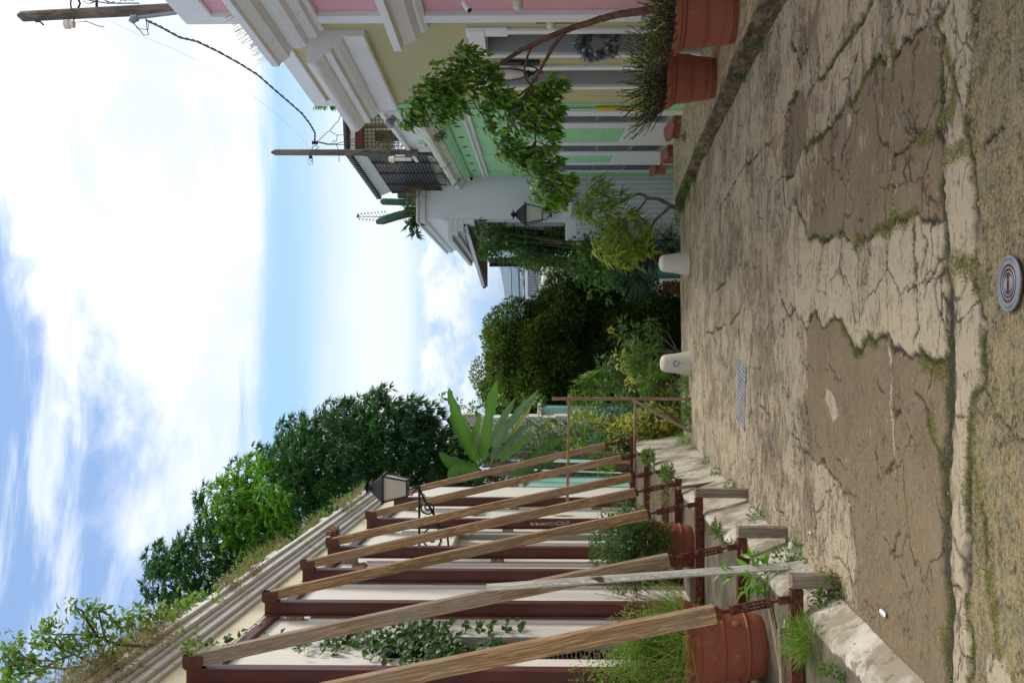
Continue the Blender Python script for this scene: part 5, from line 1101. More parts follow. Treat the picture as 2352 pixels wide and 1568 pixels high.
o = plank('timber_offcut', (-2.0, 7.6, WT+.02), (-2.5, 7.1, WT+.02), .06, .03, M['oldwood']); tag(o, 'thin grey timber offcut lying flat behind the broken one', 'timber offcut')
o = plank('weathered_pole', (-2.58, 9.6, WT+.42), P(1300, 1490, 8.9), .07, .06, M['oldwood']); tag(o, 'weathered pole slanting up out of the weeds behind the big pot', 'pole')
# ================================================================ PLANTS
random.seed(3)
def DP(x, y, Y): p = P(x, y, Y); return np.array([p.x, p.y, p.z])
# ---- fig tree leaning out of the nearest right-hand pot
ft = thing('fig_tree', 'leaning fig tree with drooping glossy leaves growing from the nearest kerb pot', 'tree', (3.31, 10.15, sz(10.15)+.6))
YT = 10.1
def br(mb, pts, r0, r1, Y0=YT, Y1=None, n=8):
    Y1 = Y0 if Y1 is None else Y1; q = []
    for i, (x, y) in enumerate(pts): q.append(P(x, y, Y0+(Y1-Y0)*i/(len(pts)-1)))
    fine = []
    for i in range(len(q)-1):
        for k in range(4): fine.append(q[i].lerp(q[i+1], k/4)+Vector((random.uniform(-1,1)*r0*.10, 0, random.uniform(-1,1)*r0*.10)))
    fine.append(q[-1]); m_ = len(fine); mb.tube(fine, [r0+(r1-r0)*i/(m_-1) for i in range(m_)], n)
mb = MB()
br(mb, [(1560,22),(1501,23),(1470,27),(1440,31),(1410,36),(1379,44),(1336,58),(1293,73),(1255,88),(1220,105),(1200,114),(1183,124),(1165,137),(1147,149),(1115,161),(1086,173),(1052,188),(1010,205)], .046, .012, 10.1, 10.5)
br(mb, [(1296,74),(1282,92),(1269,110),(1258,130),(1249,146),(1236,170),(1222,193),(1205,222),(1190,250),(1175,275)], .024, .007, 10.2, 10.3)
br(mb, [(1222,193),(1226,225),(1228,256),(1229,295),(1230,334),(1245,370),(1255,405)], .014, .005, 10.25, 10.3)
br(mb, [(1224,104),(1212,128),(1206,150),(1204,166),(1210,185),(1221,197)], .013, .010, 10.3, 10.25); br(mb, [(1040,195),(1070,205),(1083,222),(1095,250),(1120,278)], .009, .005, 10.4, 10.2)
br(mb, [(1100,168),(1048,200),(1045,170),(1051,150)], .007, .003, 10.4); br(mb, [(1120,278),(1140,305),(1155,320)], .005, .003, 10.2)
obj('trunk', mb, M['bark'], ft, True)
clumps = [(1060,122,30),(1075,140,34),(1100,150,34),(1040,165,36),(1005,178,34),(985,205,34),(960,225,30),(945,250,28),(950,272,26),(930,275,20),(985,240,38),(1015,215,36),(1050,205,34),(1020,255,32),(1050,240,30),(1000,275,18),(1090,190,26),(1120,175,26),(1140,200,24),(1110,215,26),
 (1140,235,26),(1165,225,24),(1180,250,30),(1210,235,30),(1235,215,30),(1262,198,28),(1285,200,18),(1250,240,30),(1275,250,20),(1230,265,32),(1195,278,30),(1165,265,22),(1265,272,22),(1215,290,26),(1240,295,14),(1150,315,20),(1160,335,24),(1180,345,26),(1150,350,16),(1185,370,26),(1210,365,28),(1235,350,26),(1260,330,24),(1270,310,18),
 (1215,390,24),(1240,385,26),(1270,375,18),(1250,410,30),(1235,435,26),(1260,445,24),(1285,425,26),(1300,440,18),(1310,415,14),(1270,460,16),(1290,465,10),(1250,470,10),(1110,255,16),(1120,290,12)]
lv = Leaves()
for x, y, r in clumps:
    rr = r*10.25/F*.98; n = int(22+rr*rr*2700)//1
    pos, d = ball(DP(x, y, 10.25+random.uniform(-.14,.14)), rr, n, .5)
    dd = d*.7+np.array([-.45, -.25, -.65]); lv.add(pos, dd, rng.uniform(.075,.11,n), rng.uniform(.034,.048,n), fold=.2, bend=.3, tone=.1+.8*rng.random(n)**1.3, wid=.42)
lv.build('foliage', M['l_ficus'], ft)
# ---- thorny plants in the two kerb pots
def thornbush(label, c, rad, hgt, n, seed, spread=.9):
    random.seed(seed); t = thing('thorn_bush', label, 'shrub', c, 'thorny shrubs in the kerb pots'); mb = MB(); L = Leaves(); P_ = []; D_ = []
    for i in range(n):
        a = random.random()*2*math.pi; r = rad*math.sqrt(random.random()); p_ = Vector((c[0]+r*math.cos(a), c[1]+r*math.sin(a), c[2])); d = Vector((math.cos(a)*spread*r/rad+random.uniform(-.4,.4), math.sin(a)*spread*r/rad+random.uniform(-.4,.4), 1.0)).normalized()
        l = hgt*(.45+.6*random.random()); pts = [p_]; k = 6
        for j in range(k): d = (d+Vector((random.uniform(-.25,.25), random.uniform(-.25,.25), random.uniform(-.08,.2)))).normalized(); pts.append(pts[-1]+d*l/k)
        mb.tube(pts, [.0085-.0045*j/k for j in range(k+1)], 5)
        for j in range(1, k+1):
            for q_ in range(4):
                p0 = pts[j].lerp(pts[j-1], random.random()); e = Vector((random.uniform(-1,1), random.uniform(-1,1), random.uniform(-.4,.6))).normalized(); mb.add([p0+Vector((0,0,.002)), p0-Vector((0,0,.002)), p0+e*.02], [(0,1,2)])
        for _ in range(9):
            jj = random.choice((k, k, k-1, k-2)); P_.append(tuple(pts[jj])); D_.append((random.uniform(-1,1), random.uniform(-1,1), random.uniform(.1,1)))
    obj('stems', mb, M['thorn'], t)
    n_ = len(P_); L.add(np.array(P_), np.array(D_), rng.uniform(.02,.042,n_), .014, tone=.75); L.build('leaves', M['l_ficus'], t); return t
thornbush('spiny dark-stemmed shrub filling the triple-ribbed pot', (3.14, 11.95, sz(11.95)+.56), .32, .62, 230, 4, 1.4)
thornbush('spiny shrub with some broad yellow-green leaves round the fig trunk', (3.31, 10.15, sz(10.15)+.60), .36, .42, 190, 6, 1.5)
# ---- weeds in the ornate pots
def grassclump(L, c, rad, n, hgt, droop=.4, tone=.55, w=.006, updir=1.0, sq=(1,1)):
    a = rng.random(n)*2*math.pi; r = rad*np.sqrt(rng.random(n)); p_ = np.stack([c[0]+r*np.cos(a)*sq[0], c[1]+r*np.sin(a)*sq[1], np.full(n, c[2])], 1)
    d = np.stack([np.cos(a)*.5*r/rad+rng.normal(0,.35,n), np.sin(a)*.5*r/rad+rng.normal(0,.35,n), np.full(n, updir)+rng.normal(0,.25,n)], 1)
    L.add(p_, d, rng.uniform(.5,1.1,n)*hgt, w, fold=.2, bend=droop, up=rng.normal(0,1,(n,3)), tone=tone)
wd = thing('pot_weeds', 'dense tangle of green grass and weeds overflowing the nearest ornate pot', 'weeds', (-2.42, 7.95, WT+.6)); L = Leaves(); top_ = np.array([-2.42, 7.95, WT+.63])
for k in range(34): L_p, L_d = ball(top_+np.array([random.uniform(-.2,.2),random.uniform(-.15,.3),random.uniform(-.05,.42)]), random.uniform(.12,.34), 260, .6, (1,1,.9)); L.add(L_p, L_d+np.array([0,0,.1])+rng.normal(0,.7,(260,3)), rng.uniform(.025,.065,260), .010, tone=random.choice((.2,.4,.6,.75)))
grassclump(L, top_-np.array([0,0,.05]), .36, 380, .45, .55, .6, .006); grassclump(L, top_+np.array([.1,-.1,-.02]), .36, 260, .26, 1.0, .72, .005, .5)
p_, d_ = ball(top_+np.array([-.28,.25,.5]), .38, 1500, .8, (.8,1.3,1.1)); L.add(p_, d_+rng.normal(0,.6,(1500,3)), rng.uniform(.02,.045,1500), .012, tone=.6)
L.build('foliage', M['l_grass'], wd)
mb = MB(); random.seed(9)
for i in range(60):
    a = random.random()*6.28; p0 = Vector(top_)+Vector((.3*math.cos(a), .3*math.sin(a), 0)); d = Vector((math.cos(a)*.5-.2, math.sin(a)*.5, 1)).normalized(); pts = [p0]
    for j in range(5): d = (d+Vector((random.uniform(-.2,.2), random.uniform(-.2,.2), -.05))).normalized(); pts.append(pts[-1]+d*random.uniform(.06,.19))
    mb.tube(pts, .0022, 4)
obj('stems', mb, M['drystem'], wd)
wd = thing('pot_weeds', 'dark spiky weeds and creepers overflowing the farther ornate pot', 'weeds', (-2.33, 11.4, WT+.58)); L = Leaves(); top_ = np.array([-2.33, 11.35, WT+.60])
p_, d_ = ball(top_+np.array([-.0,-.10,.16]), .52, 4200, .5, (1,1,.8)); L.add(p_, d_+rng.normal(0,.6,(4200,3)), rng.uniform(.03,.07,4200), .022, tone=.3); grassclump(L, top_, .34, 500, .38, .5, .5, .006)
p_, d_ = ball(top_+np.array([.1,-.25,-.12]), .28, 900, .5, (1.1,.7,1.0)); L.add(p_, d_+rng.normal(0,.6,(900,3)), rng.uniform(.03,.06,900), .024, tone=.55)
L.build('foliage', M['l_shrub'], wd); mb = MB()
for i in range(34):
    a = random.random()*6.28; p0 = Vector(top_)+Vector((.2*math.cos(a), .2*math.sin(a), .05)); d = Vector((math.cos(a), math.sin(a)*1.0, .35)).normalized(); q = p0+d*random.uniform(.2,.36); mb.tube([p0, p0.lerp(q,.5)+Vector((0,0,.05)), q], [.004,.012,.003], 5)
obj('dry_spikes', mb, M['thorn'], wd)
# ---- mango tree
mt = thing('mango_tree', 'huge mango tree with dark drooping leaves behind the old house roof', 'tree', (-4.5, 23, -3))
L = Leaves(); L2 = Leaves()
ell = [((480,1325),120),((400,1330),75),((560,1240),120),((520,1170),75),((640,1180),130),((600,1110),85),((700,1100),115),((760,1050),110),((690,1010),60),((820,1010),100),((780,970),55),((900,985),95),((880,940),48),((960,1010),90),((960,970),40),((900,1080),130),((1000,1060),80),((800,1120),120),((700,1200),110),((600,1300),120),((480,1400),70),((370,1290),42),((1010,1100),90),((1050,1130),70)]
for (x, y), r in ell:
    Yc = 25+random.uniform(-1,1); rr = r*Yc/F; c = DP(x, y, Yc); n = int(rr*rr*250)
    pos, d = ball(c, rr, n, .30); keep = pos[:,1] < c[1]+rr*.55; pos = pos[keep]; d = d[keep]
    clumpv = fbm(pos[:,0]*1.6+9, pos[:,2]*1.6+pos[:,1]*.7, 201, 3)
    bright = ((pos[:,0]-DP(580,1150,25)[0])**2+(pos[:,2]-DP(600,1110,25)[2])**2 < 1.3) & (pos[:,1] < c[1]+.3)
    for k in range(13):
        a = rng.random(len(pos))*6.283; dd = d*.75+np.stack([np.cos(a), np.sin(a)*.8, rng.normal(-.25,.3,len(pos))], 1)*.85
        Lx = rng.uniform(.16,.27,len(pos)); tn = np.clip(clumpv*1.1-.25+rng.normal(0,.1,len(pos)), 0, 1)
        L.add(pos[~bright], dd[~bright], Lx[~bright], .042, fold=.15, bend=.38, tone=tn[~bright], wid=.45)
        if bright.any(): L2.add(pos[bright], dd[bright], Lx[bright], .05, fold=.15, bend=.38, wid=.45)
L.build('crown', M['l_mango'], mt)
if L2.V: L2.build('young_foliage', M['l_mango2'], mt)
mb = MB(); mb.tube([(-4.6,26,-6),(-4.5,26,0),(-4.8,26,2.5),(-5.2,26,5)], [.35,.28,.2,.08], 10)
for k in range(9): a = k*.7; mb.tube([(-4.6,26,1+k*.35), (-4.6+1.1*math.cos(a),26+.6*math.sin(a),2+k*.45), (-4.7+2.0*math.cos(a),26+1.0*math.sin(a),3+k*.5)], [.13,.08,.03], 7)
obj('trunk', mb, M['bark'], mt, True)
# ---- dense round tree
dt = thing('dense_tree', 'large dense rounded dark tree with lumpy crown beyond the steps', 'tree', P(1560, 800, 31))
L = Leaves(); lobes = []
big = [((1205,795),84),((1180,850),72),((1200,910),60),((1262,748),52),((1330,690),66),((1340,780),120),((1400,700),80),((1440,820),110),((1480,720),80),((1300,880),100),((1260,960),60),((1500,860),80),((1420,900),90),((1250,830),100),((1530,760),60),((1340,960),60),((1210,970),35),((1420,960),50)]
for (x, y), r in big:
    Yc = 31+random.uniform(-.6,.6); rr = r*Yc/F; c = DP(x, y, Yc); m_ = int(13+rr*rr*15); pos, d = ball(c, rr, m_, .12)
    for p_, d_ in zip(pos, d):
        if d_[1] < .45: lobes.append((p_, random.uniform(.34,.66), random.uniform(.15,.65)))
for p_, rr, tl_ in lobes:
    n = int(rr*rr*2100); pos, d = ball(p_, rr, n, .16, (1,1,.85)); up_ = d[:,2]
    tn = np.clip(tl_+.2*up_+rng.normal(0,.2,n), 0, 1); L.add(pos, d*.8+rng.normal(0,.5,(n,3)), rng.uniform(.07,.12,n), .062, fold=.15, bend=.2, tone=tn)  # upward-facing leaves tinted lighter: sunlit lobe tops put into the leaf colour
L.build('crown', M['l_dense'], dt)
mb = MB(); q = P(1420, 800, 31); mb.tube([(q.x, 31.5, -7), (q.x+.1, 31.5, -3), (q.x-.3, 31.5, -1)], [.3,.25,.12], 10)
for k in range(8): a = k*.8; mb.tube([(q.x, 31.5, -3+.2*k), (q.x+1.3*math.cos(a), 31.5+.6*math.sin(a), -1.6+.3*k)], [.12,.04], 7)
obj('trunk', mb, M['bark'], dt, True)
# ---- banana plant
bp = thing('banana_plant', 'banana plant with long torn leaves spreading over the turquoise house', 'banana plant', P(1330, 1090, 21.5))
YB = 21.6; random.seed(21)
def banana(pts, w, tone, tear=.3, Y0=YB, Y1=None, yellow=False, pale=False):
    Y1 = Y0 if Y1 is None else Y1; k = len(pts)-1; q = []
    for i in range(k):
        for j in range(6): f = (i+j/6)/k; a = P(*pts[i], Y0+(Y1-Y0)*f); c = P(*pts[i+1], Y0+(Y1-Y0)*f); q.append(a.lerp(c, j/6))
    q.append(P(*pts[-1], Y1)); n = len(q); V = []; T = []; Fc = []
    view = Vector((q[0].x, q[0].y, q[0].z-EYE)).normalized()
    wl = [1, 1]
    for i in range(n):
        f = i/(n-1); d = (q[min(i+1,n-1)]-q[max(i-1,0)]).normalized(); s = d.cross(view).normalized(); s = (s+view*random.uniform(-.25,.05)*.6).normalized(); wob_ = random.uniform(.75, 1); w_ = w*wob_*(math.sin(math.pi*min(1, f**.8*1.0+.02))**.5)*.5 if f > .06 else w*.06
        if f > .985: w_ = .01
        e1 = random.uniform(.82-tear*.4, 1.05); e2 = random.uniform(.82-tear*.4, 1.05); up_ = view.cross(s)*0
        V += [q[i]-s*w_*e1-view*w_*.28+Vector((0,0,-w_*.15)), q[i], q[i]+s*w_*e2-view*w_*.22+Vector((0,0,-w_*.15))]; T += [tone+random.uniform(-.12,.12), tone+.22, tone-.28+random.uniform(-.12,.12)]
    for i in range(n-1):
        for o_ in (0, 1):
            if random.random() < tear*.35 and .2 < i/n < .95:
                # torn segment: narrow slit
                a = 3*i+o_; V0 = len(V); p = [V[a], V[a+1], V[a+4], V[a+3]]; c = [p_.copy() for p_ in p]
                ei = (0 if o_ == 0 else 1); c[3 if o_ == 0 else 2] = c[3 if o_ == 0 else 2].lerp(c[0 if o_ == 0 else 1], .22); V += c; T += [tone]*4; Fc.append((V0, V0+1, V0+2, V0+3))
            else: a = 3*i+o_; Fc.append((a, a+1, a+4, a+3))
    me = bpy.data.meshes.new('leaf'); me.from_pydata([tuple(v_) for v_ in V], [], Fc); at = me.attributes.new('tint', 'FLOAT', 'POINT'); at.data.foreach_set('value', np.clip(np.array(T), 0, 1).astype(np.float32)); me.update()
    for p_ in me.polygons: p_.use_smooth = True
    o = link('leaf', me, M['l_banana' if not pale else 'l_banana2'] if not yellow else M['l_palm'], bp); return o
def zz(*p): return [(976+.2685*x, 689+.2685*y) for x, y in p]
for pts, w, tn, te, kw in ((zz((470,1400),(400,1250),(330,1110),(260,960),(215,830),(205,745)), .30, .7, .15, {}), (zz((490,1400),(500,1250),(530,1080),(560,900),(590,760),(612,685)), .30, .8, .1, {}),
    (zz((560,1400),(600,1250),(680,1100),(780,980),(880,870),(968,770)), .28, .5, .5, dict(Y0=21.4, pale=True)), (zz((540,1340),(580,1180),(640,1050),(710,930),(780,830)), .22, .35, .4, dict(Y0=21.9, pale=True)), (zz((600,1380),(680,1260),(760,1170),(850,1090),(935,1040)), .22, .45, .3, dict(Y0=21.3, pale=True)),
    (zz((440,1400),(380,1260),(310,1150),(260,1070),(215,975)), .36, .15, .15, dict(Y0=21.8)), (zz((430,1330),(410,1230),(430,1130),(450,1040),(470,960)), .18, .9, .1, dict(Y0=21.5)), (zz((470,1460),(360,1440),(270,1420),(200,1380),(120,1300)), .42, .05, .1, dict(Y0=22)),
    (zz((480,1470),(380,1480),(300,1450),(230,1480),(200,1540)), .40, .25, .1, dict(Y0=21.7)), (zz((520,1400),(540,1300),(590,1200),(620,1120)), .30, .1, .3, dict(Y0=22)), (zz((740,1460),(850,1400),(960,1330),(1080,1240),(1215,1160)), .34, .2, .5, dict(Y0=21.2)),
    (zz((700,1480),(820,1440),(950,1400),(1060,1370),(1180,1300)), .30, .3, .6, dict(Y0=21.1)), (zz((480,1400),(530,1350),(560,1300),(600,1250)), .30, .1, .2, dict(Y0=21.9)), (zz((640,1390),(700,1320),(780,1260),(860,1180),(910,1110)), .20, .9, .2, dict(Y0=21.2)),
    (zz((640,1330),(700,1220),(780,1100),(870,960),(925,860)), .14, .97, .4, dict(Y0=21.35, yellow=True))): banana(pts, w, tn, te, **kw)
mb = MB(); 
for dx_ in (0, .35, -.3): mb.tube([(P(1200,1090,21.9).x+dx_, 22, -6), (P(1110,1065,21.9).x+dx_*.6, 21.9, P(1110,1065,21.9).z)], [.14,.07], 10)
obj('stem', mb, M['bark2'], bp, True)
# ---- general leaf masses
def mass(name, label, cat, clumps, Y, mat, L_, W_, dens, yj=.4, group=None, stemmat='bark2', shell=.4, droop=-.2, bend=.25, tonebias=0, flat=1.0, rad=1.0, stems=True, ground=None):
    t = thing(name, label, cat, P(*clumps[0][:2], Y), group); L = Leaves()
    for c_ in clumps:
        x, y, r = c_[:3]; Yc = (c_[3] if len(c_) > 3 else Y)+random.uniform(-yj,yj); rr = r*Yc/F*rad; c = DP(x, y, Yc); n = max(12, int(rr*rr*dens)); pos, d = ball(c, rr, n, shell, (1,flat,1))
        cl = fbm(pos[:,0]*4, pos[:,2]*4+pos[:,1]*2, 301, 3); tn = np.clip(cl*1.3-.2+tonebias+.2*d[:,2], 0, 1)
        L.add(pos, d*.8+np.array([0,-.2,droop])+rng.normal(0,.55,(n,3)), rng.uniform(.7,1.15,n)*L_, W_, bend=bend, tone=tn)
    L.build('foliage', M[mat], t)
    if stems:
        mb = MB(); base = ground if ground is not None else P(clumps[-1][0]+clumps[-1][2], clumps[-1][1], Y)
        for c_ in clumps[::2]:
            q = P(c_[0], c_[1], c_[3] if len(c_) > 3 else Y); mid = Vector(base).lerp(q, .5)+Vector((random.uniform(-.2,.2), 0, random.uniform(-.1,.2))); mb.tube([base, mid, q], [.016,.010,.004], 6)
        obj('stems', mb, M[stemmat], t)
    return t
def rc(x0, x1, y0, y1, n, r0, r1, *Y): return [(random.uniform(x0,x1), random.uniform(y0,y1), random.uniform(r0,r1), *Y) for _ in range(n)]
mass('veranda_vine', 'dense climbing vine with pale flecks covering the veranda posts', 'vine', rc(1100,1200,500,585,26,16,30,25.5)+rc(1190,1330,492,600,44,20,36,26)+rc(1320,1420,500,640,26,18,32,24)+rc(1180,1330,590,622,12,8,14,27)+rc(1085,1110,493,560,5,8,14,25)+rc(1140,1180,590,604,3,5,8,27), 26, 'l_vine', .13, .075, 900, .5, droop=-.3, ground=Vector((1.9,25,-4)))
mass('hanging_creeper', 'sparse creeper hanging in front of the dark tree', 'vine', rc(1370,1460,600,660,14,10,20)+[(1420,660,8),(1440,680,7),(1395,690,6),(1350,680,5)], 20, 'l_vine', .12, .05, 700, .3, droop=-.5, stems=False)
# garden tree at the kerb end
gt = thing('garden_tree', 'small crooked tree with long curling yellow-green leaves at the end of the kerb', 'tree', G(1552, 478)); Yg = 17.9; mb = MB()
def zg(*p): return [(1148+.2442*x, 345+.2442*y) for x, y in p]
def bb(pts, r0, r1, Y0=Yg, Y1=Yg): br(mb, zg(*pts), r0, r1, Y0, Y1, 7)
bb([(1660,535),(1600,528),(1570,500),(1500,462),(1400,452),(1380,440),(1340,418),(1300,410),(1260,430),(1220,442),(1180,470)], .042, .018); bb([(1600,530),(1560,570),(1490,630),(1450,670),(1432,720)], .030, .022); bb([(1432,720),(1400,790),(1350,850),(1290,940),(1240,1000)], .018, .008, Yg, 17.6)
bb([(1385,455),(1340,520),(1300,560),(1290,600),(1200,680),(1150,720)], .022, .012, Yg, 17.7); bb([(1300,560),(1230,580),(1160,650),(1090,700)], .012, .007); bb([(1225,440),(1140,405),(1090,380),(1020,360),(950,345),(880,340)], .012, .006); bb([(1190,470),(1100,520),(950,545),(820,560),(740,570)], .012, .005); bb([(1220,450),(1150,560),(1130,600)], .009, .005); bb([(1150,720),(1080,800),(1020,900)], .010, .005, 17.6, 17.4); bb([(1290,600),(1340,640),(1380,700)], .008, .004)
obj('trunk', mb, M['bark2'], gt, True); L = Leaves(); random.seed(12)
for (x, y), k in zip(zg((950,340),(880,330),(870,400),(1000,370),(900,430),(830,460),(800,560),(760,590),(720,560),(860,560),(950,540),(1020,520),(1060,480),(1150,450),(1000,620),(1060,600),(900,650),(820,650),(960,700),(1080,700),(1050,760),(1150,740),(1200,600),(1230,660),(1290,640),(1000,830),(940,880),(920,940),(1080,860),(1130,900),(1100,960),(1180,960),(1240,920),(1300,960),(1350,940),(1400,960),(1250,1010),(1200,1060),(1130,1050),(1060,1020),(1300,740),(1380,760),(1330,830),(1200,820),(990,1000),(1330,690),(1000,970),(1290,1060)), [14]*60):
    c = DP(x, y, Yg-.1+random.uniform(-.35,.25)); n = 17; a = rng.random(n)*6.283; dd = np.stack([np.cos(a), np.sin(a)*.9, rng.normal(.0,.45,n)], 1); L.add(c+rng.normal(0,.035,(n,3)), dd, rng.uniform(.15,.27,n), rng.uniform(.04,.058,n), fold=.22, bend=.55, tone=np.clip((y-420)/170, 0, 1)*.45+.15+.3*rng.random(n), wid=.45)
L.build('foliage', M['l_mangolike'], gt)
# yucca / fan of sword leaves
yu = thing('yucca', 'dark spiky yucca with sword leaves behind the right bollard', 'yucca', P(1560, 600, 19.5)); L = Leaves()
for (x, y), r in (((1500,585),62),((1470,625),60),((1440,600),45),((1545,560),40)):
    n = 110; d = rdir(n); d[:,2] = np.abs(d[:,2])*.9-.15; L.add(np.repeat(DP(x, y, 19.6)[None], n, 0)+d*.05, d, rng.uniform(.6,1.1,n)*r*2*19.6/F*.75, .035, fold=.3, bend=.12, wid=.3)
L.build('leaves', M['l_yucca'], yu); mb = MB(); q = P(1500, 590, 19.6); mb.tube([(q.x, 19.6, -6), q], [.09,.06], 8); obj('stem', mb, M['bark'], yu)
mass('low_shrub', 'wispy dark shrub at the foot of the white siding', 'shrub', rc(1520,1562,510,580,14,10,18), 18.9, 'l_shrub', .07, .02, 600, .2, ground=P(1580,540,18.9))
# left garden: variegated shrubs, palms, oleander
def zl(x, y): return (976+.2685*x, 689+.2685*y)
def zc_(lst): return [(*zl(a, c), r*.2685) for a, c, r in lst]
mass('variegated_shrub', 'tall yellow-green variegated shrub behind the timber frame', 'shrub', zc_([(1300,985,60),(1380,1010,60),(1450,1000,55),(1520,1050,65),(1600,1090,60),(1680,1150,65),(1700,1060,60),(1640,1240,50)])+zc_([(random.uniform(1700,2180), random.uniform(930,1220), random.uniform(55,85)) for _ in range(34)]), 18.3, 'l_varieg', .12, .055, 1500, .3, stemmat='bark2', droop=0, bend=.15, ground=P(1600,960,18.5))
mass('variegated_shrub', 'yellow variegated shrub rising in the middle of the garden', 'shrub', zc_([(1660,470,50),(1680,540,60),(1740,580,60),(1760,650,60),(1790,720,55),(1730,500,45),(1800,640,45)]), 19.2, 'l_varieg', .12, .055, 1500, .3, droop=0, bend=.15, ground=P(1580,880,19.5))
mass('variegated_shrub', 'low variegated shrub beside the left bollard', 'shrub', zc_([(2060,800,60),(2120,740,55),(2160,700,45),(2180,780,50),(2100,860,55),(2040,880,50),(2000,820,45),(2190,860,40)]), 18.8, 'l_varieg', .12, .05, 1300, .2, droop=0, bend=.15, tonebias=-.15, ground=P(1590,900,18.8))
mass('dark_shrub', 'mid-green broadleaf shrub between the two variegated ones', 'shrub', zc_([(1520,520,50),(1560,620,60),(1540,740,70),(1640,820,80),(1600,700,70),(1700,900,70),(1500,860,60)]), 19.6, 'l_shrub', .12, .055, 1300, .3, ground=P(1590,900,19.6))
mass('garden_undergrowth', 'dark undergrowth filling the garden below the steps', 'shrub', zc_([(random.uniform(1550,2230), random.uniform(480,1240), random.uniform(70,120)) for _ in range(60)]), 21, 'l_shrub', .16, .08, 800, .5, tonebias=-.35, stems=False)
ol2 = mass('oleander', 'frangipani bush with narrow upright leaf rosettes near the dark tree', 'shrub', zc_([(1700,190,28),(1760,240,40),(1690,270,35),(1840,230,30),(1660,320,40),(1820,300,45),(1900,250,50),(1950,290,60),(2000,240,40),(1960,400,50),(1880,380,50),(1780,380,45),(1620,290,30),(1940,200,30),(1720,330,40),(2020,330,35)]), 20, 'l_shrub', .17, .04, 600, .3, droop=.3, bend=.1, tonebias=.25, ground=P(1560,810,20))
mb = MB(); q = P(*zl(1592,258), 19.8); mb.sphere(q, .03, 8)
for k in range(5): mb.sphere(q+Vector((.05*math.cos(k*1.25), -.01, .05*math.sin(k*1.25))), .03, 7, (1,.5,1))
obj('flower', mb, simple('yellow_petal', (.65,.40,.06), .5), ol2)
def palm(label, base, fronds, Y, matn='l_palm', leaf=.30, w=.022, n=34):
    t = thing('palm', label, 'palm', P(*base, Y), 'small palms in the left garden'); mb = MB(); L = Leaves()
    for pts in fronds:
        q = [P(*zl(*p_), Y+random.uniform(-.2,.2)) for p_ in pts]; m_ = []
        for i in range(len(q)-1):
            for k in range(8): m_.append(q[i].lerp(q[i+1], k/8))
        m_.append(q[-1]); mb.tube(m_, [.012*(1-i/len(m_))+.002 for i in range(len(m_))], 5)
        idx = np.linspace(2, len(m_)-1, n).astype(int); pos = np.array([tuple(m_[i]) for i in idx]); tan = np.array([tuple((m_[min(i+1,len(m_)-1)]-m_[i-1]).normalized()) for i in idx])
        sd_ = unit(np.cross(tan, np.array([0, 1., .15]))); ln = leaf*np.sin(np.linspace(.35, 3.0, n))**.7
        for s_ in (-1, 1): L.add(pos, tan*.75+s_*sd_+np.array([0,0,-.25])+rng.normal(0,.08,(n,3)), ln, w, fold=.1, bend=.25, tone=.55, wid=.35)
    obj('rachis', mb, M['l_banana'] if False else M['bark2'], t); L.build('leaflets', M[matn], t)
palm('bright palm fronds hanging beside the turquoise wall', zl(1560,1150), [[(1560,1120),(1420,1110),(1320,1160),(1270,1230),(1262,1300)], [(1600,1130),(1480,1180),(1390,1230),(1350,1290)], [(1620,1180),(1540,1260),(1500,1340),(1520,1430),(1600,1480)], [(1500,1060),(1380,1050),(1280,1070),(1240,1110)]], 17.9, leaf=.30)
palm('feathery palm behind the top of the timber upright', zl(1500,800), [[(1560,860),(1440,800),(1340,720),(1330,690)], [(1560,860),(1420,860),(1280,850),(1215,860)], [(1560,840),(1480,740),(1420,660),(1385,620)], [(1600,900),(1450,930),(1320,930),(1230,940)], [(1580,800),(1540,700),(1480,650)]], 19.4, leaf=.34)
palm('arching palm in front of the dark tree', zl(1850,600), [[(1950,620),(1850,520),(1760,440),(1680,400)], [(1980,600),(1900,500),(1860,400),(1780,390)], [(1900,680),(1960,620),(2010,590),(2040,570)], [(1950,700),(1960,760),(1900,820)], [(1900,640),(1830,560),(1720,520)]], 18.9, leaf=.36)
palm('small green palm below the variegated shrub', zl(1900,800), [[(1980,760),(1900,700),(1850,650)], [(1980,760),(1930,680),(1960,600),(2020,580)], [(1990,780),(1900,780),(1840,800)]], 18.6, leaf=.30)
mass('climbing_tree', 'light-leaved young tree behind the banana plant', 'tree', zc_([(150,830,25),(290,880,40),(330,960,40),(400,960,35),(460,950,40),(350,1080,40),(640,850,40),(660,900,50),(850,830,25),(900,890,50),(960,880,50),(1000,850,35),(830,1000,60),(950,1080,60),(1060,1060,60),(1120,1100,50),(1050,1160,50),(960,1180,50),(1150,1060,40),(240,1280,35),(200,1240,30),(420,900,30),(740,940,35)]), 24, 'l_vine', .14, .085, 800, .6, tonebias=.25, ground=P(1300,1020,24))
mass('hill_shrub', 'dark shrubs on the slope below the turquoise house', 'shrub', rc(1300,1480,960,1060,18,28,44), 25.5, 'l_shrub', .16, .08, 600, .5, tonebias=-.2, stems=False)
mass('slope_shrub', 'dark leafy thicket under the mango tree beside the banana plant', 'shrub', rc(1040,1330,1030,1125,26,26,44)+rc(960,1060,1040,1110,8,26,40), 26.5, 'l_shrub', .18, .08, 420, .6, tonebias=-.1, stems=False)
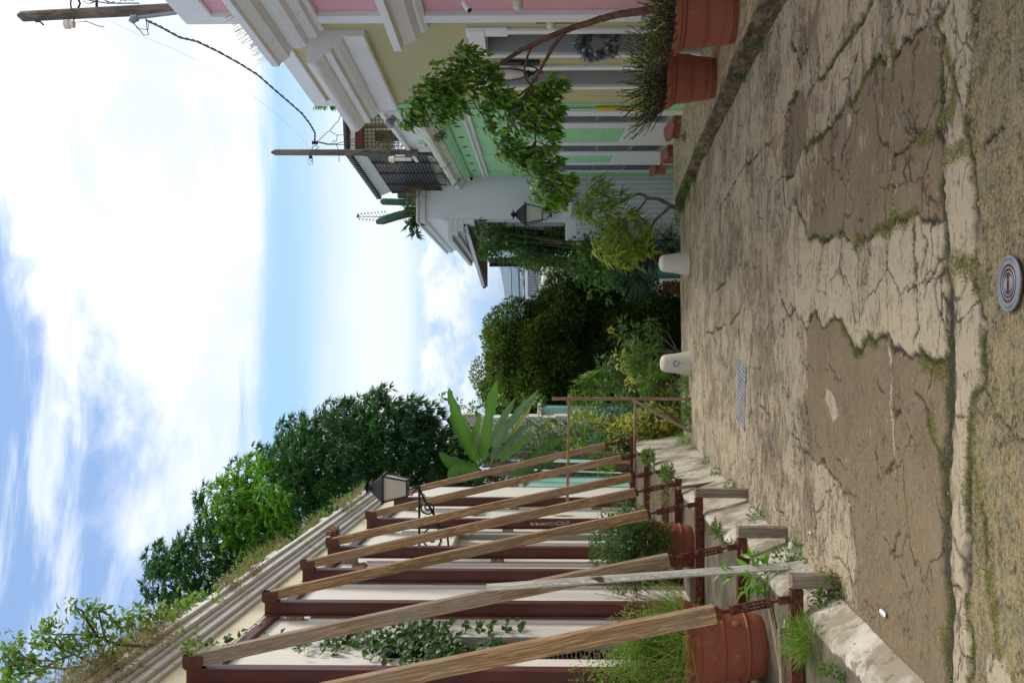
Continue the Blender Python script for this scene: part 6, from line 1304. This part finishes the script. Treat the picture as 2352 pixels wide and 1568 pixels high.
# ---- ivy on the shored wall
iv = thing('ivy', 'glossy dark ivy hanging down the cream wall above the grilled window', 'ivy', P(900, 1490, 9.4)); L = Leaves(); mb = MB(); random.seed(31)
def zv(x, y): return (516.8+.293*x, 1205.8+.293*y)
path = [(-150,930,10),(0,910,12),(120,895,14),(240,800,10),(300,900,14),(420,905,16),(540,920,20),(660,920,26),(780,930,30),(880,930,34),(960,890,36),(1060,890,40),(1140,930,44),(1220,940,46),(1290,920,48),(1360,900,50),(1440,900,52),(1520,890,50),(1600,910,54),(1700,920,50),(1800,940,40),(1850,1020,30),(1950,1010,30),(2060,980,34),(2150,970,26),(1560,830,30),(1700,840,30),(1880,800,18),(1980,820,16),(2070,820,22),(2200,820,18),(2300,800,16),(1450,980,40),(1600,1010,36),(1250,1010,24),(1400,1020,26),(1750,1030,28)]
for x, y, r in path:
    a, c = zv(x, y); Yw = 2.92/((c-784)/F) if True else 9.4; Yw = min(max(Yw, 8.6), 10.3); n = int(5+r*r*.028)
    cc = DP(a, c, Yw); pos = cc+rng.normal(0, 1, (n,3))*np.array([.03, r*.293*.012*1.5, r*.293*Yw/F*1.1])*np.array([1,1,.55]); pos[:,0] = np.maximum(pos[:,0], WF+.01); pos[:,2] = pos[:,2]
    L.add(pos, np.stack([rng.uniform(.2,.8,n), rng.normal(0,.6,n), rng.normal(-.6,.5,n)], 1), rng.uniform(.05,.085,n), rng.uniform(.045,.065,n), fold=.12, bend=.15, up=np.array([1,-.6,.5])+rng.normal(0,.35,(n,3)), tone=.3, wid=.38)
for k in range(3): mb.tube([DPv for DPv in [Vector(DP(*zv(x, y+random.uniform(-8,8)), 9.55))*1 for x, y, r in path[:20]]], .006, 5)
L.build('foliage', M['l_ivy'], iv)
# ---- weeds along the roofline
rw = thing('roof_weeds', 'dry tangled weeds growing along the top of the old house cornice', 'weeds', (-2.9, 12, ct(12)+.7)); L = Leaves(); LG = Leaves()
n = 9500; yy_ = 6.5+rng.random(n)**.8*13; dn = fbm(yy_*1.1, yy_*0, 401, 3); keep = dn+.25*(yy_ < 9.5) > .44; yy_ = yy_[keep]; n = len(yy_)
base_ = np.stack([-2.80-rng.random(n)*.3, yy_, EYE+3.42-.055*yy_+.70+rng.normal(0,.02,n)], 1); L.add(base_, np.stack([rng.normal(.25,.6,n), rng.normal(0,.5,n), rng.uniform(.2,1.2,n)], 1), rng.uniform(.08,.34,n), .0065, bend=.4, up=rng.normal(0,1,(n,3)))
n = 1500; yy_ = 7.2+rng.random(n)*2.6; L.add(np.stack([-2.70-rng.random(n)*.2, yy_, EYE+3.42-.055*yy_+.68+rng.normal(0,.05,n)], 1), np.stack([rng.uniform(.1,1,n), rng.normal(0,.7,n), rng.normal(-.3,.7,n)], 1), rng.uniform(.1,.35,n), .006, bend=.4, up=rng.normal(0,1,(n,3)))
for (yc, k, rr) in ((11.2,420,.18),(11.9,300,.15),(16.4,500,.22),(16.9,350,.2),(8.4,500,.26),(9.2,350,.2),(17.6,300,.18)):
    p_, d_ = ball((-2.72, yc, EYE+3.42-.055*yc+.60), rr, k, .7, (.7,1.4,1)); L.add(p_, d_+rng.normal(0,.6,(k,3)), .03, .014, tone=.45)
L.build('dry_grass', M['l_weed'], rw)
for yc in list(np.arange(7.2, 19, .42)):
    k = 60; p_, d_ = ball((-2.85+random.uniform(-.1,.1), yc+random.uniform(-.2,.2), EYE+3.42-.055*yc+.78), .10+random.random()*.20, k, .8); LG.add(p_, d_+np.array([0,0,.5]), rng.uniform(.04,.09,k), .03, tone=.55)
LG.build('green_weeds', M['l_vine'], rw)
rs_ = thing('roof_sapling', 'leafy sapling rooted in the nearest stretch of the old house cornice', 'sapling', P(330, 1500, 8.3)); mb = MB(); L = Leaves(); random.seed(14)
def zt_(x, y): return (.3044*x, 1091+.3044*y)
for pts in ([(1100,1290),(900,1280),(740,1220),(600,1200),(400,1200),(330,1180)], [(740,1220),(660,1100),(620,1020),(560,990)], [(700,1420),(560,1350),(420,1400),(200,1390),(60,1400)], [(560,1350),(450,1300),(380,1220)], [(800,1250),(760,1100),(740,1000)], [(420,1400),(300,1480),(150,1500)], [(640,1440),(480,1460),(300,1440),(120,1330),(60,1300)]):
    q = [P(*zt_(*p_), 8.4) for p_ in pts]; mb.tube(q, [.010*(1-i/len(q))+.003 for i in range(len(q))], 5)
for x, y, k in ((540,1000,9),(640,1010,8),(700,1030,9),(760,1020,8),(320,1170,10),(360,1150,10),(420,1140,8),(320,1250,9),(370,1270,8),(660,1140,10),(690,1200,10),(720,1250,12),(520,1220,7),(440,1250,6),(100,1290,10),(160,1270,8),(40,1300,8),(40,1370,12),(100,1420,14),(180,1400,12),(60,1480,16),(160,1480,12),(260,1400,8),(480,1300,9),(560,1300,10),(600,1330,10),(420,1370,6),(300,1480,10),(540,1460,12),(700,1460,12),(820,1120,10),(900,1100,12),(1000,1080,12),(1040,1040,10),(1160,1050,12),(1230,1060,12),(980,1140,8),(780,1340,8),(1380,1250,8),(1450,1290,8),(1350,970,8),(1440,940,10),(1640,920,7),(40,1550,14),(240,1540,10),(860,1260,8),(940,1240,8),(1100,1150,8)):
    c = DP(*zt_(x, y), 8.4); k = int(k*2.8); L.add(c+rng.normal(0,.042,(k,3)), np.stack([rng.normal(0,1,k), rng.normal(-.2,.6,k), rng.normal(-.3,.7,k)], 1), rng.uniform(.05,.085,k), rng.uniform(.028,.042,k), bend=.2, tone=.55)
obj('stems', mb, M['bark'], rs_, True); L.build('foliage', M['l_sap'], rs_)
# ---- weeds on the green house cornice
gw = thing('cornice_weeds', 'weeds and ferns sprouting from the green house cornice', 'weeds', P(1010, 385, 22)); L = Leaves()
for x, y, r, k in ((1010,312,14,200),(1000,340,10,120),(1003,355,14,260),(1015,372,16,320),(1040,410,17,380),(1032,398,14,260),(985,330,9,70),(1020,395,12,200)):
    Yw = 3.1/((784-y)/F-.03); p_, d_ = ball(DP(x, y, Yw), r*Yw/F, k, .6, (1,1.6,1)); L.add(p_, d_+rng.normal(0,.6,(k,3))+np.array([-.3,0,-.1]), .07, .015, tone=.35)
L.build('foliage', M['l_shrub'], gw)
pg = thing('parapet_grass', 'tuft of tan feathery grass with pink plumes on the white parapet', 'grass', P(960, 400, 24)); L = Leaves()
n = 900; c = DP(962, 400, 24.0); L.add(c+rng.normal(0,1,(n,3))*np.array([.28,.1,.05]), np.stack([rng.normal(0,.5,n), rng.normal(0,.3,n), rng.normal(.5,.7,n)], 1), rng.uniform(.15,.6,n), .008, bend=.5, up=rng.normal(0,1,(n,3)))
n = 500; c = DP(905, 340, 20.5); L.add(c+rng.normal(0,1,(n,3))*np.array([.2,.1,.1]), np.stack([rng.normal(0,.5,n), rng.normal(0,.3,n), rng.normal(.4,.6,n)], 1), rng.uniform(.1,.4,n), .007, bend=.5, up=rng.normal(0,1,(n,3)))
L.build('blades', M['l_weed'], pg)
pb = thing('roof_plant', 'fleshy light-green leaves hanging behind the olive parapet', 'plant', P(760, 244, 16.5)); L = Leaves(); n = 60
pos = np.array([DP(722+random.random()*76, 240+random.random()*5, 16.4) for _ in range(n)]); L.add(pos, np.stack([rng.normal(-.6,.2,n), rng.normal(0,.3,n), rng.normal(0,.6,n)], 1), .10, .06, tone=.9); L.build('foliage', M['l_mango2'], pb)
# ---- cactus on the white roof
ca = thing('cactus', 'tall columnar cactus cluster on the roof of the white house', 'cactus', P(960, 480, 25.2)); mb = MB()
def zk(*p): return [(746.5+.2442*x, 344.5+.2442*y) for x, y in p]
def ribtube(mb, pts, r):
    pts = [P(x, y, 25.2) for x, y in pts]; n = 12; q = []
    for i in range(len(pts)-1):
        for k in range(5): q.append(pts[i].lerp(pts[i+1], k/5))
    q.append(pts[-1]); rr = [r*min(1, .45+.55*min(1, (len(q)-1-i)/3)) for i in range(len(q))]; o_ = len(mb.v); mb.tube(q, rr, n)
    for i in range(len(q)):
        for k in range(0, n, 2):
            v_ = Vector(mb.v[o_+i*n+k]); c_ = q[i]; mb.v[o_+i*n+k] = tuple(c_+(v_-c_)*.68)
for pts, r in ((zk((900,425),(780,425),(700,425),(680,425)), .085), (zk((900,490),(700,490),(560,486),(520,484)), .085), (zk((880,560),(800,590),(680,620),(580,650),(480,680)), .11), (zk((860,590),(700,610),(590,625)), .08), (zk((890,400),(800,360),(705,320)), .07), (zk((890,350),(760,300),(620,252)), .09), (zk((900,480),(790,470),(750,440)), .08), (zk((890,690),(810,700)), .07)): ribtube(mb, pts, r)
obj('stem', mb, M['cactus'], ca, True); L = Leaves()
for x, y in ((830,640),(800,700),(860,680),(790,545),(850,540),(850,780)):
    k = 26; a, c = zk((x, y))[0]; L.add(np.repeat(DP(a, c, 25)[None], k, 0), rdir(k)+np.array([0,0,.2]), rng.uniform(.2,.36,k), .07, bend=.2, tone=.2)
L.build('leaves', M['l_shrub'], ca)
ag = thing('agave_flower', 'thin agave flower stalk rising beside the roof cactus', 'agave', P(940, 497, 25.3)); mb = MB()
mb.tube([P(*q_, 25.3) for q_ in zk((870,622),(600,628),(310,626))], [.022,.012,.006], 6); random.seed(8)
for k in range(18):
    x = 330+k*16; s_ = 1 if k % 2 else -1; l = 22+k*1.6; q = zk((x, 626),(x-12, 626+s_*l*.7),(x-22, 626+s_*l)); mb.tube([P(*a, 25.3) for a in q], .005, 4); mb.sphere(P(*q[-1], 25.3), .022, 6)
mb.sphere(P(*zk((310,624))[0], 25.3), .045, 7); obj('stalk', mb, M['bark2'], ag)
# ---- small ground weeds as single things and moss / grass as stuff
def tuft(label, x, y, r, k, mat='l_grass', L_=.10, w=.012, gy=None, name='weed_clump', tone=.5, h=.1, pos=None, up=.6):
    c = np.array(G(x, y)) if pos is None else np.array(pos); t = thing(name, label, 'weed', tuple(c), 'weeds rooted along the walkway and kerb'); L = Leaves()
    p_, d_ = ball(c+np.array([0,0,h*.4]), r, k, .6, (1,1.2,h/r)); p_[:,2] = np.maximum(p_[:,2], c[2]-.01); L.add(p_, d_+np.array([0,0,up])+rng.normal(0,.4,(k,3)), rng.uniform(.6,1.2,k)*L_, w, tone=tone, bend=.35); L.build('foliage', M[mat], t); return t
tuft('bright leafy sow-thistle growing where the white plank stands', 1742, 1300, .16, 70, 'l_mango2', .14, .04, pos=(-1.80, 7.75, WT+.02), h=.2)
tuft('green weeds between the second timber post and the rubble', 1842, 1300, .20, 420, 'l_vine', .05, .022, h=.16)
tuft('low weeds along the cracked kerb beside the nearest timber post', 1925, 1370, .17, 380, 'l_vine', .04, .02, h=.14)
tuft('fine grass tuft beside the nearest base beam', 1788, 1470, .12, 520, 'l_grass', .15, .006, pos=(-1.92, 6.45, WT+.0), h=.12, up=1)
tuft('small weed on the near walkway edge', 1878, 1545, .07, 90, 'l_vine', .04, .02, pos=(-1.95, 5.9, WT+.01))
tuft('creeping weeds trailing on the white riser edge', 1660, 1170, .09, 220, 'l_vine', .04, .016, pos=(-1.80, 9.6, WT+.03), h=.05)
tuft('small bright weed on top of the riser midway', 1670, 1215, .05, 60, 'l_vine', .05, .02, pos=(-1.82, 9.0, WT+.01), h=.05)
tuft('weeds sprouting from the riser top near the lath', 1540, 1130, .15, 320, 'l_vine', .06, .025, pos=(-1.72, 12.9, WT+.02), h=.10)
tuft('dry pinkish weeds among the farther beams', 1520, 1100, .22, 380, 'l_weed', .14, .006, pos=(-1.95, 12.6, WT+.02), h=.22, up=1)
tuft('leafy weed at the far end of the white riser', 1490, 1045, .13, 320, 'l_vine', .06, .025, pos=(-1.72, 14.9, WT+.02), h=.12)
tuft('grass tuft at the street corner by the timber prop', 1585, 1025, .20, 520, 'l_grass', .18, .008, h=.15, up=1)
for i, (x, y, lab) in enumerate(((1600,1050,'weeds at the foot of the riser, farthest stretch'),(1630,1080,'weeds at the foot of the riser, second stretch from its far end'),(1655,1105,'weeds at the foot of the riser by the lath'),(1690,1135,'weeds at the foot of the riser between lath and timber post'),(1750,1205,'thin weeds at the foot of the riser between two timber posts'))):
    tuft(lab, x, y, .18, 420, 'l_vine', .04, .018, h=.10)
for i, (x, y, lab) in enumerate(((1572,470,'weeds at the far tip of the right kerb'),(1585,440,'thick weeds at the kerb foot just nearer than its tip'),(1598,405,'weeds at the kerb foot under the brick step'),(1622,352,'weeds at the kerb foot nearer than the brick step'),(1661,270,'tiny weed at the kerb foot beyond the second pot'),(1713,180,'tiny weed at the kerb foot between the pots'),(1751,106,'small green weed at the kerb foot near the first pot'))):
    tuft(lab, x, y, .16 if i < 3 else .07, 380 if i < 3 else 90, 'l_vine', .045, .018, h=.10)
tuft('low weeds by the rounded brick step', 1585, 312, .09, 130, 'l_vine', .04, .015, pos=(3.25, 15.9, sz(15.9)), h=.05)
tuft('green weeds behind the left bollard along the street edge', 1580, 880, .30, 700, 'l_vine', .05, .02, h=.10)
tuft('weedy strip by the street edge near the timber upright', 1585, 950, .30, 700, 'l_vine', .05, .02, h=.10)
mi = np.where(mf > .30)[0]
mi = rng.choice(mi, min(len(mi), 11000), replace=False); k = len(mi); L = Leaves()
L.add(np.stack([X_f[mi]+rng.normal(0,.006,k), Y_f[mi]+rng.normal(0,.010,k), Z_f[mi]+.0], 1), np.stack([rng.normal(0,.7,k), rng.normal(0,.7,k), np.full(k, .8)], 1), rng.uniform(.008,.022,k), .004, tone=.5, bend=.3)
o = L.build('moss', M['l_moss']); o['kind'] = 'stuff'
mi = np.where((cf > .5) & (rng.random(len(cf)) < .02))[0]; k = len(mi); L = Leaves(); L.add(np.stack([X_f[mi]+rng.normal(0,.01,k), Y_f[mi]+rng.normal(0,.015,k), Z_f[mi]+.006], 1), np.stack([rng.normal(0,.9,k), rng.normal(0,.9,k), np.full(k, .5)], 1), rng.uniform(.012,.035,k), .005, tone=.6, bend=.4); o = L.build('crack_weeds', M['l_grass']); o['kind'] = 'stuff'
mb = MB(); k = 0
for q in range(520): i_ = int(rng.integers(0, len(X_f))); s = random.uniform(.002,.008); mb.sphere((X_f[i_], Y_f[i_], Z_f[i_]+s*.3), s, 5, (random.uniform(.6,1.7),1,.6))
o = obj('grit', mb, simple('loose_grit', (.30,.22,.15), .9, 0, .6, 2)); o['kind'] = 'stuff'
k = 900; xs = rng.uniform(-1.65,-.6,k); ys_ = 5.5+rng.random(k)*6; L = Leaves(); L.add(np.stack([xs, ys_, -.06*ys_+.006], 1), np.stack([rng.normal(0,1,k), rng.normal(0,1,k), rng.normal(0,.1,k)], 1), rng.uniform(.008,.03,k), .008, up=(0,0,1)); o = L.build('leaf_litter', simple('dead_leaf', (.12,.06,.025), .8)); o['kind'] = 'stuff'

# ================================================================ FAR BACKGROUND
th = thing('teal_house', 'dark teal house with white-framed wooden doors below the steps', 'house', P(1600, 720, 36)); YH = 36
def rect(mb, x0, x1, y0, y1, Y, t=.1, front=0): a = P(x1, y0, Y); c = P(x0, y1, Y); mb.box(min(a.x,c.x), max(a.x,c.x), Y-front, Y+t-front, min(a.z,c.z), max(a.z,c.z))
mb = MB(); rect(mb, 1395, 1640, 560, 960, YH, 6); obj('wall', mb, M['teal'], th)
for y0, y1 in ((648,678),(740,797)):
    mb = MB(); rect(mb, 1505, 1640, y0-8, y1+7, YH, .06, .05); d_ = obj('door', mb, M['white_r'], th); mb = MB(); rect(mb, 1521, 1640, y0, y1, YH, .04, .08); obj('door_leaf', mb, M['door_wood'], d_)
mb = MB(); rect(mb, 1390, 1402, 560, 960, YH, .2, .1); obj('cornice', mb, M['white_r'], th)
bh = thing('beige_house', 'small beige flat-roofed house half hidden beyond the veranda', 'house', P(1270, 620, 70)); mb = MB(); rect(mb, 1253, 1300, 588, 637, 70, 8); obj('wall', mb, stucco('beige_paint', (.62,.52,.44)), bh)
mb = MB(); rect(mb, 1247, 1254, 606, 638, 69.8, 9); rect(mb, 1242, 1247, 614, 628, 70, 3); obj('parapet', mb, M['white_r'], bh); mb = MB(); rect(mb, 1255, 1264, 614, 626, 69.9, .1); rect(mb, 1280, 1285, 600, 612, 69.9, .1); obj('window', mb, M['glass_milk'], bh)
wb = thing('harbour_building', 'long grey waterfront building with tall piers far across the water', 'building', P(1230, 650, 1500)); YW2 = 1500
gm = stucco('pale_grey_concrete', (.42,.42,.45), amt=.1)
mb = MB(); rect(mb, 1212, 1238, 560, 681, YW2, 60); obj('wall', mb, gm, wb)
for y_ in np.arange(566, 680, 6.3): mb = MB(); rect(mb, 1213, 1236, y_, y_+1.9, YW2, 3, 3); obj('pier', mb, simple('dark_bay', (.17,.17,.21), .8), wb)
mb = MB(); rect(mb, 1206, 1212, 555, 684, YW2-2, 64); obj('parapet', mb, M['white_r'], wb)
random.seed(77)
for i, (x0, x1, y0, y1, Yd) in enumerate(((1211,1240,682,700,1420),(1222,1243,672,682,1380),(1195,1203,618,637,2600),(1199,1206,640,660,2600),(1201,1207,665,680,2600),(1215,1232,690,720,1400),(1240,1252,690,705,300),(1226,1240,702,716,1350))):
    mb = MB(); rect(mb, x0, x1, y0, y1, Yd, 20); nm = ['nearest block left of the long building','low white annexe beside the long building','hazy block on the far shore nearest the veranda','hazy block on the far shore, second from the veranda','hazy block on the far shore, third from the veranda','grey block just above the dark tree','pale shed roof above the dark tree','small pale block partly behind the tree'][i]
    t_ = thing('distant_building', nm, 'building', P(x1, (y0+y1)/2, Yd), 'distant buildings across the water'); obj('wall', mb, gm if i % 2 else M['white_r'], t_)
    mb = MB()
    for k in range(3): rect(mb, x0+2+k*(x1-x0)/4, x0+3.4+k*(x1-x0)/4, y0+2, y1-2, Yd-.2, .1)
    obj('window_row', mb, simple('distant_glass', (.1,.11,.14), .4), t_)
o = mass('distant_trees', None, None, rc(1236,1252,610,690,26,4,7), 600, 'l_dense', 1.6, 1.2, 3.2, 5, stems=False); 
for ch in list(bpy.data.objects):
    if ch.parent == o: ch.parent = None; ch.name = 'distant_woods'; ch['kind'] = 'stuff'
bpy.data.objects.remove(o)
m_, b = newmat('bay_water'); c = b.mix(b.noise(b.mapv(geo(b), (.02,.004,1)), 3, 4), (.10,.27,.25), (.16,.36,.33)); M['water'] = finish(m_, b, c, .25, b.noise(geo(b), .6, 3), .2, .2)
mb = MB(); mb.add([(-9000,260,-23.2),(9000,260,-23.2),(9000,16000,-23.2),(-9000,16000,-23.2)], [(0,1,2,3)]); o = obj('bay_water', mb, M['water']); o['kind'] = 'structure'
m_, b = newmat('hill_forest'); c = b.mix(b.ramp(b.noise(geo(b), .004, 6, .65), .35, .65), (.035,.06,.03), (.10,.12,.06)); M['hill'] = finish(m_, b, c, .95)
def ridge(name, Y0, depth, xs, zs, seed):
    nx, ny = 160, 14; gx = np.linspace(xs[0], xs[-1], nx); V = []; F_ = []
    for j in range(ny):
        f = j/(ny-1); 
        for i, x in enumerate(gx): h = np.interp(x, xs, zs); n_ = (fbm(np.array([x/700.+seed]), np.array([f*3.]), 500+seed, 4)[0]-.5)*h*.35; V.append((x, Y0+depth*f, -23+ (h+n_)*math.sin(min(1, f*1.15)*math.pi/2) ))
    for j in range(ny-1):
        for i in range(nx-1): a = j*nx+i; F_.append((a, a+1, a+nx+1, a+nx))
    mb = MB(); mb.add(V, F_); o = obj(name, mb, M['hill'], smooth=True); o['kind'] = 'structure'
ridge('hills', 8200, 2200, [-6000,-2500,-600,150,400,700,1000,1500,3500,6000], [320,300,275,260,300,340,370,380,330,300], 1)
ridge('near_hills', 5200, 1200, [-4000,-600,200,330,600,2500,4000], [160,120,60,38,26,30,40], 2)
mb = MB(); mb.add([(-9000,1390,-22.7),(9000,1390,-22.7),(9000,9000,-21),(-9000,9000,-21)], [(0,1,2,3)]); o = obj('far_shore', mb, M['lower']); o['kind'] = 'structure'
for i, (pts, lab) in enumerate((([(1168,606),(1172,614),(1175,622),(1175,660),(1177,705)], 'topmost black power line crossing the view of the bay'), ([(1180,606),(1188,618),(1191,628),(1192,660),(1194,702)], 'second power line down crossing the view of the bay'), ([(1187,612),(1192,618),(1193,640),(1196,702)], 'power line close beside the second one'), ([(1198,613),(1203,620),(1204,650),(1206,702)], 'power line in front of the long grey building'), ([(1222,600),(1227,630),(1235,670),(1242,702)], 'slanting power line dropping towards the dark tree'))):
    mb = MB(); mb.tube([P(x, y, 40) for x, y in pts], .014, 5); o = obj('power_line', mb, M['black']); tag(o, lab, 'power line', 'power lines across the bay view')

# ---------------------------------------------------------------- air: pale even haze round the whole scene
m_ = bpy.data.materials.new('haze_air'); m_.use_nodes = True; m_.node_tree.nodes.clear(); b = NB(m_.node_tree)
pv_ = b.n('ShaderNodeVolumePrincipled'); pv_.inputs['Color'].default_value = (.52, .74, 1, 1); pv_.inputs['Density'].default_value = 7e-5; pv_.inputs['Anisotropy'].default_value = .2
o_ = b.n('ShaderNodeOutputMaterial'); m_.node_tree.links.new(pv_.outputs[0], o_.inputs['Volume'])
mb = MB(); mb.box(-10500, 10500, -500, 17000, -60, 460); o = obj('haze', mb, m_); o['kind'] = 'stuff'
